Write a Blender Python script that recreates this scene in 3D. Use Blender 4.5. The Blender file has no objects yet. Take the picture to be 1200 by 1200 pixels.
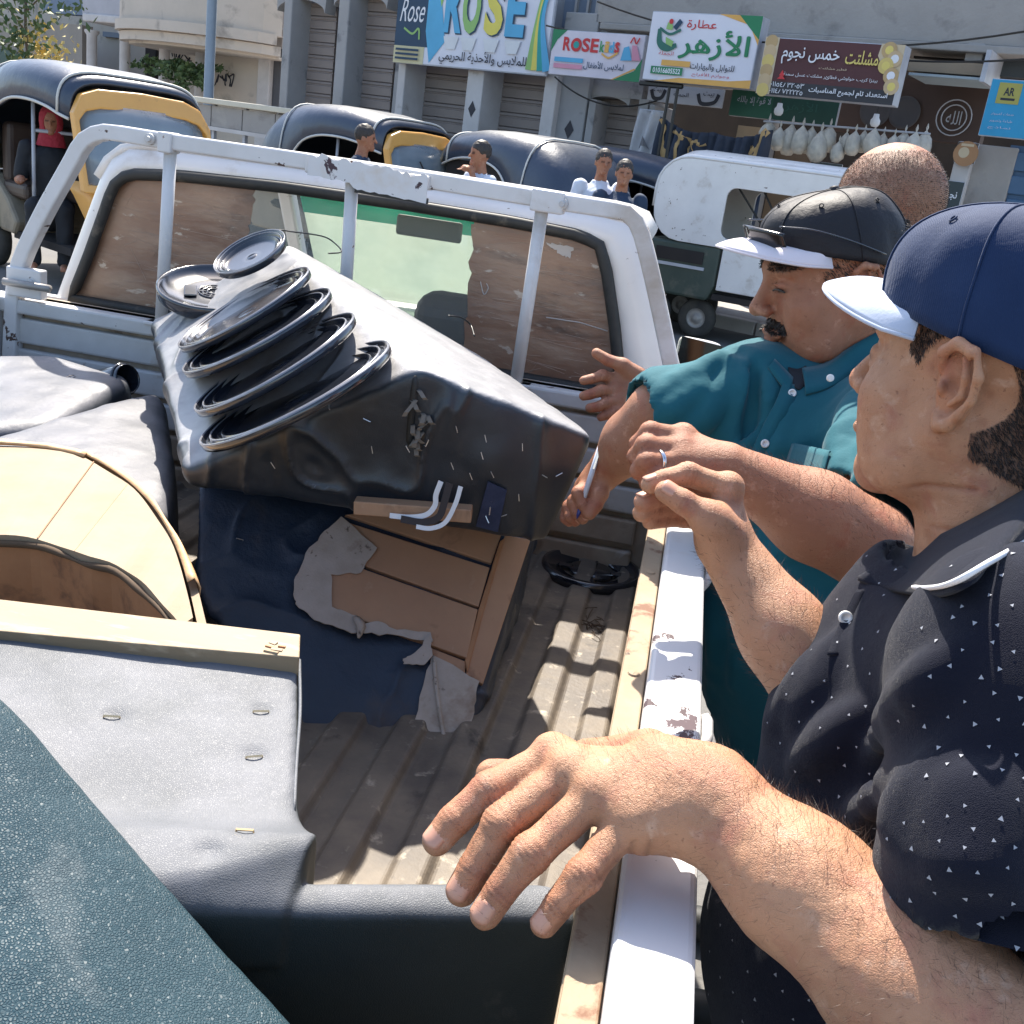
import bpy, bmesh, math, random
import numpy as np
from mathutils import Vector, Matrix
from mathutils.bvhtree import BVHTree
from math import sin, cos, pi, radians, atan, tan, sqrt

random.seed(7)
rng = np.random.default_rng(11)
sc = bpy.context.scene
col = sc.collection

# ------------------------------------------------------------------ camera
FPX = 1230.0                       # focal length in pixels of the 1200 px photograph
ROLL = radians(8.0)
CAM_H = 1.60
c0, s0 = cos(ROLL), sin(ROLL)
PITCH = atan((600 - 182.6) * c0 / FPX)
AZ = -radians(7.9)
fh = np.array([sin(AZ), cos(AZ), 0.0])
rt = np.array([cos(AZ), -sin(AZ), 0.0])
upw = np.array([0, 0, 1.0])
fwd = fh * cos(PITCH) - upw * sin(PITCH)
upc = fh * sin(PITCH) + upw * cos(PITCH)
CP = np.array([0, 0, CAM_H])
cam = bpy.data.objects.new('camera', bpy.data.cameras.new('camera'))
col.objects.link(cam)
cam.data.sensor_width = 36
cam.data.lens = 36 * FPX / 1200
cam.data.clip_start = 0.05
cam.data.clip_end = 2000
rx = rt * c0 + upc * (s0)          # image x axis in the world
ux = upc * c0 - rt * s0            # image up axis
cam.matrix_world = Matrix(((rx[0], ux[0], -fwd[0], CP[0]), (rx[1], ux[1], -fwd[1], CP[1]),
                           (rx[2], ux[2], -fwd[2], CP[2]), (0, 0, 0, 1)))
sc.camera = cam

# ------------------------------------------------------------------ sky, sun, exposure
SUN_EL = radians(54)
SUN_AZ = radians(-20)               # clockwise from +Y
world = bpy.data.worlds.new('World'); sc.world = world; world.use_nodes = True
nt = world.node_tree
sky = nt.nodes.new('ShaderNodeTexSky'); sky.sky_type = 'NISHITA'; sky.sun_disc = False
sky.sun_elevation = SUN_EL; sky.sun_rotation = SUN_AZ
sky.air_density = 1.0; sky.dust_density = 1.6
nt.links.new(sky.outputs[0], nt.nodes['Background'].inputs[0])
nt.nodes['Background'].inputs[1].default_value = 0.14
sun = bpy.data.objects.new('sun', bpy.data.lights.new('sun', 'SUN')); col.objects.link(sun)
sun.data.energy = 4.8; sun.data.angle = radians(0.6); sun.data.color = (1.0, 0.93, 0.82)
sd = Vector((sin(SUN_AZ) * cos(SUN_EL), cos(SUN_AZ) * cos(SUN_EL), sin(SUN_EL)))
sun.rotation_euler = (-sd).to_track_quat('-Z', 'Y').to_euler()
sc.view_settings.view_transform = 'Standard'
sc.view_settings.look = 'None'
sc.view_settings.gamma = 1.0
sc.view_settings.use_curve_mapping = False
sc.view_settings.exposure = 1.22

# ------------------------------------------------------------------ rays through the lens, for measuring places
def ray(px, py):
    x, y = px - 600.0, py - 600.0
    return fwd * FPX + rt * (x * c0 + y * s0) + upc * (x * s0 - y * c0)
def atz(px, py, z): d = ray(px, py); return CP + d * ((z - CAM_H) / d[2])
def aty(px, py, y): d = ray(px, py); return CP + d * (y / d[1])
def atd(px, py, w): return CP + ray(px, py) * (w / FPX)
def atp(px, py, p0, n):
    d = ray(px, py); n = np.array(n, float)
    return CP + d * (np.dot(np.array(p0) - CP, n) / np.dot(d, n))

# ------------------------------------------------------------------ object helpers
ORG = {}
def thing(name, label, cat, loc, group=None, rot=None):
    o = bpy.data.objects.new(name, None); col.objects.link(o)
    o.empty_display_size = 0.1
    o.location = tuple(float(v) for v in loc)
    if rot is not None: o.rotation_euler = rot
    ORG[o.name] = np.array(loc, float) if rot is None else np.zeros(3)
    tag(o, label, cat, group)
    return o
def tag(o, label=None, cat=None, group=None, kind=None):
    if label: o['label'] = label
    if cat: o['category'] = cat
    if group: o['group'] = group
    if kind: o['kind'] = kind
    return o
def mk(name, V, F, m, parent=None, smooth=False, local=False, bev=0, seg=2, mats=None, fm=None, attr=None, autos=None, org=None):
    """one mesh object; V in world coordinates unless local"""
    V = np.asarray(V, float).reshape(-1, 3)
    if parent is not None:
        og = np.zeros(3) if local else ORG[parent.name]
    else:
        og = np.zeros(3) if org is None else np.array(org, float)
    me = bpy.data.meshes.new(name)
    if isinstance(F, np.ndarray):
        nf, k = F.shape
        me.vertices.add(len(V)); me.vertices.foreach_set('co', (V - og).astype(np.float32).ravel())
        me.loops.add(nf * k); me.loops.foreach_set('vertex_index', F.astype(np.int32).ravel())
        me.polygons.add(nf)
        me.polygons.foreach_set('loop_start', np.arange(0, nf * k, k, dtype=np.int32))
        me.polygons.foreach_set('loop_total', np.full(nf, k, dtype=np.int32))
        me.update(calc_edges=True)
    else:
        me.from_pydata([tuple(v) for v in (V - og)], [], F)
    for mm in (mats or [m]): me.materials.append(mm)
    if fm is not None: me.polygons.foreach_set('material_index', np.array(fm, dtype=np.int32))
    if smooth: me.polygons.foreach_set('use_smooth', np.ones(len(me.polygons), dtype=bool))
    if attr is not None:
        a = me.attributes.new('tone', 'FLOAT_COLOR', 'POINT')
        c = np.ones((len(V), 4), np.float32); c[:, :3] = attr
        a.data.foreach_set('color', c.ravel())
    o = bpy.data.objects.new(name, me); col.objects.link(o)
    if parent is not None: o.parent = parent
    else: o.location = tuple(og)
    ORG[o.name] = og
    if bev:
        b = o.modifiers.new('bevel', 'BEVEL'); b.width = bev; b.segments = seg
        b.limit_method = 'ANGLE'; b.angle_limit = radians(35)
    return o

class MB:
    """collects shapes into one mesh"""
    def __init__(s): s.V = []; s.F = []; s.n = 0
    def add(s, V, F):
        V = np.asarray(V, float).reshape(-1, 3)
        s.V.append(V); s.F += [tuple(int(i) + s.n for i in f) for f in F]; s.n += len(V); return s
    def box(s, c, size, R=None):
        q = np.array([[x, y, z] for x in (-.5, .5) for y in (-.5, .5) for z in (-.5, .5)]) * np.array(size)
        if R is not None: q = q @ np.asarray(R).T
        return s.add(q + np.array(c), [(0, 1, 3, 2), (4, 6, 7, 5), (0, 4, 5, 1), (2, 3, 7, 6), (0, 2, 6, 4), (1, 5, 7, 3)])
    def bar(s, a, b, w, h, up=(0, 0, 1)):
        a = np.array(a, float); b = np.array(b, float); d = b - a; L = np.linalg.norm(d); d = d / L
        u = np.array(up, float); u = u - d * np.dot(u, d); u /= np.linalg.norm(u); r = np.cross(d, u)
        return s.box((a + b) / 2, (L, w, h), np.stack([d, r, u], 1))
    def tube(s, P, r, n=8, cap=True, flat=1.0, up=None, closed=False):
        P = np.array(P, float); m = len(P)
        rr = np.full(m, r, float) if np.isscalar(r) else np.array(r, float)
        T = np.gradient(P, axis=0)
        if closed: T = np.roll(P, -1, 0) - np.roll(P, 1, 0)
        T /= np.linalg.norm(T, axis=1)[:, None] + 1e-12
        u = np.array(up if up is not None else (0, 0, 1.0), float)
        if abs(np.dot(u, T[0])) > .95: u = np.array((0, 1.0, 0))
        V = []
        for i in range(m):
            u = u - T[i] * np.dot(u, T[i]); u /= np.linalg.norm(u) + 1e-12
            w = np.cross(T[i], u)
            for k in range(n):
                a = 2 * pi * k / n
                V.append(P[i] + rr[i] * (cos(a) * u * flat + sin(a) * w))
        F = []
        for i in range(m if closed else m - 1):
            j = (i + 1) % m
            for k in range(n):
                F.append((i * n + k, i * n + (k + 1) % n, j * n + (k + 1) % n, j * n + k))
        if cap and not closed:
            F.append(tuple(range(n))[::-1]); F.append(tuple((m - 1) * n + k for k in range(n)))
        return s.add(V, F)
    def lathe(s, prof, n=32, R=None, c=(0, 0, 0), a0=0, a1=2 * pi):
        """prof: (radius, z)"""
        full = abs(a1 - a0 - 2 * pi) < 1e-6; na = n if full else n + 1
        V = []
        for r, z in prof:
            for k in range(na):
                a = a0 + (a1 - a0) * k / n
                V.append((r * cos(a), r * sin(a), z))
        V = np.array(V)
        if R is not None: V = V @ np.asarray(R).T
        F = []
        for i in range(len(prof) - 1):
            for k in range(n):
                k2 = (k + 1) % na
                F.append((i * na + k, i * na + k2, (i + 1) * na + k2, (i + 1) * na + k))
        return s.add(V + np.array(c), F)
    def grid(s, G, thick=None, N=None):
        """G: (a,b,3) array of points; thick: solid sheet"""
        G = np.array(G, float); a, b = G.shape[:2]
        def quads(o, flip):
            q = []
            for i in range(a - 1):
                for j in range(b - 1):
                    f = (o + i * b + j, o + i * b + j + 1, o + (i + 1) * b + j + 1, o + (i + 1) * b + j)
                    q.append(f[::-1] if flip else f)
            return q
        if thick is None: return s.add(G, quads(0, False))
        if N is None:
            N = np.cross(np.gradient(G, axis=0), np.gradient(G, axis=1))
            N /= np.linalg.norm(N, axis=2)[..., None] + 1e-12
        G2 = G - N * thick
        F = quads(0, False) + quads(a * b, True)
        def e(i, j): return i * b + j
        per = [e(0, j) for j in range(b)] + [e(i, b - 1) for i in range(1, a)] + [e(a - 1, j) for j in range(b - 2, -1, -1)] + [e(i, 0) for i in range(a - 2, 0, -1)]
        for k in range(len(per)):
            p, q = per[k], per[(k + 1) % len(per)]
            F.append((q, p, p + a * b, q + a * b))
        return s.add(np.concatenate([G.reshape(-1, 3), G2.reshape(-1, 3)]), F)
    def prism(s, poly, d):
        """poly: list of 3D points (one side), d: extrusion vector"""
        P = np.array(poly, float); n = len(P); d = np.array(d, float)
        F = [tuple(range(n)), tuple(range(2 * n - 1, n - 1, -1))]
        for i in range(n): F.append((i, i + n, (i + 1) % n + n, (i + 1) % n))
        return s.add(np.concatenate([P, P + d]), F)
    def build(s, name, m, parent=None, smooth=False, **k):
        return mk(name, np.concatenate(s.V), s.F, m, parent, smooth, **k)

def fixn(o):
    bm = bmesh.new(); bm.from_mesh(o.data); bmesh.ops.recalc_face_normals(bm, faces=bm.faces); bm.to_mesh(o.data); bm.free(); return o
def dup(o, parent=None):
    c = o.copy(); col.objects.link(c); c.parent = parent
    ORG[c.name] = ORG.get(o.name, np.zeros(3))
    for ch in list(o.children): dup(ch, c)
    return c
def resample(P, n):
    P = np.array(P, float); d = np.r_[0, np.cumsum(np.linalg.norm(np.diff(P, axis=0), axis=1))]
    t = np.linspace(0, d[-1], n)
    return np.stack([np.interp(t, d, P[:, k]) for k in range(P.shape[1])], 1)
def spline(P, n):
    """Catmull-Rom through the points"""
    P = np.array(P, float); Q = np.vstack([2 * P[0] - P[1], P, 2 * P[-1] - P[-2]]); out = []
    m = len(P) - 1
    for t in np.linspace(0, m - 1e-9, n):
        i = int(t); f = t - i; a, b, c, d = Q[i], Q[i + 1], Q[i + 2], Q[i + 3]
        out.append(.5 * ((2 * b) + (-a + c) * f + (2 * a - 5 * b + 4 * c - d) * f * f + (-a + 3 * b - 3 * c + d) * f ** 3))
    return np.array(out)

# ------------------------------------------------------------------ value noise, distance fields, surface nets
_T = rng.random(4096).astype(np.float32)
def vnoise(P, scale=1.0, seed=0):
    Q = np.asarray(P, np.float32) * scale + seed * 17.31; I = np.floor(Q).astype(np.int64); f = Q - I; f = f * f * (3 - 2 * f)
    def h(a, b, c): return _T[(a * 73 + b * 157 + c * 389 + ((a * b) & 63) * 7 + ((b ^ c) & 31) * 131) & 4095]
    x, y, z = I[..., 0], I[..., 1], I[..., 2]; fx, fy, fz = f[..., 0], f[..., 1], f[..., 2]
    r = 0
    for dx in (0, 1):
        for dy in (0, 1):
            for dz in (0, 1):
                r = r + h(x + dx, y + dy, z + dz) * (fx if dx else 1 - fx) * (fy if dy else 1 - fy) * (fz if dz else 1 - fz)
    return r * 2 - 1
def fbm(P, scale, seed=0, oct=3):
    r = 0; a = 1
    for i in range(oct): r = r + a * vnoise(P, scale, seed + i); a *= .5; scale *= 2.03
    return r

class Field:
    def __init__(s, lo, hi, h):
        s.lo = np.array(lo, float); s.h = h
        s.n = np.ceil((np.array(hi, float) - s.lo) / h).astype(int) + 1
        s.F = np.full(tuple(s.n), 9.0, np.float32)
    def sub(s, lo, hi):
        a = np.clip(np.floor((np.array(lo) - s.lo) / s.h).astype(int), 0, s.n)
        b = np.clip(np.ceil((np.array(hi) - s.lo) / s.h).astype(int) + 1, 0, s.n)
        if np.any(b <= a): return None
        ax = [(s.lo[k] + s.h * np.arange(a[k], b[k])).astype(np.float32) for k in range(3)]
        return (slice(a[0], b[0]), slice(a[1], b[1]), slice(a[2], b[2])), ax[0][:, None, None], ax[1][None, :, None], ax[2][None, None, :]
    def op(s, fn, lo, hi, k, mode='u'):
        m = k * 1.3 + 3 * s.h
        r = s.sub(np.array(lo) - m, np.array(hi) + m)
        if r is None: return s
        sl, X, Y, Z = r
        d = fn(X, Y, Z); A = s.F[sl]
        if mode == 'u':
            h = np.maximum(k - np.abs(A - d), 0) / k if k > 0 else 0
            s.F[sl] = np.minimum(A, d) - h * h * k * .25
        else:
            d = -d
            h = np.maximum(k - np.abs(A - d), 0) / k if k > 0 else 0
            s.F[sl] = np.maximum(A, d) + h * h * k * .25
        return s
    def rc(s, a, b, ra, rb=None, k=.01, mode='u', flat=None):
        rb = ra if rb is None else rb
        a = np.array(a, float); b = np.array(b, float); ba = b - a; L = float(ba @ ba) + 1e-12
        def fn(X, Y, Z):
            px, py, pz = X - a[0], Y - a[1], Z - a[2]
            t = np.clip((px * ba[0] + py * ba[1] + pz * ba[2]) / L, 0, 1)
            dx, dy, dz = px - t * ba[0], py - t * ba[1], pz - t * ba[2]
            q = dx * dx + dy * dy + dz * dz
            if flat is not None:          # (unit axis, factor): squeezed along the axis
                ax, f = flat; pr = dx * ax[0] + dy * ax[1] + dz * ax[2]
                q = q + pr * pr * (1 / (f * f) - 1)
            return np.sqrt(q) - (ra + t * (rb - ra))
        R = max(ra, rb)
        return s.op(fn, np.minimum(a, b) - R, np.maximum(a, b) + R, k, mode)
    def chain(s, P, R, k=.01, mode='u', flat=None):
        R = [R] * len(P) if np.isscalar(R) else R
        for i in range(len(P) - 1): s.rc(P[i], P[i + 1], R[i], R[i + 1], k if i else k, mode, flat)
        return s
    def el(s, c, r, k=.01, mode='u', R=None):
        c = np.array(c, float); r = np.array(r, float)
        M = np.eye(3) if R is None else np.asarray(R)      # columns: the axes
        def fn(X, Y, Z):
            x, y, z = X - c[0], Y - c[1], Z - c[2]
            u = (x * M[0, 0] + y * M[1, 0] + z * M[2, 0]) / r[0]
            v = (x * M[0, 1] + y * M[1, 1] + z * M[2, 1]) / r[1]
            w = (x * M[0, 2] + y * M[1, 2] + z * M[2, 2]) / r[2]
            k0 = np.sqrt(u * u + v * v + w * w) + 1e-9
            k1 = np.sqrt((u / r[0]) ** 2 + (v / r[1]) ** 2 + (w / r[2]) ** 2) + 1e-9
            return k0 * (k0 - 1) / k1
        e = np.sqrt(((M * r[None, :]) ** 2).sum(1))
        return s.op(fn, c - e, c + e, k, mode)
    def mesh(s, smooth=1):
        F = s.F; S = F < 0; n = np.array(F.shape)
        c = np.zeros(n - 1, np.int8)
        for i in (0, 1):
            for j in (0, 1):
                for k in (0, 1):
                    c += S[i:n[0] - 1 + i, j:n[1] - 1 + j, k:n[2] - 1 + k]
        I = np.argwhere((c > 0) & (c < 8))
        acc = np.zeros((len(I), 3)); cnt = np.zeros(len(I))
        cs = [(i, j, k) for i in (0, 1) for j in (0, 1) for k in (0, 1)]
        for p in cs:
            for ax in range(3):
                if p[ax]: continue
                q = list(p); q[ax] = 1
                fa = F[I[:, 0] + p[0], I[:, 1] + p[1], I[:, 2] + p[2]]
                fb = F[I[:, 0] + q[0], I[:, 1] + q[1], I[:, 2] + q[2]]
                m = (fa < 0) != (fb < 0)
                t = np.where(m, fa / (fa - fb + 1e-20), 0)
                pt = np.tile(np.array(p, float), (len(I), 1)); pt[:, ax] += t
                acc[m] += pt[m]; cnt[m] += 1
        V = (I + acc / cnt[:, None]) * s.h + s.lo
        idx = -np.ones(n - 1, np.int64); idx[I[:, 0], I[:, 1], I[:, 2]] = np.arange(len(I))
        Q = []
        for ax in range(3):
            a = [slice(None)] * 3; b = [slice(None)] * 3; a[ax] = slice(0, -1); b[ax] = slice(1, None)
            ch = S[tuple(a)] != S[tuple(b)]
            E = np.argwhere(ch)
            o1, o2 = [k for k in range(3) if k != ax]
            ok = (E[:, o1] > 0) & (E[:, o2] > 0) & (E[:, o1] < n[o1] - 1) & (E[:, o2] < n[o2] - 1)
            E = E[ok]
            def cell(d1, d2):
                C = E.copy(); C[:, o1] -= d1; C[:, o2] -= d2; return idx[C[:, 0], C[:, 1], C[:, 2]]
            q = np.stack([cell(1, 1), cell(0, 1), cell(0, 0), cell(1, 0)], 1)
            inside = S[E[:, 0], E[:, 1], E[:, 2]]
            fl = inside if ax != 1 else ~inside
            q[~fl] = q[~fl][:, ::-1]
            Q.append(q)
        Q = np.concatenate(Q)
        for _ in range(smooth): V = lap(V, Q, .5)
        return V, Q
def lap(V, Q, f):
    A = np.zeros_like(V); c = np.zeros(len(V))
    for i in range(4):
        a = Q[:, i]; b = Q[:, (i + 1) % 4]
        for k in range(3):
            A[:, k] += np.bincount(a, V[b, k], len(V)) + np.bincount(b, V[a, k], len(V))
        c += np.bincount(a, minlength=len(V)) + np.bincount(b, minlength=len(V))
    return V * (1 - f) + f * A / np.maximum(c, 1)[:, None]
def normals(V, Q):
    n = np.cross(V[Q[:, 2]] - V[Q[:, 0]], V[Q[:, 3]] - V[Q[:, 1]]); N = np.zeros_like(V)
    for i in range(4):
        for k in range(3): N[:, k] += np.bincount(Q[:, i], n[:, k], len(V))
    return N / (np.linalg.norm(N, axis=1)[:, None] + 1e-12)
def join(parts):
    V = []; Q = []; T = []; n = 0
    for v, q, t in parts: V.append(v); Q.append(q + n); T.append(t); n += len(v)
    return np.concatenate(V), np.concatenate(Q), np.concatenate(T)
def bvh(V, Q): return BVHTree.FromPolygons([tuple(v) for v in V], [tuple(q) for q in Q.tolist()])
def hit(b, px, py):
    d = ray(px, py); d = Vector(d / np.linalg.norm(d))
    r = b.ray_cast(Vector(CP), d)
    return (None, None) if r[0] is None else (np.array(r[0]), np.array(r[1]))

def hull_planes(P):
    bm = bmesh.new()
    for p in P: bm.verts.new(tuple(p))
    bmesh.ops.convex_hull(bm, input=bm.verts)
    c = np.mean(P, axis=0); pl = []
    for f in bm.faces:
        n = np.array(f.normal); q = np.array(f.verts[0].co)
        if n @ (q - c) < 0: n = -n
        if not any(np.dot(n, m) > .9995 and abs(n @ q - d) < 2e-3 for m, d in pl): pl.append((n, float(n @ q)))
    bm.free(); return pl
def softbox(P, rnd=.02, h=.006, disp=None, cut=None, sm=1):
    """rounded convex solid over the points, surface pushed by disp(V, N)"""
    P = np.array(P, float); pl = hull_planes(P)
    fl = Field(P.min(0) - 4 * h, P.max(0) + 4 * h, h)
    sl, X, Y, Z = fl.sub(fl.lo, fl.lo + fl.h * fl.n)
    D = None
    for n, d in pl:
        e = (X * n[0] + Y * n[1] + Z * n[2] - d).astype(np.float32)
        if D is None: D = e
        else:
            hh = np.maximum(rnd - np.abs(D - e), 0) / rnd
            D = np.maximum(D, e) + hh * hh * rnd * .25
    fl.F[...] = D
    if cut: cut(fl)
    V, Q = fl.mesh(sm)
    if disp is not None: V = V + normals(V, Q) * disp(V, normals(V, Q))[:, None]
    return V, Q
# ------------------------------------------------------------------ procedural materials
def mat(name, base, rough=.6, c2=None, cs=6, metal=0, spec=.5, layers=(), bumps=(), sss=0, coat=0, trans=0, alpha=None,
        rvar=0, tone=False, sheen=0, stretch=None, emit=None, ior=None, crough=.12, cior=1.5, top_glare=None):
    """layers: (colour, scale, lo, hi, detail[, rough]) masked by noise; bumps: (kind, scale, strength, dist)"""
    m = bpy.data.materials.new(name); m.use_nodes = True; t = m.node_tree; N = t.nodes; L = t.links
    b = N['Principled BSDF']
    tc = N.new('ShaderNodeTexCoord'); co = tc.outputs['Object']
    if stretch:
        mp = N.new('ShaderNodeMapping'); mp.inputs['Scale'].default_value = stretch; L.new(co, mp.inputs[0]); co = mp.outputs[0]
    def noise(s, det=4, ro=.6, dist=0):
        n = N.new('ShaderNodeTexNoise'); n.inputs['Scale'].default_value = s; n.inputs['Detail'].default_value = det
        n.inputs['Roughness'].default_value = ro; n.inputs['Distortion'].default_value = dist; L.new(co, n.inputs['Vector']); return n.outputs['Fac']
    def ramp(f, lo, hi):
        r = N.new('ShaderNodeMapRange'); r.inputs[1].default_value = lo; r.inputs[2].default_value = hi; L.new(f, r.inputs[0]); return r.outputs[0]
    def mix(f, a, c, kind='MIX'):
        x = N.new('ShaderNodeMix'); x.data_type = 'RGBA'; x.blend_type = kind
        if isinstance(f, (int, float)): x.inputs[0].default_value = f
        else: L.new(f, x.inputs[0])
        for i, v in ((6, a), (7, c)):
            if isinstance(v, tuple): x.inputs[i].default_value = (*v[:3], 1)
            else: L.new(v, x.inputs[i])
        return x.outputs[2]
    c = tuple(base)
    if c2 is not None: c = mix(ramp(noise(cs, 5), .3, .7), tuple(base), tuple(c2))
    R = None
    for ly in layers:
        colr, s, lo, hi = ly[:4]; det = ly[4] if len(ly) > 4 else 6
        f = ramp(noise(s, det, .62, .3), lo, hi)
        c = mix(f, c, tuple(colr))
        if len(ly) > 5:
            x = N.new('ShaderNodeMix'); x.data_type = 'FLOAT'; L.new(f, x.inputs[0])
            if R is None: x.inputs[2].default_value = rough
            else: L.new(R, x.inputs[2])
            x.inputs[3].default_value = ly[5]; R = x.outputs[0]
    if top_glare:      # sun glare painted as a pale tone on the upward faces
        ge = N.new('ShaderNodeNewGeometry'); sx = N.new('ShaderNodeSeparateXYZ'); L.new(ge.outputs['Normal'], sx.inputs[0])
        up_ = ramp(sx.outputs['Z'], top_glare[1], top_glare[2]); nf = N.new('ShaderNodeMapRange'); nf.inputs[1].default_value = .3; nf.inputs[2].default_value = .6; nf.inputs[3].default_value = .55; L.new(noise(9, 8), nf.inputs[0])
        mu = N.new('ShaderNodeMath'); mu.operation = 'MULTIPLY'; L.new(up_, mu.inputs[0]); L.new(nf.outputs[0], mu.inputs[1]); c = mix(mu.outputs[0], c, tuple(top_glare[0]))
    if tone:
        a = N.new('ShaderNodeAttribute'); a.attribute_name = 'tone'; c = mix(1.0, c, a.outputs['Color'], 'MULTIPLY')
    if isinstance(c, tuple): b.inputs['Base Color'].default_value = (*c, 1)
    else: L.new(c, b.inputs['Base Color'])
    if R is not None: L.new(R, b.inputs['Roughness'])
    elif rvar: 
        mr = N.new('ShaderNodeMapRange'); mr.inputs[1].default_value = .3; mr.inputs[2].default_value = .7
        mr.inputs[3].default_value = rough - rvar; mr.inputs[4].default_value = rough + rvar
        L.new(noise(cs * 1.7, 5), mr.inputs[0]); L.new(mr.outputs[0], b.inputs['Roughness'])
    else: b.inputs['Roughness'].default_value = rough
    b.inputs['Metallic'].default_value = metal
    b.inputs['Specular IOR Level'].default_value = spec
    if sss:
        b.inputs['Subsurface Weight'].default_value = sss; b.inputs['Subsurface Radius'].default_value = (1, .35, .18)
        b.inputs['Subsurface Scale'].default_value = .006
    if coat: b.inputs['Coat Weight'].default_value = coat; b.inputs['Coat IOR'].default_value = cior; b.inputs['Coat Roughness'].default_value = crough
    if sheen: b.inputs['Sheen Weight'].default_value = sheen; b.inputs['Sheen Roughness'].default_value = .4
    if trans: b.inputs['Transmission Weight'].default_value = trans
    if ior: b.inputs['IOR'].default_value = ior
    if alpha is not None: b.inputs['Alpha'].default_value = alpha
    last = None
    for kind, s, st, ds in bumps:
        if kind == 'noise': h = noise(s, 5)
        elif kind == 'cell':
            v = N.new('ShaderNodeTexVoronoi'); v.feature = 'DISTANCE_TO_EDGE'; v.inputs['Scale'].default_value = s; L.new(co, v.inputs['Vector'])
            h = ramp(v.outputs['Distance'], 0, .25)
        elif kind == 'grain':
            v = N.new('ShaderNodeTexVoronoi'); v.inputs['Scale'].default_value = s; L.new(co, v.inputs['Vector']); h = v.outputs['Distance']
        elif kind == 'wave':
            v = N.new('ShaderNodeTexWave'); v.inputs['Scale'].default_value = s; v.inputs['Distortion'].default_value = 3; L.new(co, v.inputs['Vector']); h = v.outputs['Fac']
        bp = N.new('ShaderNodeBump'); bp.inputs['Strength'].default_value = st; bp.inputs['Distance'].default_value = ds
        L.new(h, bp.inputs['Height'])
        if last is not None: L.new(last, bp.inputs['Normal'])
        last = bp.outputs[0]
    if last is not None: L.new(last, b.inputs['Normal'])
    if emit: b.inputs['Emission Color'].default_value = (*emit[:3], 1); b.inputs['Emission Strength'].default_value = emit[3]
    return m

MT = {}
MT['white'] = mat('white_paint', (.72, .70, .69), .38, (.63, .61, .59), 9, layers=[((.36, .28, .19), 3.2, .54, .75, 8, .7), ((.10, .06, .045), 14, .645, .655, 8, .8), ((.18, .09, .05), 40, .70, .72, 6, .8)], bumps=[('noise', 60, .08, .003)])
MT['whiteclean'] = mat('white_cab_paint', (.78, .76, .74), .32, (.70, .68, .66), 5, layers=[((.40, .32, .24), 5, .58, .8, 8, .7), ((.12, .07, .05), 16, .67, .68, 8, .8)], coat=.25, bumps=[('noise', 5, .05, .01)])
MT['rail'] = mat('chipped_rail_paint', (.66, .65, .65), .28, layers=[((.62, .56, .5), 14, .55, .75, 8, .5), ((.06, .035, .04), 30, .655, .665, 5, .7), ((.07, .04, .05), 7, .66, .668, 9, .7)], stretch=(1, .6, 1), bumps=[('noise', 45, .12, .002)])
MT['lip'] = mat('dusty_beige_metal', (.36, .27, .175), .7, (.28, .20, .125), 20, layers=[((.16, .07, .035), 18, .58, .66, 8), ((.06, .04, .03), 40, .66, .7, 6)], bumps=[('noise', 80, .3, .002)])
MT['bedfloor'] = mat('dusty_bed_floor', (.21, .17, .125), .62, (.095, .08, .067), 9, layers=[((.09, .075, .065), 5, .5, .68, 9, .5), ((.42, .36, .28), 26, .6, .72, 6), ((.05, .042, .036), 11, .60, .70, 9)], bumps=[('noise', 90, .35, .003), ('noise', 400, .2, .001)])
MT['bedwall'] = mat('stained_bed_wall', (.45, .37, .28), .6, (.30, .23, .17), 12, layers=[((.10, .06, .04), 8, .55, .68, 9), ((.62, .58, .54), 5, .6, .68, 7)], bumps=[('noise', 90, .2, .002)])
MT['frontwall'] = mat('pale_bed_front', (.60, .585, .57), .5, (.50, .48, .46), 12, layers=[((.35, .26, .17), 7, .56, .72, 9), ((.09, .05, .04), 22, .66, .68, 7)], bumps=[('noise', 60, .15, .002)])
MT['rubber'] = mat('black_rubber', (.018, .02, .02), .6, (.035, .034, .032), 30, layers=[((.2, .17, .13), 12, .62, .8, 6)], bumps=[('noise', 200, .2, .001)])
MT['vinyl'] = mat('black_dusty_glare_vinyl', (.009, .016, .025), .46, (.017, .023, .032), 5, spec=.6, coat=.30, crough=.34, cior=1.6, ior=1.5, top_glare=((.30, .295, .30), .35, .8), layers=[((.10, .08, .06), 7, .60, .85, 9, .6), ((.13, .075, .04), 3.4, .58, .8, 9, .7)], bumps=[('cell', 420, .22, .0008), ('noise', 22, .35, .006)])  # pale top tone paints in glare, brown layers are dirt
MT['vinyl_side'] = mat('black_side_vinyl', (.009, .016, .025), .46, (.017, .023, .032), 5, spec=.3, coat=.1, crough=.34, cior=1.6, ior=1.5, top_glare=((.155, .155, .17), .35, .8), layers=[((.10, .08, .06), 7, .60, .85, 9, .6), ((.13, .075, .04), 3.4, .58, .8, 9, .7)], bumps=[('cell', 420, .22, .0008), ('noise', 22, .35, .006)])  # weaker pale top tone, also painted glare
MT['vinyl_blue'] = mat('dark_blue_vinyl', (.008, .020, .042), .5, (.02, .036, .065), 6, spec=.6, layers=[((.09, .065, .045), 4.5, .56, .8, 9, .7)], bumps=[('cell', 420, .2, .0008), ('noise', 22, .5, .008)])
MT['vinyl_panel'] = mat('glare_topped_vinyl', (.022, .032, .034), .5, (.032, .042, .042), 5, spec=.25, coat=.06, crough=.55, cior=1.5, top_glare=((.160, .166, .182), .25, .8), ior=1.5, layers=[((.2, .18, .16), 5, .6, .85, 9, .6)], bumps=[('cell', 500, .28, .0009), ('noise', 14, .06, .004)])  # grey top tone paints glare onto dark vinyl
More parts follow.
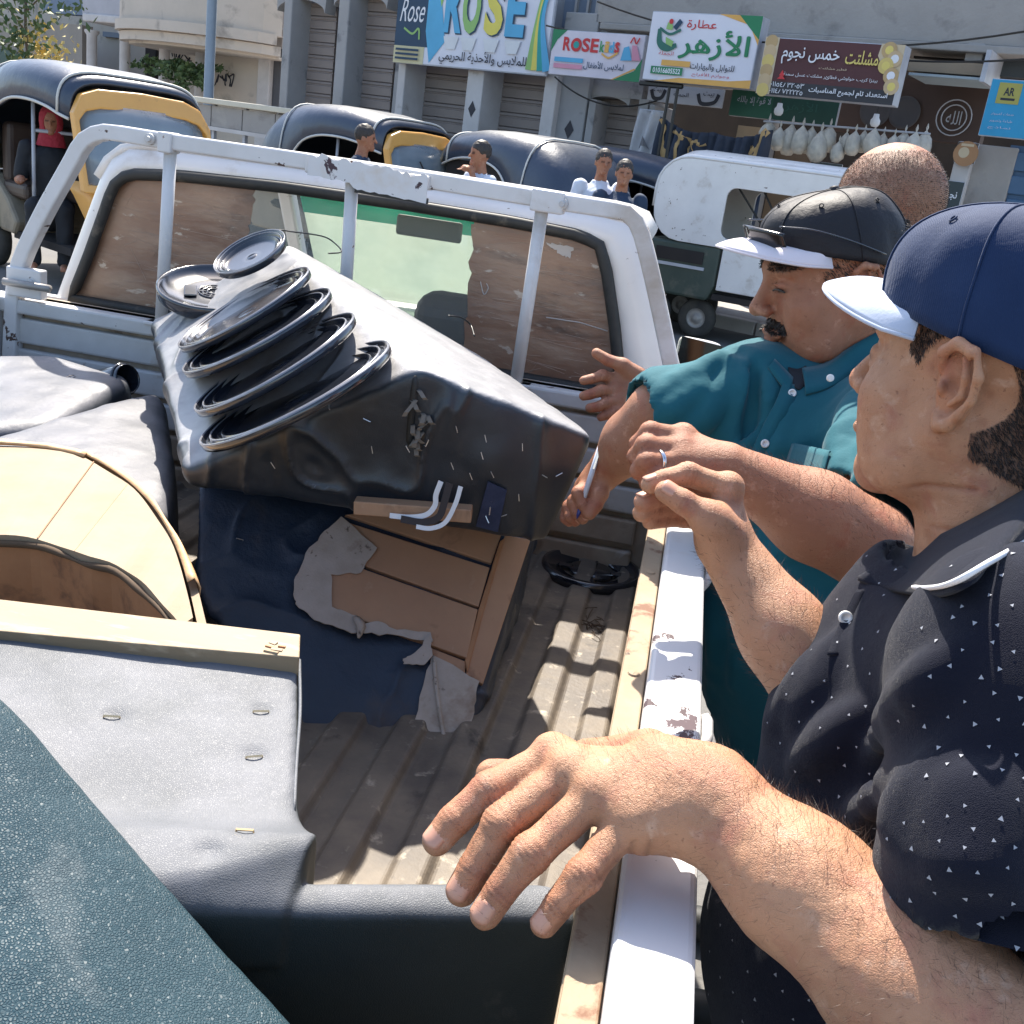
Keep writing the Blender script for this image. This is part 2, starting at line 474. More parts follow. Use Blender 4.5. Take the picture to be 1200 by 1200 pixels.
MT['leather'] = mat('pebbled_teal_leather', (.019, .048, .064), .5, (.032, .066, .084), 5, spec=.3, layers=[((.20, .22, .225), 4.0, .56, .80, 10, .6)], bumps=[('cell', 400, .6, .0012), ('noise', 14, .4, .01)])
MT['greenvinyl'] = mat('dark_green_vinyl', (.026, .040, .036), .5, (.04, .052, .04), 6, layers=[((.14, .11, .07), 5, .55, .8, 10)], bumps=[('cell', 300, .3, .001), ('noise', 18, .4, .008)])
MT['wood'] = mat('pale_raw_wood', (.33, .25, .155), .62, (.27, .195, .115), 10, layers=[((.30, .16, .07), 16, .66, .76, 8), ((.55, .43, .29), 30, .56, .72, 5)], bumps=[('noise', 140, .4, .001)], stretch=(.25, 1, 1))
MT['ply'] = mat('cream_plywood', (.30, .225, .145), .66, (.25, .175, .105), 12, layers=[((.30, .17, .08), 8, .66, .78, 8)], bumps=[('noise', 160, .3, .001)])
MT['ply_in'] = mat('stained_brown_board', (.44, .22, .10), .66, (.32, .14, .06), 9, layers=[((.10, .05, .03), 9, .54, .66, 9)], bumps=[('noise', 120, .3, .002)])
MT['board'] = mat('tan_hardboard', (.50, .29, .165), .7, (.40, .225, .13), 8, layers=[((.18, .085, .05), 10, .6, .75, 9), ((.56, .40, .27), 16, .6, .75, 6)], bumps=[('noise', 200, .25, .001)], stretch=(1, 1, .6))
MT['felt'] = mat('torn_grey_backing_cloth', (.50, .44, .38), .9, (.40, .34, .28), 25, layers=[((.10, .075, .06), 28, .63, .68, 8), ((.20, .13, .08), 9, .6, .75, 9)], bumps=[('noise', 260, .5, .001)])
MT['tape'] = mat('brown_packing_paper', (.50, .27, .12), .55, (.62, .40, .20), 9, layers=[((.8, .7, .5), 22, .62, .7, 6)], bumps=[('noise', 60, .5, .003)])
MT['plastic'] = mat('glossy_black_plastic', (.012, .015, .022), .16, (.02, .022, .03), 14, spec=.7, coat=.6, layers=[((.22, .19, .15), 8, .62, .85, 9, .45)])
MT['brass'] = mat('staple_brass', (.75, .56, .30), .35, metal=.6, spec=.6)
MT['staple'] = mat('staple_steel', (.75, .74, .72), .3, metal=.7)
MT['navyfab'] = mat('navy_webbing', (.02, .03, .07), .8, (.04, .05, .10), 60, bumps=[('noise', 300, .4, .001)])
MT['strap'] = mat('white_webbing', (.80, .79, .80), .7, bumps=[('noise', 300, .3, .001)])
MT['blackwire'] = mat('black_wire', (.015, .015, .015), .4)
MT['asphalt'] = mat('dusty_asphalt', (.13, .125, .12), .9, (.175, .168, .158), .8, layers=[((.22, .20, .175), .35, .5, .7, 8), ((.07, .07, .07), 3, .62, .7, 8)], bumps=[('noise', 30, .5, .01)])
MT['cement'] = mat('weathered_cement', (.40, .37, .34), .9, (.29, .27, .25), .7, layers=[((.17, .155, .145), 1.6, .54, .75, 9), ((.40, .37, .33), 2.7, .6, .75, 8)], bumps=[('noise', 14, .5, .02)])
MT['greywall'] = mat('grey_painted_wall', (.36, .35, .345), .85, (.28, .275, .27), 1.1, layers=[((.11, .11, .12), 2.3, .58, .72, 9)], bumps=[('noise', 16, .4, .01)])
MT['cream'] = mat('cream_plaster', (.58, .50, .42), .9, (.48, .42, .35), .8, layers=[((.22, .19, .165), 1.4, .56, .74, 9)], bumps=[('noise', 12, .4, .01)])
MT['trim'] = mat('pale_post_paint', (.58, .55, .53), .8, (.46, .43, .41), 2.5, layers=[((.25, .2, .17), 4, .62, .75, 8)])
MT['shutter'] = mat('roller_shutter_steel', (.29, .245, .22), .5, (.22, .185, .17), 1.4, layers=[((.13, .10, .08), 3, .6, .75, 8)])
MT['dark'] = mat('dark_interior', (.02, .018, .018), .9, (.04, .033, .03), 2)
MT['signwhite'] = mat('sign_panel_white', (.74, .73, .78), .45, (.66, .65, .71), 2)
MT['signframe'] = mat('sign_frame_metal', (.50, .52, .56), .45, (.38, .39, .43), 6)
def flat(name, c, r=.55): 
    k = 'f_' + name
    if k not in MT: MT[k] = mat(name, c, r, tuple(v * .85 for v in c), 3)
    return MT[k]
MT['canopy'] = mat('blue_black_canopy', (.022, .034, .060), .36, (.032, .046, .075), 2, spec=.8, layers=[((.20, .17, .13), 1.8, .62, .9, 8, .6)], bumps=[('noise', 7, .35, .02)])
MT['rearvinyl'] = mat('dusty_rear_vinyl', (.075, .072, .065), .55, (.12, .11, .09), 3, layers=[((.26, .21, .15), 1.8, .5, .8, 8)], bumps=[('noise', 9, .4, .02)])
MT['khaki'] = mat('dusty_khaki_panel', (.32, .27, .19), .55, (.24, .20, .145), 3, layers=[((.12, .10, .08), 3, .6, .75, 8)])
MT['orange'] = mat('orange_yellow_paint', (.78, .40, .09), .35, (.70, .35, .08), 4, coat=.4, layers=[((.25, .15, .07), 6, .62, .75, 8)])
MT['piping'] = mat('pale_piping', (.62, .60, .55), .6)
MT['tyre'] = mat('dusty_tyre', (.03, .03, .03), .85, (.07, .065, .055), 9, bumps=[('noise', 60, .4, .004)])
MT['rim'] = mat('dusty_wheel_rim', (.40, .38, .36), .5, (.25, .23, .21), 12, metal=.3)
MT['glass'] = mat('windshield_glass', (.26, .33, .38), .08, (.36, .43, .48), 3, spec=1.0, alpha=.55)
MT['seat'] = mat('dark_seat_vinyl', (.045, .028, .022), .5, (.06, .04, .03), 6)
MT['gold'] = mat('gold_print_cloth', (.62, .40, .18), .8, (.50, .30, .12), 9, bumps=[('noise', 30, .4, .01)])
MT['drape'] = mat('dark_blue_drape', (.03, .04, .065), .85, (.05, .06, .085), 5, bumps=[('noise', 12, .6, .02)])
MT['tarp'] = mat('dirty_white_sheet', (.58, .57, .58), .8, (.45, .44, .45), 3, bumps=[('noise', 6, .6, .03)])
MT['bag'] = mat('cloudy_plastic_bag', (.66, .61, .52), .35, (.42, .40, .36), 9, bumps=[('noise', 22, .7, .02)])
MT['leaf'] = mat('leaf_green', (.05, .10, .035), .6, (.09, .13, .04), 4)
MT['leafy'] = mat('yellow_blossom', (.55, .40, .10), .7, (.65, .52, .20), 6)
MT['bark'] = mat('grey_bark', (.18, .14, .10), .9, (.12, .09, .07), 8)
# people
MT['skin'] = mat('tanned_skin', (.40, .185, .105), .50, (.34, .15, .085), 22, spec=.35, tone=True, sss=.05, layers=[((.54, .29, .185), 60, .58, .75, 5), ((.36, .12, .065), 26, .52, .72, 6), ((.24, .10, .06), 200, .63, .71, 4)], bumps=[('noise', 500, .5, .0016), ('cell', 800, .3, .0009), ('noise', 90, .25, .003)])
MT['skin2'] = mat('light_tan_skin', (.50, .262, .150), .48, (.42, .205, .112), 18, spec=.4, tone=True, sss=.06, layers=[((.56, .35, .24), 60, .58, .75, 5), ((.40, .16, .10), 26, .52, .72, 6), ((.30, .14, .08), 230, .62, .70, 4)], bumps=[('noise', 450, .5, .0016), ('cell', 750, .35, .0010), ('noise', 90, .25, .003)])  # lighter skin tone of the nearest man
MT['nail'] = mat('fingernail', (.56, .27, .175), .34, (.60, .31, .21), 90, spec=.5, coat=.2)
MT['hair'] = mat('short_dark_hair', (.022, .016, .013), .55, (.05, .04, .034), 90)
MT['armhair'] = mat('fine_body_hair', (.06, .035, .022), .45)
MT['greyhair'] = mat('clipped_greying_hair', (.055, .05, .046), .6, (.03, .027, .025), 120)
MT['blackcap'] = mat('black_satin_cap', (.006, .005, .009), .62, (.010, .010, .014), 20, spec=.45, sheen=0, bumps=[('noise', 20, .5, .008)])
MT['whitebrim'] = mat('white_brim_cloth', (.74, .68, .72), .7, bumps=[('noise', 300, .2, .0006)])
MT['navycap'] = mat('navy_twill_cap', (.006, .021, .068), .8, (.009, .028, .085), 14, spec=.3, sheen=.1, bumps=[('wave', 260, .25, .0006), ('noise', 18, .4, .006)])
MT['lightbrim'] = mat('pale_blue_brim', (.50, .55, .66), .8, (.44, .50, .62), 14, sheen=.3, bumps=[('noise', 300, .3, .0008)])
MT['teal'] = mat('teal_cotton', (.013, .112, .138), .8, (.009, .09, .115), 8, spec=.25, sheen=.15, bumps=[('noise', 700, .25, .0005), ('noise', 16, .3, .008)])
MT['polo'] = mat('dark_navy_pique', (.007, .008, .018), .85, (.010, .012, .022), 12, spec=.15, sheen=.12, bumps=[('cell', 900, .5, .0007), ('noise', 14, .3, .008)])
MT['trouser'] = mat('dark_trouser_cloth', (.03, .033, .045), .85, (.04, .043, .055), 12)
MT['button'] = mat('pearl_button', (.75, .74, .70), .25, coat=.5)
MT['silver'] = mat('silver_metal', (.75, .75, .76), .2, metal=1.0)
MT['lens'] = mat('sunglass_lens', (.01, .01, .012), .18, spec=.6)
MT['greyshirt'] = mat('blue_grey_shirt_cloth', (.14, .165, .21), .85, (.11, .13, .17), 12, bumps=[('noise', 500, .2, .0005)])

def veil(name, colr, amount, clear=(.92, .97, .94), scale=6, c2=None, rough=.3):
    # dusty glass or film that scatters the light falling on its far side
    m = bpy.data.materials.new(name); m.use_nodes = True; t = m.node_tree; N = t.nodes; L = t.links; N.clear()
    out = N.new('ShaderNodeOutputMaterial'); tc = N.new('ShaderNodeTexCoord')
    n = N.new('ShaderNodeTexNoise'); n.inputs['Scale'].default_value = scale; n.inputs['Detail'].default_value = 7; L.new(tc.outputs['Object'], n.inputs['Vector'])
    mp = N.new('ShaderNodeMapRange'); mp.inputs[1].default_value = .3; mp.inputs[2].default_value = .7; mp.inputs[3].default_value = amount[0]; mp.inputs[4].default_value = amount[1]; L.new(n.outputs['Fac'], mp.inputs[0])
    cm = N.new('ShaderNodeMix'); cm.data_type = 'RGBA'; cm.inputs[6].default_value = (*colr, 1); cm.inputs[7].default_value = (*(c2 or colr), 1); L.new(n.outputs['Fac'], cm.inputs[0])
    tr = N.new('ShaderNodeBsdfTranslucent'); L.new(cm.outputs[2], tr.inputs[0])
    df = N.new('ShaderNodeBsdfPrincipled'); L.new(cm.outputs[2], df.inputs['Base Color']); df.inputs['Roughness'].default_value = rough
    a = N.new('ShaderNodeMixShader'); a.inputs[0].default_value = .45; L.new(tr.outputs[0], a.inputs[1]); L.new(df.outputs[0], a.inputs[2])
    tp = N.new('ShaderNodeBsdfTransparent'); tp.inputs[0].default_value = (*clear, 1)
    b = N.new('ShaderNodeMixShader'); L.new(mp.outputs[0], b.inputs[0]); L.new(tp.outputs[0], b.inputs[1]); L.new(a.outputs[0], b.inputs[2]); L.new(b.outputs[0], out.inputs[0])
    return m
# ------------------------------------------------------------------ the street: ground, facades, signs
TR = np.array([sin(radians(114.3)), cos(radians(114.3)), 0]); NF = np.array([-.411, -.911, 0]); NF /= np.linalg.norm(NF)
PF = aty(820, 214, 15.0); PF[2] = 0
ZU = np.array([0, 0, 1.0])
def fp(s, z, off=0): return PF + TR * s + ZU * z + NF * off
def fsz(px, py, off=0):
    p = atp(px, py, PF + NF * off, NF); return float((p - PF) @ TR), float(p[2])
def fbox(mb, px0, py0, px1, py1, o0, o1, z0=None, z1=None):
    """box in the facade frame, measured on its front face"""
    pm = (py0 + py1) / 2; xm = (px0 + px1) / 2
    a = fsz(px0, pm, o1)[0]; b = fsz(px1, pm, o1)[0]
    zt = fsz(xm, py0, o1)[1] if z1 is None else z1; zb = fsz(xm, py1, o1)[1] if z0 is None else z0
    mb.box(fp((a + b) / 2, (zt + zb) / 2, (o0 + o1) / 2), (b - a, abs(o1 - o0), zt - zb), np.stack([TR, -NF, ZU], 1))
    return a, b, zb, zt

g = MB(); G = np.zeros((2, 2, 3)); 
for i, x in enumerate((-600, 600)):
    for j, y in enumerate((-600, 600)): G[i, j] = (x, y, 0)
g.grid(G[::-1]); tag(g.build('road', MT['asphalt']), kind='structure')
g = MB(); a, b = fp(-40, 0, 1.6), fp(14, 0, 1.6)
g.prism([a, b, fp(14, 0, -12), fp(-40, 0, -12)], (0, 0, .14))
tag(fixn(g.build('pavement', MT['cement'], bev=.02)), kind='structure')
# kerb stones, recessed joints between them
kr = MT['trim']; k0 = None
for i in range(40):
    s = -16 + i * .7
    if k0 is None:
        mb = MB(); mb.box((0, 0, 0), (.68, .16, .16), np.stack([TR, -NF, ZU], 1)); k0 = mb.build('kerb_stone', kr, bev=.012); o = k0
        o.parent = bpy.data.objects['pavement']
    else:
        o = k0.copy(); col.objects.link(o)
    o.location = tuple(fp(s, .075, 1.69))

AR = {'ا': ('\ufe8d', '\ufe8e'), 'أ': ('\ufe83', '\ufe84'), 'إ': ('\ufe87', '\ufe88'), 'ة': ('\ufe93', '\ufe94'), 'د': ('\ufea9', '\ufeaa'), 'ذ': ('\ufeab', '\ufeac'),
      'ر': ('\ufead', '\ufeae'), 'ز': ('\ufeaf', '\ufeb0'), 'و': ('\ufeed', '\ufeee')}
for ch, c in (('ب', 0xfe8f), ('ت', 0xfe95), ('ج', 0xfe9d), ('ح', 0xfea1), ('خ', 0xfea5), ('س', 0xfeb1), ('ش', 0xfeb5), ('ص', 0xfeb9), ('ط', 0xfec1),
              ('ع', 0xfec9), ('ف', 0xfed1), ('ق', 0xfed5), ('ك', 0xfed9), ('ل', 0xfedd), ('م', 0xfee1), ('ن', 0xfee5), ('ه', 0xfee9), ('ي', 0xfef1)):
    AR[ch] = tuple(chr(c + i) for i in range(4))
def arabic(t):
    t = t.replace('لأ', '\u0001').replace('لا', '\u0002')
    F = dict(AR); F['\u0001'] = ('\ufef7', '\ufef8'); F['\u0002'] = ('\ufefb', '\ufefc'); out = []
    for i, ch in enumerate(t):
        if ch not in F: out.append(ch); continue
        pv = i > 0 and t[i - 1] in F and len(F[t[i - 1]]) == 4
        nx = i < len(t) - 1 and t[i + 1] in F
        f = F[ch]
        if len(f) == 2: out.append(f[1] if pv else f[0])
        else: out.append(f[3] if pv and nx else f[1] if pv else f[2] if nx else f[0])
    return ''.join(out)[::-1]
def text(body, cx, cz, w, h, off, m, parent, name='lettering', bold=.0, X=TR, Y=ZU, P=None, shear=0, ex=.004):
    """flat lettering scaled to w x h metres around the point"""
    cu = bpy.data.curves.new('txt', 'FONT'); cu.body = body; cu.size = 1; cu.offset = bold; cu.extrude = 0; cu.shear = shear; cu.resolution_u = 3
    o = bpy.data.objects.new('txt', cu); col.objects.link(o); bpy.context.view_layer.update()
    me = bpy.data.meshes.new_from_object(o.evaluated_get(bpy.context.evaluated_depsgraph_get()))
    bpy.data.objects.remove(o)
    V = np.empty(len(me.vertices) * 3); me.vertices.foreach_get('co', V); V = V.reshape(-1, 3)
    F = [tuple(p.vertices) for p in me.polygons]; bpy.data.meshes.remove(me)
    lo, hi = V.min(0), V.max(0); c = (lo + hi) / 2; sx = w / (hi[0] - lo[0]); sy = h / (hi[1] - lo[1]) if h else sx
    p0 = (fp(cx, cz, off) if P is None else np.array(P))
    W = p0 + np.outer((V[:, 0] - c[0]) * sx, X) + np.outer((V[:, 1] - c[1]) * sy, Y)
    return mk(name, W, F, m, parent)
class Plate:
    """a sign board in the facade frame, addressed by its own fractions (0..1, from top left)"""
    def __init__(s, name, label, cs, off, depth, m, cat='sign', frame=MT['signframe'], group=None):
        tl, tr, br, bl = [fsz(*c, off) for c in cs]
        s.a = (tl[0] + bl[0]) / 2; s.b = (tr[0] + br[0]) / 2; s.t = (tl[1] + tr[1]) / 2; s.z = (bl[1] + br[1]) / 2; s.off = off
        s.w = s.b - s.a; s.h = s.t - s.z
        s.o = thing(name, label, cat, fp((s.a + s.b) / 2, s.z, off - depth), group)
        mb = MB(); mb.box(fp((s.a + s.b) / 2, (s.t + s.z) / 2, off - depth / 2), (s.w, depth, s.h), np.stack([TR, -NF, ZU], 1)); mb.build('cabinet', frame, s.o, bev=.008)
        mb = MB(); mb.box(fp((s.a + s.b) / 2, (s.t + s.z) / 2, off + .003), (s.w * .985, .006, s.h * .97), np.stack([TR, -NF, ZU], 1)); mb.build('panel', m, s.o)
        s.k = 0
    def P(s, u, v, d=0): return fp(s.a + s.w * u, s.t - s.h * v, s.off + .009 + d)
    def poly(s, pts, m, name='graphic'):
        s.k += 1; n = len(pts)
        return mk(name, [s.P(u, v, s.k * .0012) for u, v in pts], [tuple(range(n))[::-1]], m, s.o)
    def rect(s, u0, v0, u1, v1, m, name='graphic'): return s.poly([(u0, v0), (u1, v0), (u1, v1), (u0, v1)], m, name)
    def disc(s, u, v, r, m, a0=0, a1=2 * pi, name='graphic', n=20, sy=1):
        return s.poly([(u + r / s.w * cos(a0 + (a1 - a0) * i / n), v + sy * r / s.h * sin(a0 + (a1 - a0) * i / n)) for i in range(n)], m, name)
    def curve(s, pts, wd, m, name='graphic'):
        s.k += 1; P = spline([s.P(u, v, s.k * .0012) for u, v in pts], 24)
        T = np.gradient(P, axis=0); T /= np.linalg.norm(T, axis=1)[:, None]; U = np.cross(T, NF)
        wv = np.array(wd if not np.isscalar(wd) else [wd], float); wv = np.interp(np.linspace(0, 1, 24), np.linspace(0, 1, len(wv)), wv)
        mb = MB(); mb.grid(np.stack([P - U * wv[:, None] / 2, P + U * wv[:, None] / 2], 1)); return mb.build(name, m, s.o)
    def text(s, body, u, v, w, h, m, **k):
        s.k += 1; return text(body, 0, 0, s.w * w, s.h * h, 0, m, s.o, P=s.P(u, v, s.k * .0012), **k)

C_ = lambda n, r, g_, b: flat(n, (r, g_, b))
GREEN = C_('green', .02, .22, .09); RED = C_('red', .60, .035, .04); BLUE = C_('skyblue', .10, .42, .66); DBLUE = C_('navyprint', .015, .05, .10)
YEL = C_('yellow', .75, .60, .16); ORG_ = C_('orange', .78, .42, .10); PINK = C_('pink', .70, .30, .40); BLK = C_('blackprint', .02, .02, .03)
MAR = C_('maroon', .085, .022, .024); TEALP = C_('tealprint', .02, .35, .32); LG = C_('lightgreen', .30, .52, .16); CRM = C_('creamprint', .62, .50, .33); SILV = C_('lilacprint', .55, .55, .64)
WHT = C_('whiteprint', .8, .8, .82)

# --- grey building with the roller shutters
gb = thing('shop_building', 'grey street building with tall arched steel roller shutters behind the auto rickshaws', 'building', fp(-6, .14, 0))
ZT = 9.0
mb = MB(); fbox(mb, 334, 60, 704, 100, -.75, -.55, z0=.14, z1=ZT); mb.build('wall', MT['greywall'], gb)
def shutter(par, px0, py0, px1, py1, off=-.42, zb=.14, arch=False):
    pm = (py0 + py1) / 2; a = fsz(px0, pm, off)[0]; b = fsz(px1, pm, off)[0]; zt = fsz((px0 + px1) / 2, py0, off)[1]
    f = MB(); f.box(fp((a + b) / 2, (zb + zt) / 2, off - .05), (b - a + .1, .04, zt - zb), np.stack([TR, -NF, ZU], 1)); f = f.build('shutter', MT['shutter'], par)
    ORG[f.name] = ORG[par.name]
    n = max(3, int((zt - zb) / .20)); h = (zt - zb) / n
    w = b - a; prof = [(.0, -.5), (.03, -.47), (.035, .1), (.018, .16), (.018, .22), (.035, .28), (.03, .44), (.0, .5)]
    V = []; 
    for e in (-.5, .5):
        for d, z in prof: V.append(TR * e * w + NF * d + ZU * z * h)
    k = len(prof); F = [(i, i + 1, k + i + 1, k + i) for i in range(k - 1)] + [tuple(range(k))[::-1], tuple(range(k, 2 * k))]
    first = None
    for i in range(n):
        if first is None:
            first = mk('slat', V, F, MT['shutter'], f, local=True); o = first
        else:
            o = first.copy(); col.objects.link(o)
        o.location = tuple(fp((a + b) / 2, zb + (i + .5) * h, off) - ORG[par.name])
    if arch:      # arched lintel filling the corners
        R = w / 2; mb = MB(); rise = R * .35
        top = [fp((a + b) / 2 + R * cos(t), zt - rise + rise * sin(t), off + .06) for t in np.linspace(pi, 0, 13)]
        pts = top + [fp(b + .02, zt + .05, off + .06), fp(a - .02, zt + .05, off + .06)]
        mb.prism(pts[::-1], NF * .25); fixn(mb.build('arch_lintel', MT['greywall'], par))
    return a, b, zt
shutter(gb, 338, 3, 393, 112, arch=True)
shutter(gb, 403, -3, 464, 122, arch=True)
for x0, x1 in ((329, 338), (392, 404), (463, 472)):
    mb = MB(); fbox(mb, x0, 40, x1, 110, -.6, .05, z0=.14, z1=ZT); mb.build('pillar', MT['greywall'], gb, bev=.02)
shutter(gb, 472, 70, 548, 165)
shutter(gb, 563, 80, 638, 175)
for x0, x1, dia in ((463.5, 472, 0), (545, 564, 1), (636, 651, 0)):
    mb = MB(); a, b, zb, zt = fbox(mb, x0, 80, x1, 150, -.5, .12, z0=.14, z1=3.2); p = mb.build('post', MT['trim'], gb, bev=.015)
    if dia:
        z = fsz((x0 + x1) / 2, 128, .12)[1]; s_ = (a + b) / 2
        mk('diamond', [fp(s_ + dx, z + dz, .124) for dx, dz in ((-.07, 0), (0, -.12), (.07, 0), (0, .12))], [(0, 1, 2, 3)], BLK, gb)
mb = MB(); a, b, zb, zt = fbox(mb, 651, 60, 690, 150, -.5, .0, z0=.14, z1=3.6); mb.build('pier', MT['greywall'], gb, bev=.015)
z = fsz(667, 152, 0)[1]; s_ = fsz(667, 152, 0)[0]
mk('diamond', [fp(s_ + dx, z + dz, .006) for dx, dz in ((-.08, 0), (0, -.13), (.08, 0), (0, .13))], [(0, 1, 2, 3)], BLK, gb)
mb = MB(); fbox(mb, 660, 0, 700, 33, -.5, -.3, z1=ZT); mb.build('window', flat('bluegrey', (.16, .20, .26)), gb)
for xx in (672, 686): mb = MB(); fbox(mb, xx, 0, xx + 2.5, 33, -.3, -.24, z1=ZT); mb.build('window_bar', MT['greywall'], gb)
shutter(gb, 696, 116, 746, 172, arch=True)
mb = MB(); fbox(mb, 688, 40, 758, 114, -.6, -.1, z1=3.8); mb.build('lintel', MT['greywall'], gb)
for x0, x1 in ((688, 696), (746, 757)):
    mb = MB(); fbox(mb, x0, 116, x1, 160, -.6, .0, z0=.14); mb.build('jamb', MT['greywall'], gb)

# --- raw concrete building with the open shops
cb = thing('concrete_building', 'weathered concrete building over the open spice and pastry shops on the right', 'building', fp(3, .14, 0))
mb = MB(); a, b, zb, zt = fbox(mb, 702, -40, 1290, 43, -.8, .0, z1=ZT)
mb.build('upper_wall', MT['cement'], cb)
mb = MB(); fbox(mb, 700, 43, 1290, 52, -.8, .12); mb.build('beam', MT['cement'], cb, bev=.015)
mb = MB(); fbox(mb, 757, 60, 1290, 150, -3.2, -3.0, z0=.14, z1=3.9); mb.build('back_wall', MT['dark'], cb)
mb = MB(); fbox(mb, 1072, 52, 1132, 70, -1.2, -.5); mb.build('recess', MT['dark'], cb)
for x0, y0, x1, y1, o, m in ((1132, 50, 1153, 72, .02, 'cement'), (1133, 170, 1183, 260, -.15, 'cement'), (1112, 165, 1133, 260, -.05, 'trim'), (757, 122, 764, 175, 0, 'greywall'), (893, 138, 899, 200, -.3, 'greywall')):
    mb = MB(); fbox(mb, x0, y0, x1, y1, -.6, o, z0=(.14 if y1 > 150 else None)); mb.build('column', MT[m], cb, bev=.015)
mb = MB(); fbox(mb, 1064, 72, 1160, 86, -.5, .15); mb.build('shop_fascia', flat('tanboard', (.30, .22, .14)), cb)
mb = MB(); fbox(mb, 1064, 88, 1156, 91, -.5, .3); mb.build('canopy_edge', flat('paleblue', (.35, .42, .45)), cb)
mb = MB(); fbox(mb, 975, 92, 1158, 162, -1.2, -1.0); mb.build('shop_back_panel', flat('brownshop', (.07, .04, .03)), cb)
mb = MB(); fbox(mb, 760, 88, 900, 100, -.6, -.2); mb.build('lintel', MT['greywall'], cb)
mb = MB(); fbox(mb, 905, 175, 950, 215, -.9, -.6, z0=.14); mb.build('counter_panel', flat('tan2', (.30, .20, .12)), cb)
mb = MB(); fbox(mb, 862, 148, 893, 180, -.9, -.7, z0=.14); mb.build('counter_panel', flat('tan3', (.36, .27, .18)), cb)
mb = MB(); fbox(mb, 1171, 172, 1240, 270, -.3, -.2, z0=.14); dr = mb.build('door', flat('bluedoor', (.05, .11, .20)), cb); ORG[dr.name] = ORG[cb.name]
for k in range(3):
    mb = MB(); fbox(mb, 1176, 180 + k * 28, 1236, 202 + k * 28, -.2, -.17); mb.build('door_panel', flat('bluedoor2', (.06, .13, .23)), dr, bev=.01)
mb = MB(); fbox(mb, 1156, 52, 1260, 92, -.4, -.3, ); mb.build('awning', flat('awn', (.06, .07, .075)), cb)
mb = MB(); fbox(mb, 1152, 58, 1158, 96, -.3, .4); mb.build('awning_bracket', MT['signframe'], cb)

# --- signs
s = Plate('fabric_banner', 'large pale shop banner with big coloured ROSE letters over the roller shutters', [(469, -36), (653, -20), (641, 90), (462, 73)], .25, .05, MT['signwhite'])
s.rect(0, .18, .24, .80, DBLUE); s.rect(0, .80, .21, .995, C_('palegold', .62, .56, .34))
s.poly([(.21, 0), (.27, 0), (.345, .72), (.25, .97), (.21, .62)], BLUE); s.poly([(.25, 0), (.34, 0), (.30, .35)], LG)
s.text('Rose', .11, .40, .17, .26, WHT, shear=.4); s.curve([(.06, .60), (.12, .66), (.16, .60), (.17, .72)], .03, LG)
for ch, u, m in (('R', .385, BLUE), ('O', .50, LG), ('S', .645, C_('lemon', .78, .66, .12)), ('E', .78, BLUE)):
    s.text(ch, u + .008, .335, .115, .60, DBLUE, bold=.05); s.text(ch, u, .32, .115, .60, m, bold=.04)
    s.poly([(u - .05, .66), (u + .05, .66), (u + .03, .80), (u - .03, .80)], C_('fade' + ch, *[v * .35 + .45 for v in tuple(m.node_tree.nodes['Principled BSDF'].inputs[0].default_value)[:3]]))
s.text(arabic('للملابس والأحذية الحريمي'), .60, .885, .56, .17, BLK, bold=.012)
for k, m in enumerate((LG, C_('lemon', .7, .6, .2), TEALP, BLUE)):
    s.curve([(.935 + .01 * k, .10), (.93 + .012 * (k - 1.5), .45), (.90 + .035 * k, .95)], [.04, .06, .13], m, 'dress_print')
for k in range(3): s.rect(.02, .83 + k * .05, .18, .855 + k * .05, DBLUE)
s = Plate('shop_sign', 'pink and white ROSE kids clothing sign beside the spice shop sign', [(649, 36), (756, 39), (751, 95.5), (642, 88)], .6, .12, C_('pinkwhite', .72, .66, .72))
s.poly([(0, 0), (.16, 0), (.06, .22), (0, .5)], GREEN); s.poly([(1, 1), (.72, 1), (.93, .78), (1, .5)], GREEN); s.poly([(.70, 1), (.72, 1), (.95, .74), (.93, .72)], ORG_)
for ch, u in (('R', .175), ('S', .385), ('E', .48)): s.text(ch, u, .30, .085, .30, RED, bold=.03)
s.disc(.28, .31, .085, RED); s.disc(.28, .31, .045, TEALP)
for ch, u, m in (('k', .565, C_('dgreen', .05, .3, .1)), ('i', .615, ORG_), ('d', .665, BLUE), ('s', .725, RED)): s.text(ch, u, .31, .05, .24, m, bold=.03)
s.curve([(.57, .46), (.65, .54), (.74, .42)], .025, ORG_)
s.text(arabic('لملابس الأطفال'), .61, .73, .43, .20, DBLUE, bold=.01)
s.rect(.06, .60, .38, .70, BLUE); s.rect(.06, .74, .38, .84, PINK)
s.poly([(.80, .30), (.85, .26), (.90, .56), (.78, .58)], BLUE); s.poly([(.88, .24), (.93, .24), (.99, .55), (.90, .56)], PINK); s.curve([(.86, .20), (.89, .08), (.92, .2), (.95, .08)], .02, RED)
s = Plate('shop_sign', 'white spice shop sign with large green Arabic lettering and orange corner', [(763, 14.5), (892, 17), (882, 104), (754, 94)], 1.0, .22, MT['signwhite'])
s.poly([(.62, 0), (1, 0), (1, .40), (.90, .13)], ORG_); s.poly([(.80, 0), (1, 0), (1, .32)], GREEN); s.poly([(.12, 1), (.35, .93), (.8, .92), (1, .88), (1, 1)], ORG_)
s.text(arabic('عطارة'), .48, .17, .27, .15, RED, bold=.01); [s.text(arabic('الأزهر'), .62 + q_, .44 + w_, .62, .42, GREEN) for q_, w_ in ((-.006, 0), (0, -.008), (.006, 0), (0, .008), (0, 0))]
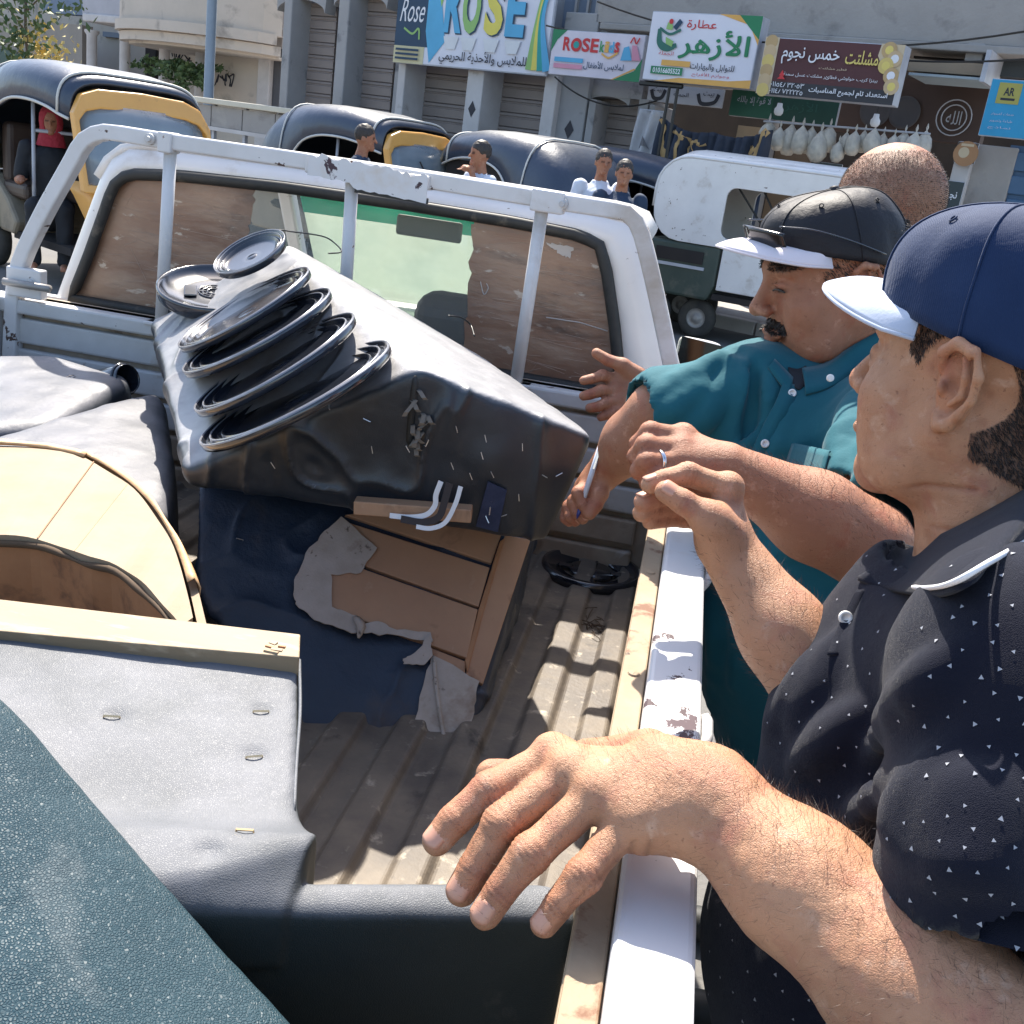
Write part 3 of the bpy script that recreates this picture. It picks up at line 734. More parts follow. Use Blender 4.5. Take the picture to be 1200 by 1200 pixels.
s.curve([(.10, .25), (.12, .45), (.20, .52), (.28, .47)], [.05, .09, .05], C_('dgreen2', .03, .16, .12)); s.curve([(.10, .24), (.2, .32), (.3, .25)], .03, C_('dgreen2', .03, .16, .12)); s.curve([(.24, .24), (.29, .12)], .06, DBLUE)
s.poly([(.16, .25), (.17, .15), (.22, .19), (.22, .26)], LG); s.poly([(.17, .36), (.25, .42), (.24, .50), (.18, .46)], LG); s.disc(.20, .14, .03, RED)
s.text(arabic('للتوابل والبهارات'), .64, .755, .40, .11, BLK, bold=.01); s.text(arabic('وجوازم الأفراح'), .64, .865, .34, .07, RED); s.text(arabic('الجملة'), .20, .60, .14, .07, RED)
s.rect(.17, .69, .44, .77, ORG_); s.rect(.08, .79, .38, .90, GREEN); s.text('01016605522', .23, .845, .26, .075, WHT, bold=.02)
mb = MB()
for x in (785, 795): a, z = fsz(x, 100, .9); mb.tube([fp(a, z, .9), fp(a, z - 1.25, .9)], .022, 6)
a0_, z0_ = fsz(750, 97, .9); a1_, z1_ = fsz(800, 101, .9); mb.tube([fp(a0_, z0_, .9), fp(a1_, z0_, .9)], .03, 6); mb.build('sign_post', MT['blackwire'], s.o)
s = Plate('shop_sign', 'maroon pastry shop sign with white and yellow Arabic lettering and food pictures', [(897, 47), (1059, 48.5), (1050, 121), (886, 112)], 1.1, .24, MAR)
s.rect(0, .76, 1, 1, C_('darkgrey', .03, .03, .035)); s.rect(0, 0, .105, 1, CRM); s.poly([(.84, 0), (1, 0), (1, .62), (.90, .5), (.83, .2)], CRM)
for k in range(6): s.disc(.05, .08 + k * .17, .075, C_('bun%d' % (k % 3), .50 + .08 * (k % 3), .34 + .08 * (k % 3), .16 + .08 * (k % 2)), name='pastry_print', n=14); 
for k, (u, v) in enumerate(((.90, .10), (.95, .24), (.90, .36), (.95, .52), (.97, .70))): s.disc(u, v, .085, C_('bun%d' % (k % 3), .5, .34, .16), name='pastry_print', n=14); s.disc(u, v, .045, WHT if k % 2 else YEL, name='pastry_print', n=12)
s.text(arabic('خمس نجوم'), .36, .30, .42, .30, WHT, bold=.01); s.text(arabic('مشلتت'), .73, .26, .23, .24, YEL, bold=.012)
s.text(arabic('فطير مشلتت'), .54, .48, .2, .05, CRM); s.text(arabic('بيتزا كريب حواوشي فطائر مشلتت عسل سمنة'), .53, .635, .68, .09, WHT)
s.text(arabic('استعداد تام لجميع المناسبات'), .68, .875, .56, .13, WHT, bold=.015)
s.text('٠١١٥٤٨٣٢٠٥٣', .235, .815, .25, .085, WHT); s.text('٠١١٤٨٧٢٢٢٢٥', .235, .93, .25, .085, WHT)
s.poly([(.16, .66), (.18, .56), (.20, .66)], RED); s.poly([(.15, .72), (.18, .64), (.21, .72)], RED)
s = Plate('shop_sign', 'bright blue sign with small yellow square at the right edge of the photo', [(1158, 93), (1262, 97), (1258, 172), (1151, 157)], .6, .05, C_('signblue', .02, .30, .52))
s.rect(.10, .06, .36, .42, C_('ochre', .40, .36, .08)); s.text('AR', .23, .21, .12, .14, BLK, bold=.03); s.rect(.15, .32, .31, .36, BLK)
for k in range(3): s.text(arabic(('خدمات كمبيوتر', 'طباعة وتصوير', 'نماذج')[k]), .22, .60 + k * .12, .26, .055, SILV)
s = Plate('shop_sign', 'dark green sign with pale Arabic prayer text half hidden by the spice sign', [(858, 100), (985, 112), (981, 148), (856, 136)], -.4, .05, C_('deepgreen', .015, .075, .05))
s.rect(.0, .0, .40, .98, C_('midgreen', .02, .12, .07)); s.text(arabic('لا قوة إلا بالله'), .22, .45, .32, .30, SILV); s.text(arabic('الأزهر'), .66, .5, .3, .4, C_('dg3', .03, .13, .09))
s = Plate('shop_sign', 'narrow grey white sign with two looping emblems under the spice sign posts', [(760, 98), (848, 104), (846, 126), (758, 119)], -.1, .05, C_('offwhite', .48, .48, .50))
s.curve([(.05, .35), (.1, .8), (.2, .75), (.24, .3)], .05, BLK); s.curve([(.68, .35), (.74, .85), (.9, .75), (.95, .3)], .05, BLK)
s.text(arabic('بيت'), .14, .35, .12, .3, BLK); s.text(arabic('بيت'), .82, .35, .14, .3, BLK); s.text(arabic('الجملة'), .46, .5, .2, .3, BLK)
s = Plate('shop_sign', 'small dark sign with pale Arabic lettering low behind the bald man', [(1102, 210), (1126, 213), (1125, 255), (1100, 252)], .1, .04, C_('darksign', .045, .06, .06))
s.text(arabic('نجوم'), .45, .45, .7, .3, WHT, bold=.02)
s = Plate('poster', 'small framed food poster on the pale column right of the bald head', [(1121, 165), (1146, 168), (1143, 193), (1119, 190)], .02, .03, C_('poster', .10, .08, .07))
s.disc(.5, .55, .14, C_('foodorange', .42, .22, .10)); s.disc(.4, .5, .06, CRM); s.rect(.2, .08, .8, .2, CRM)
s = Plate('chalkboard', 'black menu board in a pale frame under the hanging bags', [(951, 188), (987, 193), (982, 219), (946, 213)], .2, .03, C_('board', .04, .05, .045), cat='board', frame=MT['trim'])
s.text('h', .48, .5, .13, .3, CRM); s.text('n', .64, .52, .12, .2, CRM)

# --- shop front clutter
em = thing('wall_ornament', 'round pale calligraphy emblem on the dark brown shop back wall', 'ornament', fp(*fsz(1118, 160, -.95), -.95))
a, z = fsz(1118, 138, -.95); mb = MB()
for r in (.21, .15): mb.tube([fp(a + r * cos(t), z + r * sin(t), -.94) for t in np.linspace(0, 2 * pi, 25)[:-1]], .008, 5, closed=True)
mb.build('ring', MT['signframe'], em); text(arabic('الله'), a, z, .18, .16, -.94, MT['signframe'], em)
for k, (x, y, d) in enumerate(((1060, 132, 'left of the calligraphy emblem'), (1026, 130, 'hidden partly by the pastry sign'))):
    em = thing('wall_ornament', 'faint round plate on the shop back wall, ' + d, 'ornament', fp(*fsz(x, y, -.95), -.95)); a, z = fsz(x, y, -.95)
    mb = MB(); mb.lathe([(0, .0), (.14, .0), (.19, .02), (.2, .01)], 24, np.stack([TR, ZU, NF], 1), fp(a, z, -.95)); mb.build('plate', C_('plate', .08, .075, .08), em, smooth=True)
for k, (x, y) in enumerate(((1026, 141), (913, 128))):
    lb = thing('hanging_lamp', ('white bulb lamp hanging under the right half of the pastry sign', 'white bulb lamp hanging between the green sign halves')[k], 'lamp', fp(*fsz(x, y, .5), .5))
    a, z = fsz(x, y, .5); mb = MB(); mb.tube([fp(a, z + .3, .5), fp(a, z + .06, .5)], .006, 5); mb.build('cord', MT['blackwire'], lb)
    mb = MB(); mb.lathe([(0, -.075), (.035, -.07), (.055, -.04), (.055, .0), (.035, .03), (.03, .07), (0, .07)], 12, c=fp(a, z, .5)); mb.build('bulb', WHT, lb, smooth=True)
xs = [(899, 156), (912, 163), (925, 164), (938, 164), (949, 165), (959, 172), (970, 163), (981, 178), (990, 168), (1000, 168), (1011, 166), (1022, 167), (1033, 170), (1046, 170), (1058, 168), (1070, 171), (1082, 170)]
bg_lab = ['leftmost cloudy plastic bag hanging by the drape', 'rightmost cloudy plastic bag hanging in the pastry shop row']
ORD = 'first second third fourth fifth sixth seventh eighth ninth tenth eleventh twelfth thirteenth fourteenth fifteenth sixteenth seventeenth'.split()
for i, (x, y) in enumerate(xs):
    a, z = fsz(x, y, .1 + .1 * (i % 2))
    r = (.115 if i < 6 else .10) * (.85 + .3 * random.random())
    prof = [(0, -1.15), (.5, -1.1), (.95, -.6), (1, 0), (.8, .55), (.3, .95), (.08, 1.15), (.16, 1.4), (.02, 1.75)]
    mb = MB(); mb.lathe([(q * r * (1 + .1 * random.random()), w_ * r * 1.25) for q, w_ in prof], 9, c=(0, 0, 0))
    V = np.concatenate(mb.V); V[:, :2] *= 1 + .18 * vnoise(V * 30, 1, i)[:, None]; V[:, 0] *= .9
    o = mk('plastic_bag', V, mb.F, MT['bag'], smooth=True); o.location = tuple(fp(a, z, .1 + .1 * (i % 2)))
    tag(o, 'cloudy tied plastic bag hanging at the shop front, %s from the left in its row' % ORD[i], 'bag', 'plastic bags hanging along the shop front')
mb = MB(); a, z = fsz(895, 142, .15); b, _ = fsz(1092, 150, .15); mb.tube([fp(a, z, .15), fp(b, z + .05, .15)], .012, 6); tag(mb.build('hanging_rail', MT['signframe']), 'thin metal rail the plastic bags hang from', 'rail')
# drape with gold print
dr = thing('printed_drape', 'dark blue cloth drape with gold baroque print hung in front of the shop', 'drape', fp(*fsz(835, 225, .55), .55))
U = np.linspace(0, 1, 60); G = np.zeros((60, 30, 3)); A0, zt_ = fsz(775, 136, .5); A1, zt2 = fsz(905, 152, .5)
for i, u in enumerate(U):
    for j, v in enumerate(np.linspace(0, 1, 30)):
        sag = .25 * sin(pi * u) * (1 - .3 * v) + .12 * abs(sin(2 * pi * u))
        G[i, j] = fp(A0 + (A1 - A0) * u, (zt_ * (1 - u) + zt2 * u) - sag * .45 - v * 1.3, .5 + .10 * sin(u * 34 + 2 * sin(v * 3)) * (.3 + v) + .04 * sin(u * 80 + v * 5))
mb = MB(); mb.grid(G, thick=.008); mb.build('cloth', MT['drape'], dr, smooth=True)
Vg = []; 
def on_drape(u, v): 
    i = min(max(u, 0), .999) * 59; j = min(max(v, 0), .999) * 29; a, b = int(i), int(j); f, g_ = i - a, j - b
    return (G[a, b] * (1 - f) * (1 - g_) + G[a + 1, b] * f * (1 - g_) + G[a, b + 1] * (1 - f) * g_ + G[a + 1, b + 1] * f * g_) + NF * .012
mb = MB()
for (u0, v0, u1, v1, wd) in ((.02, .0, .18, 1, .10), (.22, .0, .12, 1.0, .10), (.28, .05, .60, .60, .02), (.48, .95, .92, .15, .07), (.50, .75, .98, .0, .10), (.12, .05, .45, .12, .06), (.30, .12, .36, .5, .08), (.66, .15, .72, .5, .08), (.84, .08, .9, .5, .09), (.62, 1, .82, .55, .10), (.30, .9, .46, .55, .10), (.80, .95, .95, .6, .09)):
    P = [on_drape(u0 + (u1 - u0) * t + .012 * sin(t * 25), v0 + (v1 - v0) * t + .02 * cos(t * 21)) for t in np.linspace(0, 1, 30)]
    wv = wd * (.55 + .45 * np.abs(np.sin(np.linspace(0, 14, 30)))); P = np.array(P)
    T = np.gradient(P, axis=0); T /= np.linalg.norm(T, axis=1)[:, None] + 1e-9; S = np.cross(T, NF)
    mb.grid(np.stack([P - S * wv[:, None] / 2, P + NF * .012, P + S * wv[:, None] / 2], 1))
mb.build('gold_print', MT['gold'], dr, smooth=True)
o = thing('hanging_sheet', 'dirty white cloth sheet hanging beside the arched shutter', 'cloth', fp(*fsz(762, 190, .3), .3))
G = np.zeros((14, 16, 3)); a, z = fsz(750, 128, .35); b, z2 = fsz(776, 133, .35)
for i in range(14):
    for j in range(16): G[i, j] = fp(a + (b - a) * i / 13 - .06 * j / 15, z - j * .055, .35 + .05 * sin(i * .9 + j * .2))
mb = MB(); mb.grid(G, thick=.006); mb.build('cloth', MT['tarp'], o, smooth=True)
mk('print_mark', [G[4, 9] + NF * .03, G[7, 6] + NF * .06, G[11, 9] + NF * .06, G[8, 8] + NF * .05], [(3, 2, 1, 0)], flat('greyp', (.2, .2, .22)), o)
mb = MB(); mb.tube([G[0, 0], G[-1, 0]], .01, 5); mb.build('rod', MT['signframe'], o)

for k, (x0, y0, x1, y1, sg_, of) in enumerate(((640, 30, 900, 44, .12, .4), (700, 2, 1240, 30, .35, .9), (880, 40, 1240, 66, .16, .5), (650, 90, 770, 118, .2, .3))):
    a0_, z0_ = fsz(x0, y0, of); a1_, z1_ = fsz(x1, y1, of); P = [fp(a0_ + (a1_ - a0_) * t, z0_ + (z1_ - z0_) * t - sg_ * 4 * t * (1 - t), of) for t in np.linspace(0, 1, 20)]
    mb = MB(); mb.tube(P, .012, 5); tag(mb.build('cable', MT['blackwire'], org=P[10]), ('thin black cable sagging above the white spice sign', 'long black cable across the raw concrete wall', 'black cable strung behind the pastry sign', 'short black cable drooping below the pink kids sign')[k], 'cable')
# --- cream building far left
lb = thing('apartment_building', 'cream plastered building with round columns and curved balcony at upper left', 'building', fp(-14, .0, -3))
OFF = -3.0
mb = MB(); fbox(mb, -80, 60, 334, 110, OFF - 2.6, OFF - 2.4, z0=0, z1=9); mb.build('wall', MT['cream'], lb)
mb = MB(); fbox(mb, 238, 40, 331, 120, OFF - 1.6, OFF - .35, z0=0, z1=9); mb.build('wall_block', MT['cream'], lb, bev=.03)
mb = MB(); fbox(mb, 96, 24, 334, 34, OFF - 2.4, OFF + .1); mb.build('balcony_slab', MT['trim'], lb, bev=.03)
mb = MB(); fbox(mb, 96, -6, 160, 25, OFF - .1, OFF + .05); mb.build('balcony_wall', flat('lilacwall', (.42, .41, .44)), lb, bev=.02)
a, z = fsz(160, 28, OFF); b, _ = fsz(331, 30, OFF); zt = fsz(245, -15, OFF)[1]
def bow(t, z, e=0): return fp(a + (b - a) * t, z, OFF + .05 + e + 1.0 * sin(pi * min(1, max(0, t))) ** .6)
for nm, z0_, z1_, e in (('balcony_parapet', z - .05, zt, 0), ('balcony_band', z - .22, z - .02, .12), ('balcony_band', z - .42, z - .24, .0)):
    G = np.array([[bow(t, zz, e) for t in np.linspace(0, 1, 25)] for zz in (z0_, z1_)]); mb = MB(); mb.grid(G, thick=.2); fixn(mb.build(nm, MT['cream'], lb))
G = np.array([[fp(a + (b - a) * t, z - .42, OFF - 1.2) for t in np.linspace(0, 1, 25)], [bow(t, z - .42, 0) for t in np.linspace(0, 1, 25)]]); mb = MB(); mb.grid(G, thick=.05); fixn(mb.build('balcony_soffit', MT['cream'], lb))
for k in range(14):      # balusters of the upper balcony
    p = bow(.55 + k * .033, zt - .02, .0); mb = MB(); mb.lathe([(.03, 0), (.06, .06), (.03, .16), (.05, .3), (.03, .42)], 8, c=p); mb.build('baluster', MT['trim'], lb, smooth=True)
for x in (101, 140, 187, 230):
    a_, z_ = fsz(x, 34, OFF); mb = MB(); mb.lathe([(.17, 0), (.17, .1), (.13, .14), (.12, z_ - .12), (.17, z_ - .05), (.17, z_)], 14, c=fp(a_, 0, OFF - .15)); mb.build('column', MT['trim'], lb, smooth=True)
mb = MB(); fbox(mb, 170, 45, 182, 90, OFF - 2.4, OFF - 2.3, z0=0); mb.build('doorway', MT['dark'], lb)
mb = MB(); fbox(mb, 120, 38, 150, 44, OFF - 2.4, OFF - 2.3); mb.build('window', flat('bluegrey', (.1, .12, .2)), lb)
mb = MB(); fbox(mb, 316, 56, 329, 94, OFF - .35, OFF - .33, z0=0); mb.build('window', flat('dkwin', (.08, .08, .09)), lb)
mb = MB(); fbox(mb, 302, 56, 316, 95, OFF - .35, OFF - .22, z0=0); mb.build('pilaster', MT['trim'], lb, bev=.02)
mb = MB(); fbox(mb, 300, 42, 331, 55, OFF - .35, OFF - .12); mb.build('lintel', MT['trim'], lb, bev=.02)
# graffiti strokes
def graf(px0, py0, w, h, seed, off, par, lay=0):
    r = random.Random(seed); mb = MB()
    for k in range(5):
        x = px0 + w * k / 5; P = [fp(*fsz(x + r.uniform(-2, w / 4), py0 + r.uniform(0, h), off), off + .004) for _ in range(4)]
        P = spline(P, 14); mb.tube(P, .018, 4, flat=1)
    mb.build('graffiti', BLK, par)
graf(254, 86, 20, 16, 3, OFF - .345, lb); graf(192, 58, 34, 14, 5, OFF - 2.395, lb)
# garden wall and dark doorway at the far left, shrubs, tree, pole
gw = thing('garden_wall', 'dull brown plastered wall with dark green arched gate behind the left rickshaw', 'wall', fp(-18, 0, -1))
mb = MB(); fbox(mb, -120, 20, 96, 90, -3.6, -3.3, z0=0); mb.build('wall', flat('brownwall', (.25, .22, .19)), gw)
mb = MB(); a, z = fsz(-60, 50, -3.2); b, _ = fsz(93, 58, -3.2)
mb.prism([fp(a, 0, -3.3), fp(b, 0, -3.3)] + [fp(a + (b - a) * t, .4 + (z - .4) * (1 - max(0, (t - .35) / .65) ** 2.2) ** .5, -3.3) for t in np.linspace(1, 0, 14)], NF * .12); fixn(mb.build('gate', flat('gategreen', (.03, .075, .06)), gw))
mb = MB(); fbox(mb, 50, -30, 100, 16, -3.5, -3.2, z1=9); mb.build('blue_panel', flat('bluepanel', (.13, .18, .26)), gw)
def foliage(name, label, cat, c, r, n, m, size=.05, trunk=None, m2=None, group=None):
    t = thing(name, label, cat, (c[0], c[1], 0), group); R = np.random.default_rng(int(abs(c[0] * 100)) + 3)
    for nm, mm, cnt in (('crown', m, n), ('blossoms', m2, n // 3)):
        if mm is None: continue
        cl = R.normal(size=(max(6, n // 60), 3)) * .42
        if nm == 'blossoms': cl = cl[:3] * .5 + np.array([.2, .2, -.3])
        P = cl[R.integers(0, len(cl), cnt)] + R.normal(size=(cnt, 3)) * .17
        P = P * np.array(r) + np.array(c)
        d = R.normal(size=(cnt, 3)); d /= np.linalg.norm(d, axis=1)[:, None]; e = np.cross(d, R.normal(size=(cnt, 3))); e /= np.linalg.norm(e, axis=1)[:, None]
        S = size * R.uniform(.5, 1.3, (cnt, 1)); V = np.stack([P - d * S, P + e * S * .5, P + d * S, P - e * S * .5], 1).reshape(-1, 3)
        mk(nm, V, np.arange(cnt * 4).reshape(-1, 4), mm, t)
    if trunk:
        mb = MB(); P = spline([(c[0] + .1, c[1], 0), (c[0], c[1] + .1, c[2] * .4), (c[0] - .08, c[1], c[2]), (c[0], c[1], c[2] + r[2] * .6)], 12); mb.tube(P, np.linspace(trunk, trunk * .25, 12), 7)
        for k in range(6):
            q = P[5 + k]; e = q + np.array([cos(k * 2.1) * r[0] * .6, sin(k * 2.1) * r[1] * .6, r[2] * .35]); mb.tube(spline([q, (q + e) / 2 + (0, 0, .05), e], 6), np.linspace(trunk * .4, trunk * .1, 6), 5)
        mb.build('trunk', MT['bark'], t, smooth=True)
foliage('flowering_tree', 'thin tree with yellow blossom clusters at the upper left corner', 'tree', aty(35, 30, 17), (1.0, .6, 1.3), 700, MT['leaf'], .07, .05, MT['leafy'])
foliage('shrub', 'low green shrub under the cream building columns', 'plant', fp(*fsz(205, 80, OFF + .6), OFF + .6), (.8, .4, .22), 900, MT['leaf'], .07)
foliage('shrub', 'taller green bush beside the grey street pole', 'plant', fp(*fsz(232, 84, OFF + .6), OFF + .6), (.45, .4, .32), 700, MT['leaf'], .07)
mb = MB(); p = aty(245, 96, 17.5); mb.lathe([(.11, 0), (.11, .3), (.085, .35), (.075, 7)], 12, c=(p[0], p[1], 0)); o = thing('street_pole', 'slim grey blue steel street pole in front of the cream building', 'pole', (p[0], p[1], 0)); mb.build('shaft', flat('poleblue', (.26, .31, .36)), o, smooth=True)
mb = MB(); mb.box((p[0], p[1], .02), (.4, .4, .04)); mb.build('base_plate', MT['signframe'], o)
# low kiosk roof behind the left rickshaw
kp0 = aty(215, 103, 14.8); kp1 = aty(366, 127, 13.6)
ks = thing('street_stall', 'long low stall with cream roof edge and weathered grey side boards behind the left rickshaw', 'stall', (kp0[0], kp0[1] + .5, 0))
d_ = kp1 - kp0; d_[2] = 0; L_ = np.linalg.norm(d_); d_ /= L_; n_ = np.array([-d_[1], d_[0], 0]); zr = 1.74
def kq(u, w, z): return np.array([kp0[0], kp0[1], 0]) + d_ * u + n_ * w + ZU * z
Rk = np.stack([d_, n_, ZU], 1)
mb = MB(); mb.box(kq(L_ / 2, .8, zr + .02), (L_ + .2, 1.8, .07), Rk); mb.build('roof', flat('roofcream', (.66, .60, .47)), ks, bev=.01)
for k in range(4):
    mb = MB(); mb.box(kq(L_ * (k + .5) / 4, .0, zr - .17), (L_ / 4 - .02, .05, .27), Rk); mb.build('board', MT['cement'], ks, bev=.006)
mb = MB(); mb.box(kq(L_ / 2, .0, zr - .33), (L_, .07, .05), Rk); mb.build('rail', MT['trim'], ks)
for k in range(5):
    mb = MB(); mb.box(kq(L_ * k / 4, .04, zr / 2), (.05, .05, zr), Rk); mb.build('post', MT['signframe'], ks)
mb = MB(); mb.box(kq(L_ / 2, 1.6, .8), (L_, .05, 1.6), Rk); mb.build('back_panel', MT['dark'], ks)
mb = MB(); mb.box(kq(L_ * .45, .7, .45), (L_ * .8, .7, .9), Rk); mb.build('counter', flat('counter', (.12, .11, .1)), ks, bev=.02)
mb = MB(); mb.box(kq(L_ * .85, .2, .95), (.5, .1, .35), Rk); mb.build('crate_panel', MT['khaki'], ks, bev=.01)
# ------------------------------------------------------------------ auto rickshaws
def rickshaw(label, pos, heading, canopy='canopy', body='khaki', front='orange', rear='rearvinyl', scale=1.06, square=0, group='auto rickshaws parked along the street'):
    t = thing('auto_rickshaw', label, 'auto rickshaw', (pos[0], pos[1], 0), group, rot=(0, 0, heading)); t.scale = (scale,) * 3
    X = [-1.32, -1.27, -1.15, -.98, -.80, -.72, -.62, -.45, -.2, .1, .35, .5, .62]
    ZT_ = [1.02, 1.28, 1.50, 1.64, 1.71, 1.725, 1.735, 1.745, 1.75, 1.74, 1.71, 1.68, 1.63]
    HW = [.50, .56, .60, .63, .64, .64, .64, .645, .65, .64, .62, .60, .57]
    ZL = [.80, .78, .78, .78, .80, .98, 1.16, 1.34, 1.42, 1.43, 1.40, 1.36, 1.33]
    if square: ZL = [.95, .93, .93, .93, .93, .93, .93, .95, 1.47, 1.47, 1.46, 1.44, 1.42]; ZT_ = [1.35, 1.52, 1.60, 1.66, 1.68, 1.69, 1.7, 1.7, 1.7, 1.69, 1.68, 1.66, 1.63]
    n = 21; G = []
    for x, zt, hw, zl in zip(X, ZT_, HW, ZL):
        row = []; e = .45
        for k in range(n):
            a = pi * k / (n - 1); cx, sx = cos(a), sin(a)
            y = hw * math.copysign(abs(cx) ** e, cx); z = zl + (zt - zl) * abs(sx) ** (e + .15)
            row.append((x + .0 * z, y, z))
        G.append(row)
    G = np.array(G); mb = MB(); mb.grid(G[::-1], thick=.025); fixn(mb.build('canopy', MT[canopy], t, smooth=True, local=True))
    mb = MB(); nn = 10
    zb, hb = ZT_[0], HW[0]
    G2 = np.array([[(-1.33 - .02 * (1 - v), hb * u_ * (1.0), .80 + (zb - .80) * v * (1 - .08 * u_ * u_)) for u_ in np.linspace(-1, 1, nn)] for v in np.linspace(0, 1, 5)])
    mb.grid(G2, thick=.02); fixn(mb.build('rear_flap', MT[rear], t, smooth=True, local=True))
    mk('rear_window', [(-1.362, -.22, 1.0), (-1.362, .22, 1.0), (-1.352, .20, 1.13), (-1.352, -.20, 1.13)], [(3, 2, 1, 0)], MT['signwhite'], t, local=True)
    for sgn in (1, -1):
        P = spline([(x, sgn * hw * 1.005, zl) for x, hw, zl in list(zip(X, HW, ZL))[4:]], 30); mb = MB(); mb.tube(P, .012, 6); mb.build('piping', MT['piping'], t, smooth=True, local=True)
    P = [g_ for g_ in G[-2]]; mb = MB(); mb.tube([np.array(p) * (1, 1.01, 1.006) for p in P], .011, 6); mb.build('piping', MT['piping'], t, smooth=True, local=True)
    P = [g_ for g_ in G[4]]; mb = MB(); mb.tube([np.array(p) * (1, 1.012, 1.008) for p in P], .009, 6); mb.build('piping', MT['piping'], t, smooth=True, local=True)
    # tub
    pts = [(-1.33, .79), (-1.36, .55), (-1.25, .36), (-.35, .34), (-.28, .45), (-.45, .62), (-.72, .80)]
    mb = MB(); mb.prism([(x, -.58, z) for x, z in pts], (0, 1.16, 0)); fixn(mb.build('rear_body', MT[body], t, local=True, bev=.03))
    mb = MB(); mb.prism([(x, -.6, z) for x, z in [(-.95, .66), (-.88, .70), (-.78, .70), (-.70, .66), (-.62, .5), (-.6, .34), (-.66, .34), (-.7, .5), (-.76, .6), (-.9, .62)]], (0, 1.2, 0)); fixn(mb.build('fender', MT['rubber'], t, local=True, bev=.01))
    mb = MB(); mb.box((.1, 0, .34), (1.0, 1.1, .06)); mb.build('floor', MT['dark'], t, local=True)
    mb = MB(); mb.box((-.62, 0, .98), (.14, 1.05, .5)); mb.box((-.42, 0, .70), (.46, 1.08, .14)); mb.build('passenger_seat', MT['seat'], t, local=True, bev=.05, seg=3)
    mb = MB(); mb.box((.12, 0, .72), (.34, .62, .12)); mb.build('driver_seat', MT['seat'], t, local=True, bev=.04, seg=3)
    mb = MB()
    for y in (-.55, .55): mb.tube([(-.02, y, .36), (-.02, y, 1.46)], .016, 6)
    mb.tube([(-.02, -.55, 1.2), (-.02, .55, 1.2)], .014, 6); mb.tube([(-.5, -.5, 1.60), (.5, -.5, 1.55)], .012, 6); mb.tube([(-.5, .5, 1.60), (.5, .5, 1.55)], .012, 6); mb.build('frame_tubes', MT['signframe'], t, local=True, smooth=True)
    G5 = np.array([[(x, .575, z) for x in np.linspace(-.75, .52, 6)] for z in (.62, 1.0, 1.40)]); mb = MB(); mb.grid(G5, thick=.012); fixn(mb.build('interior_shade_sheet', MT['dark'], t, local=True))  # added dark sheet, standing in for the shade inside
    # front
    F_ = [(.60, .60, .86), (.60, .60, 1.50), (.60, .42, 1.60), (.60, -.42, 1.60), (.60, -.60, 1.50), (.60, -.60, .86)]
    xf = lambda z: .60 + (1.62 - z) * .28
    yy = [(-.57, .82), (-.58, 1.38), (-.50, 1.52), (-.36, 1.57), (0, 1.585), (.36, 1.57), (.50, 1.52), (.58, 1.38), (.57, .82)]
    yi = [(-.53, .88), (-.54, 1.33), (-.48, 1.40), (-.36, 1.43), (0, 1.44), (.36, 1.43), (.48, 1.40), (.54, 1.33), (.53, .88)]
    V = [(xf(z) + .05, y, z) for y, z in yy] + [(xf(z) + .05, y, z) for y, z in yi] + [(xf(z) - .03, y, z) for y, z in yy] + [(xf(z) - .03, y, z) for y, z in yi]
    Fc = []; m_ = 9
    for i in range(m_):
        j = (i + 1) % m_; Fc += [(i, j, m_ + j, m_ + i), (2 * m_ + i, 3 * m_ + i, 3 * m_ + j, 2 * m_ + j), (i, 2 * m_ + i, 2 * m_ + j, j), (m_ + i, m_ + j, 3 * m_ + j, 3 * m_ + i)]
    fixn(mk('windshield_frame', V, Fc, MT[front], t, local=True, bev=.015))
    mb = MB(); G3 = np.array([[(xf(z) + .0 + .05 * (1 - (y / .55) ** 2), y * .98, z) for y in np.linspace(-.53, .53, 9)] for z in (.88, 1.1, 1.3, 1.46)]); mb.grid(G3, thick=.006); mb.build('windshield', MT['glass'], t, local=True, smooth=True)
    mb = MB(); mb.tube([(xf(.9) + .09, .1, .9), (xf(1.3) + .08, -.15, 1.3)], .008, 5); mb.build('wiper', MT['blackwire'], t, local=True)
    G4 = []
    for z, xo, hw in ((.30, .78, .36), (.45, .98, .42), (.62, 1.02, .48), (.78, .93, .53), (.88, xf(.88) + .05, .57)):
        G4.append([(xo - .30 * abs(u_) ** 2.2, hw * u_, z) for u_ in np.linspace(-1, 1, 13)])
    mb = MB(); mb.grid(np.array(G4), thick=.03); fixn(mb.build('front_cowl', MT[front if not square else body], t, local=True, smooth=True))
    for y in (-.3, .3):
        mb = MB(); R = Matrix.Rotation(pi / 2, 3, 'Y'); mb.lathe([(0, .035), (.06, .03), (.085, 0), (.085, -.05)], 16, np.array(R), (1.0, y, .66)); mb.build('headlight', MT['signwhite'], t, local=True, smooth=True)
    for x, y in ((-.88, .50), (-.88, -.50), (.98, 0)):
        R = np.array(Matrix.Rotation(pi / 2, 3, 'X')); mb = MB(); mb.lathe([(.13, -.05), (.2, -.055), (.228, -.035), (.235, 0), (.228, .035), (.2, .055), (.13, .05)], 24, R, (x, y, .235))
        w = mb.build('wheel', MT['tyre'], t, local=True, smooth=True); ORG[w.name] = np.zeros(3)
        mb = MB(); mb.lathe([(0, -.045), (.05, -.05), (.06, -.02), (.12, -.03), (.135, -.045), (.135, .045), (.12, .03), (.06, .02), (.05, .05), (0, .045)], 20, R, (x, y, .235)); mb.build('rim', MT['rim'], w, local=True, smooth=True)
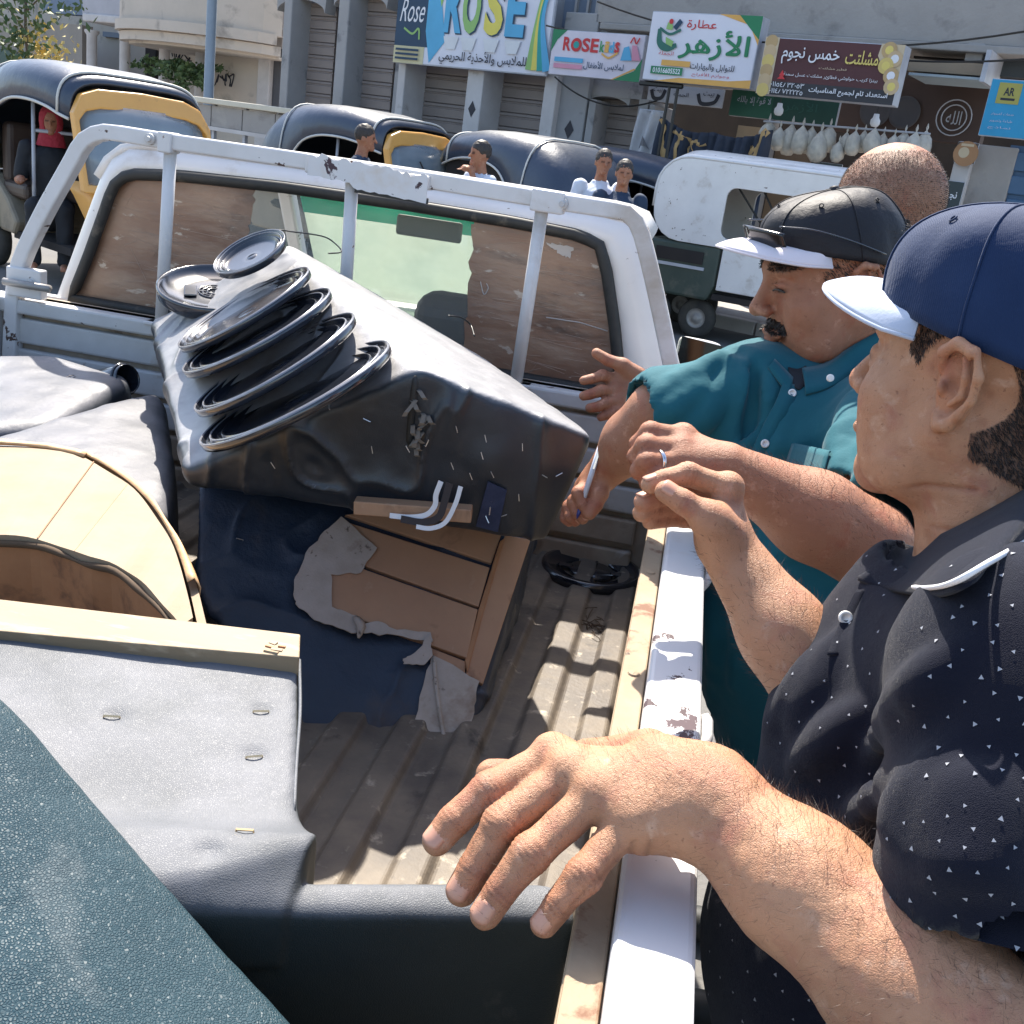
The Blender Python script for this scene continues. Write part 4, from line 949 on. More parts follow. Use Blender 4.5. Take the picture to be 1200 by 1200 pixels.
    mb = MB(); mb.tube([(xf(1.2), .58, 1.15), (xf(1.2) + .1, .75, 1.2)], .008, 5); mb.box((xf(1.2) + .1, .78, 1.22), (.02, .1, .14)); mb.build('mirror', MT['plastic'], t, local=True)
    return t
def hd(az): return pi / 2 - radians(az)          # azimuth clockwise from +Y to a turn about Z
p = aty(118, 150, 9.0); RK1 = rickshaw('nearest black canopied auto rickshaw with orange front, woman in red scarf riding inside', p, hd(122))
p = aty(440, 181, 12.4); RK2 = rickshaw('blue black canopied auto rickshaw with orange windshield frame, man in dark shirt at its side', p, hd(116), scale=1.08)
p = aty(608, 205, 12.3); RK3 = rickshaw('dark canopied auto rickshaw turned left with pale rear window, man in white shirt before it', p, hd(-50), front='khaki')
p = aty(742, 205, 13.2); RK4 = rickshaw('farthest dark auto rickshaw with two men at its opening', p, hd(100), front='khaki')
MT['dkgreen'] = mat('dark_green_body', (.035, .06, .05), .5, (.06, .08, .065), 4, layers=[((.2, .18, .14), 3, .6, .8, 8)])
p = aty(898, 255, 12.0)
RK5 = thing('auto_rickshaw', 'white cabin cargo rickshaw with dark green lower body parked right of the pickup cab', 'auto rickshaw', (p[0], p[1], 0), rot=(0, 0, hd(106))); RK5.scale = (1.06, 1.06, 1.06)
def rrect(x0, z0, x1, z1, r, n=5):
    P = []
    for cx, cz, a0 in ((x1 - r, z1 - r, 0), (x0 + r, z1 - r, pi / 2), (x0 + r, z0 + r, pi), (x1 - r, z0 + r, 1.5 * pi)):
        for k in range(n + 1): a = a0 + pi / 2 * k / n; P.append((cx + r * cos(a), cz + r * sin(a)))
    return P
def outer(P, x0, z0, x1, z1, r):
    return rrect(x0, z0, x1, z1, r)
OI, OO = rrect(-.28, 1.02, 1.0, 1.50, .09), rrect(-1.0, .93, 1.28, 1.72, .30)
for y in (-.60, .57):
    n_ = len(OI); V = [(x, y, z) for x, z in OO] + [(x, y, z) for x, z in OI] + [(x, y + .03, z) for x, z in OO] + [(x, y + .03, z) for x, z in OI]; F = []
    for i in range(n_):
        j = (i + 1) % n_; F += [(i, j, n_ + j, n_ + i), (2 * n_ + i, 3 * n_ + i, 3 * n_ + j, 2 * n_ + j), (i, 2 * n_ + i, 2 * n_ + j, j), (n_ + i, n_ + j, 3 * n_ + j, 3 * n_ + i)]
    fixn(mk('side_panel', V, F, MT['whiteclean'], RK5, local=True, bev=.008))
G = []
for x, z in [q for q in OO[:13]] : G.append([(x, -.60 + 1.2 * t, z + .09 * sin(pi * t)) for t in np.linspace(0, 1, 9)])
mb = MB(); mb.grid(np.array(G), thick=.02); fixn(mb.build('roof', MT['whiteclean'], RK5, local=True, smooth=True))
mb = MB(); mb.prism([(x, -.585, z) for x, z in [(-1.04, .93), (-1.04, .50), (-.95, .40), (-.30, .40), (-.24, .55), (-.24, .93)]], (0, 1.17, 0)); fixn(mb.build('lower_body', MT['dkgreen'], RK5, local=True, bev=.03))
mb = MB(); mb.prism([(x, -.60, z) for x, z in [(-.22, .98), (-.22, .52), (1.2, .52), (1.27, .98)]], (0, .03, 0)); fixn(mb.build('door_panel', MT['whiteclean'], RK5, local=True, bev=.01))
mb = MB(); mb.box((.5, 0, .45), (1.5, 1.15, .06)); mb.build('floor', MT['dark'], RK5, local=True)
mb = MB(); mb.box((1.27, 0, .95), (.04, 1.1, .85)); mb.build('rear_wall', MT['khaki'], RK5, local=True)
mb = MB(); mb.box((.9, 0, 1.05), (.12, .95, .5)); mb.build('seat_back', MT['seat'], RK5, local=True, bev=.04)
mb = MB(); mb.tube([(-.2, -.5, 1.5), (.25, -.5, 1.02)], .01, 5); mb.tube([(.05, -.5, 1.5), (.4, -.5, 1.02)], .01, 5); mb.build('strap', MT['rubber'], RK5, local=True)
mb = MB(); mb.box((.2, .2, 1.76), (1.5, .03, .05)); mb.box((.2, -.35, 1.76), (1.5, .03, .05))
for k in range(9): mb.box((-.45 + k * .17, -.08, 1.75), (.03, .55, .03))
mb.build('roof_rack', MT['trim'], RK5, local=True)
mb = MB(); mb.box((-.65, -.592, .70), (.55, .02, .03)); mb.build('trim_strip', MT['signframe'], RK5, local=True)
mb = MB(); mb.box((-.65, -.597, .80), (.5, .012, .12)); mb.build('side_recess', MT['dark'], RK5, local=True)
for x, y in ((-.86, -.50), (-.40, -.42), (1.0, -.5), (-.86, .5)):
    R = np.array(Matrix.Rotation(pi / 2, 3, 'X')); mb = MB(); mb.lathe([(.10, -.05), (.17, -.055), (.195, -.035), (.2, 0), (.195, .035), (.17, .055), (.10, .05)], 24, R, (x, y, .2))
    w = mb.build('wheel', MT['tyre'], RK5, smooth=True, local=True); ORG[w.name] = np.zeros(3)
    mb = MB(); mb.lathe([(0, -.045), (.04, -.05), (.05, -.02), (.09, -.03), (.105, -.045), (.105, .045), (.09, .03), (.05, .02), (.04, .05), (0, .045)], 20, R, (x, y, .2)); mb.build('rim', MT['rim'], w, smooth=True, local=True)
# ------------------------------------------------------------------ small figures in the street
def figure(label, loc, heading, shirt, pants, hair='hair', pose='stand', scarf=None, skinm='skin', face=0, h=.013):
    t = thing('person', label, 'person', loc, rot=(0, 0, heading))
    seat = pose == 'sit'; z0 = .86 if not seat else .12     # hip height over the base
    hp = np.array([0, 0, z0]); ch = hp + (0, 0, .36); nk = hp + (0, 0, .55); hd_ = nk + (.03, 0, .155)
    legs = []
    for s_ in (1, -1):
        a = hp + (0, .09 * s_, 0)
        if seat: kn = a + (.42, .03 * s_, .02); an = kn + (.05, 0, -.42)
        else: kn = a + (.04, .02 * s_, -.42); an = kn + (-.05, .01 * s_, -.38)
        legs.append((a, kn, an))
    arms = []
    for s_ in (1, -1):
        sh = ch + (0, .19 * s_, .13); el = sh + (.03, .06 * s_, -.28); wr = el + (.19, -.03 * s_, .02 if seat else -.08)
        if pose == 'chin' and s_ == 1: el = sh + (.10, .06, -.24); wr = nk + (.13, .05, .03)
        arms.append((sh, el, wr))
    f = Field((-.35, -.42, -.35 if seat else -.02), (.65, .42, z0 + .9), h)
    f.rc(hp, ch, .13, .15, .03); f.rc(ch, nk, .13, .055, .05); f.rc(nk - (0, 0, .02), hd_, .055, .055, .02)
    f.el(hd_ + (-.005, 0, .03), (.095, .075, .10), .02); f.rc(hd_ + (.03, 0, -.03), hd_ + (.065, 0, -.075), .055, .03, .02); f.rc(hd_ + (.09, 0, .01), hd_ + (.105, 0, -.02), .010, .014, .008)
    for s_ in (1, -1): f.el(hd_ + (-.01, s_ * .077, -.005), (.018, .01, .032), .006)
    for a, kn, an in legs: f.rc(a, kn, .085, .058, .03); f.rc(kn, an, .056, .038, .02); f.rc(an + (-.03, 0, -.04), an + (.14, 0, -.05), .035, .03, .02)
    for sh, el, wr in arms:
        f.rc(sh, el, .05, .04, .03); f.rc(el, wr, .04, .026, .02); f.rc(wr, wr + (.07, 0, 0), .032, .03, .01)
        for q in range(4): f.rc(wr + (.07, (q - 1.5) * .017, 0), wr + (.13, (q - 1.5) * .018, -.02), .009, .007, .004)
        f.rc(wr + (.03, .03, .0), wr + (.08, .05, .01), .010, .008, .004)
    V, Q = f.mesh(1); tn = np.ones((len(V), 3))
    e = np.linalg.norm((V - (hd_ + (.085, .03, .015))) * (1, 1, 1.5), axis=1); e2 = np.linalg.norm((V - (hd_ + (.085, -.03, .015))) * (1, 1, 1.5), axis=1)
    tn[(e < .018) | (e2 < .018)] = (.25, .22, .22); mo = np.linalg.norm((V - (hd_ + (.10, 0, -.055))) * (1, .6, 2), axis=1) < .014; tn[mo] = (.6, .35, .35)
    mk('body', V, Q, MT[skinm], t, True, local=True, attr=tn)
    f = Field((-.35, -.42, -.35 if seat else -.02), (.65, .42, z0 + .9), h)
    f.rc(hp + (0, 0, -.06), ch, .15, .17, .03); f.rc(ch, nk - (0, 0, .03), .15, .075, .05)
    for sh, el, wr in arms: f.rc(sh, sh + (el - sh) * .85, .068, .06, .03)
    f.rc(nk, hd_, .062, .064, 0, 's')
    def dsp(V): return V + normals(V, Q)[:] * (fbm(V, 12, 3)[:, None] * .008)
    V, Q = f.mesh(1); V = dsp(V); mk('shirt', V, Q, MT[shirt] if isinstance(shirt, str) else shirt, t, True, local=True)
    f = Field((-.35, -.42, -.35 if seat else -.02), (.65, .42, z0 + .1), h)
    f.el(hp, (.145, .17, .11), .03)
    for a, kn, an in legs: f.rc(a, kn, .10, .075, .03); f.rc(kn, an, .072, .06, .02)
    V, Q = f.mesh(1); V = V + normals(V, Q) * (fbm(V, 10, 8)[:, None] * .008); mk('trousers', V, Q, MT[pants] if isinstance(pants, str) else pants, t, True, local=True)
    f = Field(hd_ - .2, hd_ + .2, .009)
    if scarf:
        f.el(hd_ + (-.02, 0, .03), (.108, .095, .118), .02); f.rc(hd_ + (-.02, 0, -.05), nk + (.0, 0, -.03), .085, .12, .04); f.el(hd_ + (.085, 0, -.01), (.075, .052, .085), .01, 's')
    else:
        f.el(hd_ + (-.012, 0, .042), (.098, .082, .098), .01); f.el(hd_ + (.075, 0, -.035), (.085, .10, .085), .01, 's'); f.rc(hd_ + (-.03, 0, -.2), hd_ + (-.02, 0, -.09), .1, .09, .01, 's')
    V, Q = f.mesh(1); V = V + normals(V, Q) * (fbm(V, 60, 5)[:, None] * .004)
    mk('head_scarf' if scarf else 'hair', V, Q, scarf or MT[hair], t, True, local=True)
    return t
blk = flat('blackcloth', (.015, .017, .022), .8); wsh = flat('whiteshirt', (.62, .66, .74), .8); nav = flat('navyshirt', (.02, .04, .08), .8); pnk = flat('redscarf', (.42, .03, .05), .8)
p = atd(60, 165, 9.05); figure('woman in a dark dress and red headscarf seated in the nearest auto rickshaw', (p[0], p[1], .52), hd(150), blk, blk, pose='sit', scarf=pnk)
p = atd(424, 170, 9.9); figure('man in a dark shirt leaning at the side of the middle auto rickshaw', (p[0], p[1], .0), hd(80), nav, blk, pose='stand')
p = atd(566, 180, 9.6); figure('man in a white shirt with hand at his chin beside the left turned rickshaw', (p[0], p[1], .0), hd(-130), wsh, blk, pose='chin')
p = atd(706, 195, 10.0); figure('man in a white shirt seated in the farthest rickshaw', (p[0], p[1], .82), hd(160), wsh, blk, pose='sit')
p = atd(731, 205, 9.8); figure('bearded man in a navy shirt sitting at the farthest rickshaw opening', (p[0], p[1], .75), hd(170), nav, blk, pose='sit')
p = atd(925, 290, 12.2); figure('figure in a light blue shirt seated inside the white roofed rickshaw', (p[0], p[1], .42), hd(110), flat('ltblue', (.20, .42, .60), .8), blk, pose='sit')
# ------------------------------------------------------------------ the pickup
YR = 2.45      # rear face of the cab
YB = 2.33      # front wall of the bed
XL = -1.64; ZC = 1.12; ZF = .70
pk = thing('pickup_truck', 'old white pickup truck with chipped rails, tubular cab guard and loaded open bed', 'pickup truck', (-.8, 1.5, 0))
def P2(px, py, y): return aty(px, py, y)
# bed floor, corrugated
xs = []; x = XL + .02
prof = []
while x < .02:
    prof += [(x, 0), (x + .048, 0), (x + .060, .014), (x + .083, .014)]; x += .095
ys = [-.5, .3, 1.0, 1.7, YB]
G = np.array([[(a, y, ZF + b) for a, b in prof] for y in ys]); mb = MB(); mb.grid(G, thick=.02); fixn(mb.build('bed_floor', MT['bedfloor'], pk, bev=.004))
# front wall
mb = MB(); mb.box(((XL + .0) / 2 + .0, YB + .03, (ZF + ZC) / 2), (-XL - .0, .04, ZC - ZF)); mb.build('front_wall', MT['bedwall'], pk)
mb = MB(); mb.box((XL / 2, YB + .01, ZC - .018), (-XL - .004, .07, .036)); mb.build('front_cap', MT['frontwall'], pk, bev=.006)
for k in range(5):
    z = ZC - .045 - k * .076
    mb = MB(); mb.box((XL / 2, YB + .0, z - .034), (-XL - .06, .022, .062)); mb.build('wall_panel', MT['frontwall' if k < 3 else 'bedwall'], pk, bev=.006)
# right rail and sides
mb = MB(); mb.box((.054, .95, ZC - .012), (.056, 3.1, .024)); mb.build('rail_cap', MT['rail'], pk, bev=.006, seg=3)
mb = MB(); mb.box((.012, .93, ZC - .026), (.026, 2.78, .012)); mb.box((.0, .93, ZC - .05), (.004, 2.78, .05)); mb.build('inner_lip', MT['lip'], pk, bev=.002)
mb = MB(); mb.prism([(.0, -.5, ZC - .03), (.03, -.5, ZC - .03), (.04, -.5, ZF - .01), (.015, -.5, ZF - .01)], (0, YB + .5, 0)); fixn(mb.build('inner_side', MT['bedwall'], pk))
mb = MB(); mb.box((.066, .9, .80), (.022, 3.0, .60)); mb.build('outer_side', MT['white'], pk, bev=.006)
mb = MB(); mb.box((XL - .012, .93, ZC - .012), (.05, 2.9, .024)); mb.build('rail_cap', MT['rail'], pk, bev=.006)
mb = MB(); mb.box((XL - .01, .93, .83), (.024, 2.86, .54)); mb.build('outer_side', MT['white'], pk, bev=.006)
for (px, py) in ((821, 850), (824, 668)):
    p = atz(px, py, ZC - .01); y = p[1]
    mb = MB(); mb.tube(spline([(.079, y - .03, ZC - .03), (.088, y - .025, ZC - .015), (.089, y, ZC - .012), (.088, y + .025, ZC - .015), (.079, y + .03, ZC - .03)], 12), .006, 6); mb.build('rope_hook', MT['white'], pk, smooth=True)
for y in (.45, .72, 1.02, 1.33, 1.66, 1.98):
    mb = MB(); mb.lathe([(0, .003), (.006, .002), (.007, 0)], 10, c=(.012, y, ZC - .02)); mb.build('bolt', MT['lip'], pk)
# ragged flap of broken sheet metal by the lip
# guard frame
GB = [(14, 425), (18, 345), (26, 305), (52, 250), (84, 193), (98, 168), (112, 158), (128, 155), (200, 166), (360, 189), (500, 211), (640, 234), (728, 248), (742, 256), (752, 275), (768, 340), (786, 425), (793, 455)]
gp = resample(spline([P2(x, y, YB - .01) for x, y in GB], 90), 80)
mb = MB()
T = np.gradient(gp, axis=0); T /= np.linalg.norm(T, axis=1)[:, None]; U = np.tile((0, 1., 0), (80, 1)); W_ = np.cross(T, U); W_ /= np.linalg.norm(W_, axis=1)[:, None]
hw, hd_ = .0175, .018
ring = [(-1, -1), (1, -1), (1, 1), (-1, 1)]
V = np.concatenate([np.stack([gp[i] + W_[i] * a * hw + U[i] * b * hd_ for a, b in ring]) for i in range(80)])
F = [(i * 4 + k, i * 4 + (k + 1) % 4, (i + 1) * 4 + (k + 1) % 4, (i + 1) * 4 + k) for i in range(79) for k in range(4)] + [(0, 1, 2, 3), (319, 318, 317, 316)]
mb.add(V, F); fixn(mb.build('guard_bar', MT['white'], pk, bev=.005, seg=3))
for (a, b, c, d) in ((200, 172, 189, 362), (413, 206, 402, 400), (636, 240, 605, 445)):
    p, q = P2(a, b, YB - .01), P2(c, d, YB - .01); q[2] = ZC - .01
    mb = MB(); mb.tube([p, q], .0145, 14, up=(0, 1, 0)); mb.build('guard_post', MT['white'], pk, smooth=True)
    mb = MB(); mb.box(q + (0, 0, .006), (.07, .04, .008)); mb.build('foot_plate', MT['white'], pk, bev=.002)
for (x0, x1, y0, y1, hh) in ((362, 402, 190, 197, .040), (190, 206, 165, 167.5, .044), (624, 662, 232, 238, .046), (402, 506, 200, 214, .030)):
    p, q = P2(x0, y0 + 1, YB - .012), P2(x1, y1 + 1, YB - .012); mb = MB(); mb.bar(p, q, .05, hh); mb.build('joint_sleeve', MT['white'], pk, bev=.004)
# torn upstanding edge on the centre bracket
pts = []; r = random.Random(4); p, q = P2(362, 184, YB - .042), P2(502, 212, YB - .042)
up_, lo_ = [], []
for i in range(29):
    t = i / 28; b = p * (1 - t) + q * t; up_.append(b + (0, 0, .006 + r.uniform(-.005, .008))); lo_.append(b + (0, 0, -.036 - (.010 if i > 10 else 0) + r.uniform(-.002, .002)))
mb = MB(); mb.grid(np.array([lo_, up_]), thick=.003); fixn(mb.build('torn_bracket', MT['rail'], pk))
p, q = P2(418, 222, YB - .025), P2(500, 236, YB - .025); mb = MB(); mb.bar(p, q, .03, .012); mb.build('bracket_foot', MT['rubber'], pk)
for x, y in ((176, 163), (659, 239), (38, 330)):
    R = np.array(Matrix.Rotation(pi / 2, 3, 'X')); mb = MB(); mb.lathe([(.0, .014), (.006, .014), (.007, .006), (.012, .005), (.013, 0)], 12, R, P2(x, y, YB - .03)); b_ = mb.build('bolt', MT['frontwall'], pk, smooth=False)
mb = MB(); c = P2(36, 332, YB - .02); mb.box(c + (-.01, 0, 0), (.09, .03, .07)); mb.build('guard_bracket', MT['white'], pk, bev=.004)
mb = MB(); mb.tube([c + (-.05, -.03, .0), c + (.07, -.03, .0)], .009, 8, up=(0, 1, 0)); mb.build('bracket_bolt', MT['rim'], pk, smooth=True)

# cab: rear panel with window hole
out = [(40, 420), (56, 352), (84, 275), (108, 210), (122, 186), (143, 174), (200, 178), (330, 196), (470, 217), (600, 238), (700, 254), (738, 264), (752, 290), (770, 350), (786, 430), (796, 500)]
inn = [(84, 350), (88, 340), (104, 300), (122, 250), (133, 218), (150, 204), (210, 206), (330, 219), (470, 239), (600, 260), (680, 276), (703, 288), (711, 318), (720, 380), (726, 440), (728, 463)]
def outl(P, n, y): return resample([P2(a, b, y) for a, b in P], n)
Q = [P2(a, b, YR) for a, b in out]; I_ = [P2(a, b, YR) for a, b in inn]
# flat wall: build as quads between matching outline points, slightly crowned
V = []; 
for o_, i_ in zip(Q, I_): V += [o_ + (0, .035, 0), (o_ * .5 + i_ * .5), i_, i_ + (0, .03, 0)]
F = []
for k in range(len(Q) - 1):
    for j in range(3): F.append((k * 4 + j, k * 4 + j + 1, k * 4 + 5 + j, k * 4 + 4 + j))
rp = fixn(mk('cab_rear_panel', V, F, MT['whiteclean'], pk, smooth=True))
# sill under the window
sl0, sl1 = I_[0], I_[-1]
mb = MB(); zs = (sl0[2] + sl1[2]) / 2
mb.box(((sl0[0] + sl1[0]) / 2, YR + .012, (sl0[2] + .72) / 2 - .002), (sl1[0] - sl0[0] + .36, .03, sl0[2] - .72)); mb.build('cab_back_wall', MT['whiteclean'], pk)
# rubber seal
In = I_ + [I_[0]]; 
sp = np.array(resample(I_, 60).tolist() + resample([I_[-1], I_[0]], 24)[1:-1].tolist())
mb = MB(); mb.tube(sp + (0, -.002, 0), .014, 8, closed=True, flat=1.0); mb.build('window_seal', MT['rubber'], pk, smooth=True)
# glass with the remains of brown film
MT['dustglass'] = mat('dusty_window_glass', (.45, .50, .46), .22, (.55, .60, .55), 4, spec=.8, alpha=.22, layers=[((.7, .7, .62), 9, .55, .8, 8)])
MT['film'] = mat('peeling_brown_film', (.20, .095, .055), .36, (.34, .20, .125), 3.5, spec=.9, alpha=.93, layers=[((.55, .45, .36), 12, .60, .64, 12), ((.42, .30, .21), 4, .5, .8, 10), ((.09, .05, .035), 3, .56, .7, 8)], bumps=[('noise', 8, .4, .01)], stretch=(1, 1, 2.6))
MT['bandtint'] = veil('green_sun_band', (.01, .50, .37), (.85, .96), scale=4)
MT['wsglass'] = veil('green_windshield_glass', (.36, .46, .38), (.45, .8), scale=5, c2=(.60, .64, .54))
gl = MB(); gy = YR + .016
Gp = [P2(a, b, gy) for a, b in inn]
gpl = Gp; gl.add([p for p in gpl], [tuple(range(len(gpl)))]); wn = gl.build('rear_window', MT['dustglass'], pk); ORG[wn.name] = ORG[pk.name]
def sheet(name, pts, y, m, par, jag=0, seed=1, th=.0012):
    r = random.Random(seed); P = []
    for i, (a, b, j) in enumerate(pts):
        a2, b2, _ = pts[(i + 1) % len(pts)]
        n = 8 if j else 1
        for k in range(n):
            t = k / n; P.append((a + (a2 - a) * t + (r.uniform(-jag, jag) if k else 0), b + (b2 - b) * t + (r.uniform(-jag, jag) if k else 0)))
    mb = MB(); mb.prism([P2(a, b, y) for a, b in P], (0, th, 0)); return fixn(mb.build(name, m, par))
sheet('tint_film', [(88, 350, 0), (104, 300, 0), (122, 250, 0), (134, 219, 0), (150, 206, 0), (210, 208, 0), (300, 216, 1), (296, 240, 1), (290, 275, 1), (305, 310, 1), (318, 380, 0), (318, 392, 0)], gy - .002, MT['film'], wn, 2.5, 3)
sheet('tint_film', [(556, 254, 1), (600, 263, 0), (680, 279, 0), (703, 292, 0), (711, 320, 0), (720, 382, 0), (726, 440, 0), (727, 462, 0), (540, 432, 1), (548, 360, 1), (552, 300, 1)], gy - .002, MT['film'], wn, 3, 9)
sheet('film_scrap', [(640, 284, 1), (672, 290, 1), (668, 303, 1), (655, 297, 1)], gy - .004, MT['trim'], wn, 1.5, 2)
# scratches in the film
r = random.Random(31)
for nm, (x0, x1, y0, y1), cnt in (('a', (120, 300, 225, 350), 60), ('b', (565, 715, 270, 440), 55)):
    mb = MB()
    for k in range(cnt):
        x = r.uniform(x0, x1); y = r.uniform(y0, y1) + (x - x0) * .08; L = r.uniform(8, 60); a = r.gauss(.15, .10) if r.random() < .85 else r.uniform(-1.2, 1.2); b_ = r.uniform(-1.2, 1.2)
        P = [(x - L / 2 * cos(a), y - L / 2 * sin(a)), (x, y + b_), (x + L / 2 * cos(a), y + L / 2 * sin(a))]
        if max(p[0] for p in P) > x1 + 4 or min(p[0] for p in P) < x0 - 4: continue
        mb.tube(spline([P2(u, v, gy - .0026) for u, v in P], 7), .0003 + .0003 * r.random(), 3)
    o = mb.build('scratches', flat('scratch', (.40, .29, .22), .7), wn); o['kind'] = 'stuff'
mb = MB(); mb.tube([P2(640, 372, gy - .003), P2(680, 378, gy - .003), P2(712, 388, gy - .003)], .0014, 4); mb.build('crack', MT['trim'], wn)
mb = MB(); mb.tube(spline([P2(563, 330, gy - .003), P2(567, 345, gy - .003), P2(572, 338, gy - .003), P2(570, 332, gy - .003)], 16), .0012, 4); mb.build('film_curl', MT['trim'], wn)
# roof, pillars, windshield
n = 30; ro = resample([P2(a, b, YR) for a, b in out[3:13]], n); cx = (ro[0][0] + ro[-1][0]) / 2
G = []
for dy, sx, dz in ((.035, 1, 0), (.07, 1.0, .008), (.4, .99, .012), (.8, .97, .0), (1.02, .95, -.035)):
    G.append([(cx + (p[0] - cx) * sx, YR + dy, p[2] + dz * (1 if 4 < i < n - 5 else .3)) for i, p in enumerate(ro)])
mb = MB(); mb.grid(np.array(G), thick=.02); fixn(mb.build('roof', MT['whiteclean'], pk, smooth=True))
ztop = ro[n // 2][2]; xl, xr = ro[0][0] + .02, ro[-1][0] - .03
YW = YR + 1.02; wt = ztop - .05; YD = YR + 1.45; wb = 1.02
W4 = np.array([[(xl + .10 + (xr - xl - .2) * u - (1 - v) * (.04 - .08 * u), YW + (YD - YW) * (1 - v) + .06 * sin(pi * u), wb + (wt - wb) * v) for u in np.linspace(0, 1, 14)] for v in np.linspace(0, 1, 8)])
mb = MB(); mb.grid(W4, thick=.005); ws = mb.build('windshield', MT['wsglass'], pk, smooth=True); ORG[ws.name] = ORG[pk.name]
Wb = lambda v: np.array([W4[0, i] * (1 - v) + W4[-1, i] * v for i in range(14)])
mb = MB(); mb.grid(np.array([Wb(.70), Wb(.90)]) + (0, -.008, 0), thick=.001); mb.build('sun_band', MT['bandtint'], ws, smooth=True)
for sgn, xx in ((-1, xl), (1, xr)):
    mb = MB(); mb.bar((xx + (.05 if sgn < 0 else -.05), YW, wt + .01), (xx + (.0 if sgn < 0 else .0), YD, wb - .02), .05, .06); mb.build('front_pillar', MT['whiteclean'], pk, bev=.01)
    mb = MB(); mb.box((xx, YR + .62, .78), (.05, 1.2, .56)); d_ = mb.build('door', MT['whiteclean'], pk, bev=.02); ORG[d_.name] = ORG[pk.name]
    mb = MB(); mb.box((xx + .03 * sgn, YR + .25, .95), (.02, .14, .03)); mb.build('handle', MT['plastic'], d_, bev=.005)
    mb = MB(); mb.bar((xx + (.01 if sgn < 0 else -.01), YR + .10, 1.05), (xx + (.07 if sgn < 0 else -.06), YR + .16, ztop - .05), .05, .04); mb.build('door_frame', MT['whiteclean'], pk, bev=.008)
    mb = MB(); mb.box((xx, YR + 1.75, .68), (.05, 1.3, .5)); mb.build('front_fender', MT['whiteclean'], pk, bev=.03)
mb = MB(); mb.tube(spline([P2(742, 285, YR + .05), P2(752, 330, YR + .05), P2(764, 395, YR + .05), P2(774, 445, YR + .05)], 12), .012, 6); mb.build('door_seal', MT['rubber'], pk, smooth=True)
mb = MB(); G = np.array([[(xl + .02 + (xr - xl - .04) * u, y, z + .02 * sin(pi * u)) for u in np.linspace(0, 1, 10)] for y, z in ((YD - .02, .99), (YD + .3, .96), (YD + .9, .90), (YD + 1.02, .84), (YD + 1.05, .55))]); mb.grid(G[::-1], thick=.02); fixn(mb.build('hood', MT['whiteclean'], pk, smooth=True))
mb = MB(); mb.box((cx, YD - .10, .95), (xr - xl - .1, .26, .10)); mb.build('dashboard', flat('dash', (.30, .36, .31)), pk, bev=.02)
# interior: wide dark seat back, mirror, steering wheel
for x, w in ((cx - .40, .5), (cx + .42, .62)):
    p = (x, YR + .22, 1.02)
    mb = MB(); mb.box(p, (w, .14, .46)); mb.build('seat_back', MT['seat'], pk, bev=.06, seg=4)
a = P2(503, 268, YW - .06); mb = MB(); R = np.eye(3); mb.box(a, (.22, .02, .065)); mb.build('mirror', flat('mirrorback', (.10, .12, .09)), pk, bev=.025, seg=4)
mb = MB(); mb.box((cx, YR + .5, .66), (xr - xl, .9, .06)); mb.build('cab_floor', MT['dark'], pk)
mb = MB(); R = np.array(Matrix.Rotation(radians(65), 3, 'X')); ang = np.linspace(0, 2 * pi, 33)[:-1]; c = np.array((cx - .38, YD - .30, .90))
mb.tube([c + R @ np.array((.18 * cos(t), .18 * sin(t), 0)) for t in ang], .012, 8, closed=True); mb.build('steering_wheel', MT['rubber'], pk, smooth=True)
for x in (xl + .05, xr - .03):
    for y in (YD + .45, .65):
        R = np.array(Matrix.Rotation(pi / 2, 3, 'Y')); mb = MB(); mb.lathe([(.2, -.08), (.28, -.09), (.325, -.07), (.335, 0), (.325, .07), (.28, .09), (.2, .08)], 28, R, (x + (0 if y > 2 else 0), y, .335)); w = mb.build('wheel', MT['tyre'], pk, smooth=True); ORG[w.name] = ORG[pk.name]
        mb = MB(); mb.lathe([(0, .03), (.08, .035), (.12, .05), (.18, .03), (.205, .07), (.205, -.07), (.18, -.03), (0, -.03)], 24, R, (x, y, .335)); mb.build('rim', MT['rim'], w, smooth=True)
mb = MB(); mb.box((-.8, .9, .56), (1.5, 2.9, .14)); mb.build('chassis', MT['dark'], pk)
# door mirror
mc = P2(820, 413, 3.15); mo = MB()
R = np.stack([np.array((.98, .2, 0)), np.array((-.2, .98, 0)), ZU], 1)
V, Qm = softbox([mc + R @ np.array(q) for q in [(-.075, 0, -.045), (.07, 0, -.05), (.085, 0, .0), (.07, 0, .035), (-.07, 0, .05), (-.06, .07, -.03), (.05, .07, -.03), (.05, .07, .03), (-.06, .07, .03)]], .02, .005)
dm = mk('door_mirror', V, Qm, MT['whiteclean'], pk, True); ORG[dm.name] = ORG[pk.name]
a_ = [mc + R @ np.array(q) for q in [(-.066, -.004, -.038), (.062, -.004, -.042), (.074, -.004, .0), (.06, -.004, .028), (-.062, -.004, .042)]]
mb = MB(); mb.prism(a_, R @ np.array((0, -.004, 0))); fixn(mb.build('mirror_glass', mat('mirror_glass', (.05, .06, .06), .05, metal=.9), dm))
mb = MB(); mb.tube([mc + (-.07, .03, -.02), (xr + .02, 3.2, mc[2] - .05)], .012, 6); mb.build('mirror_arm', MT['plastic'], dm)

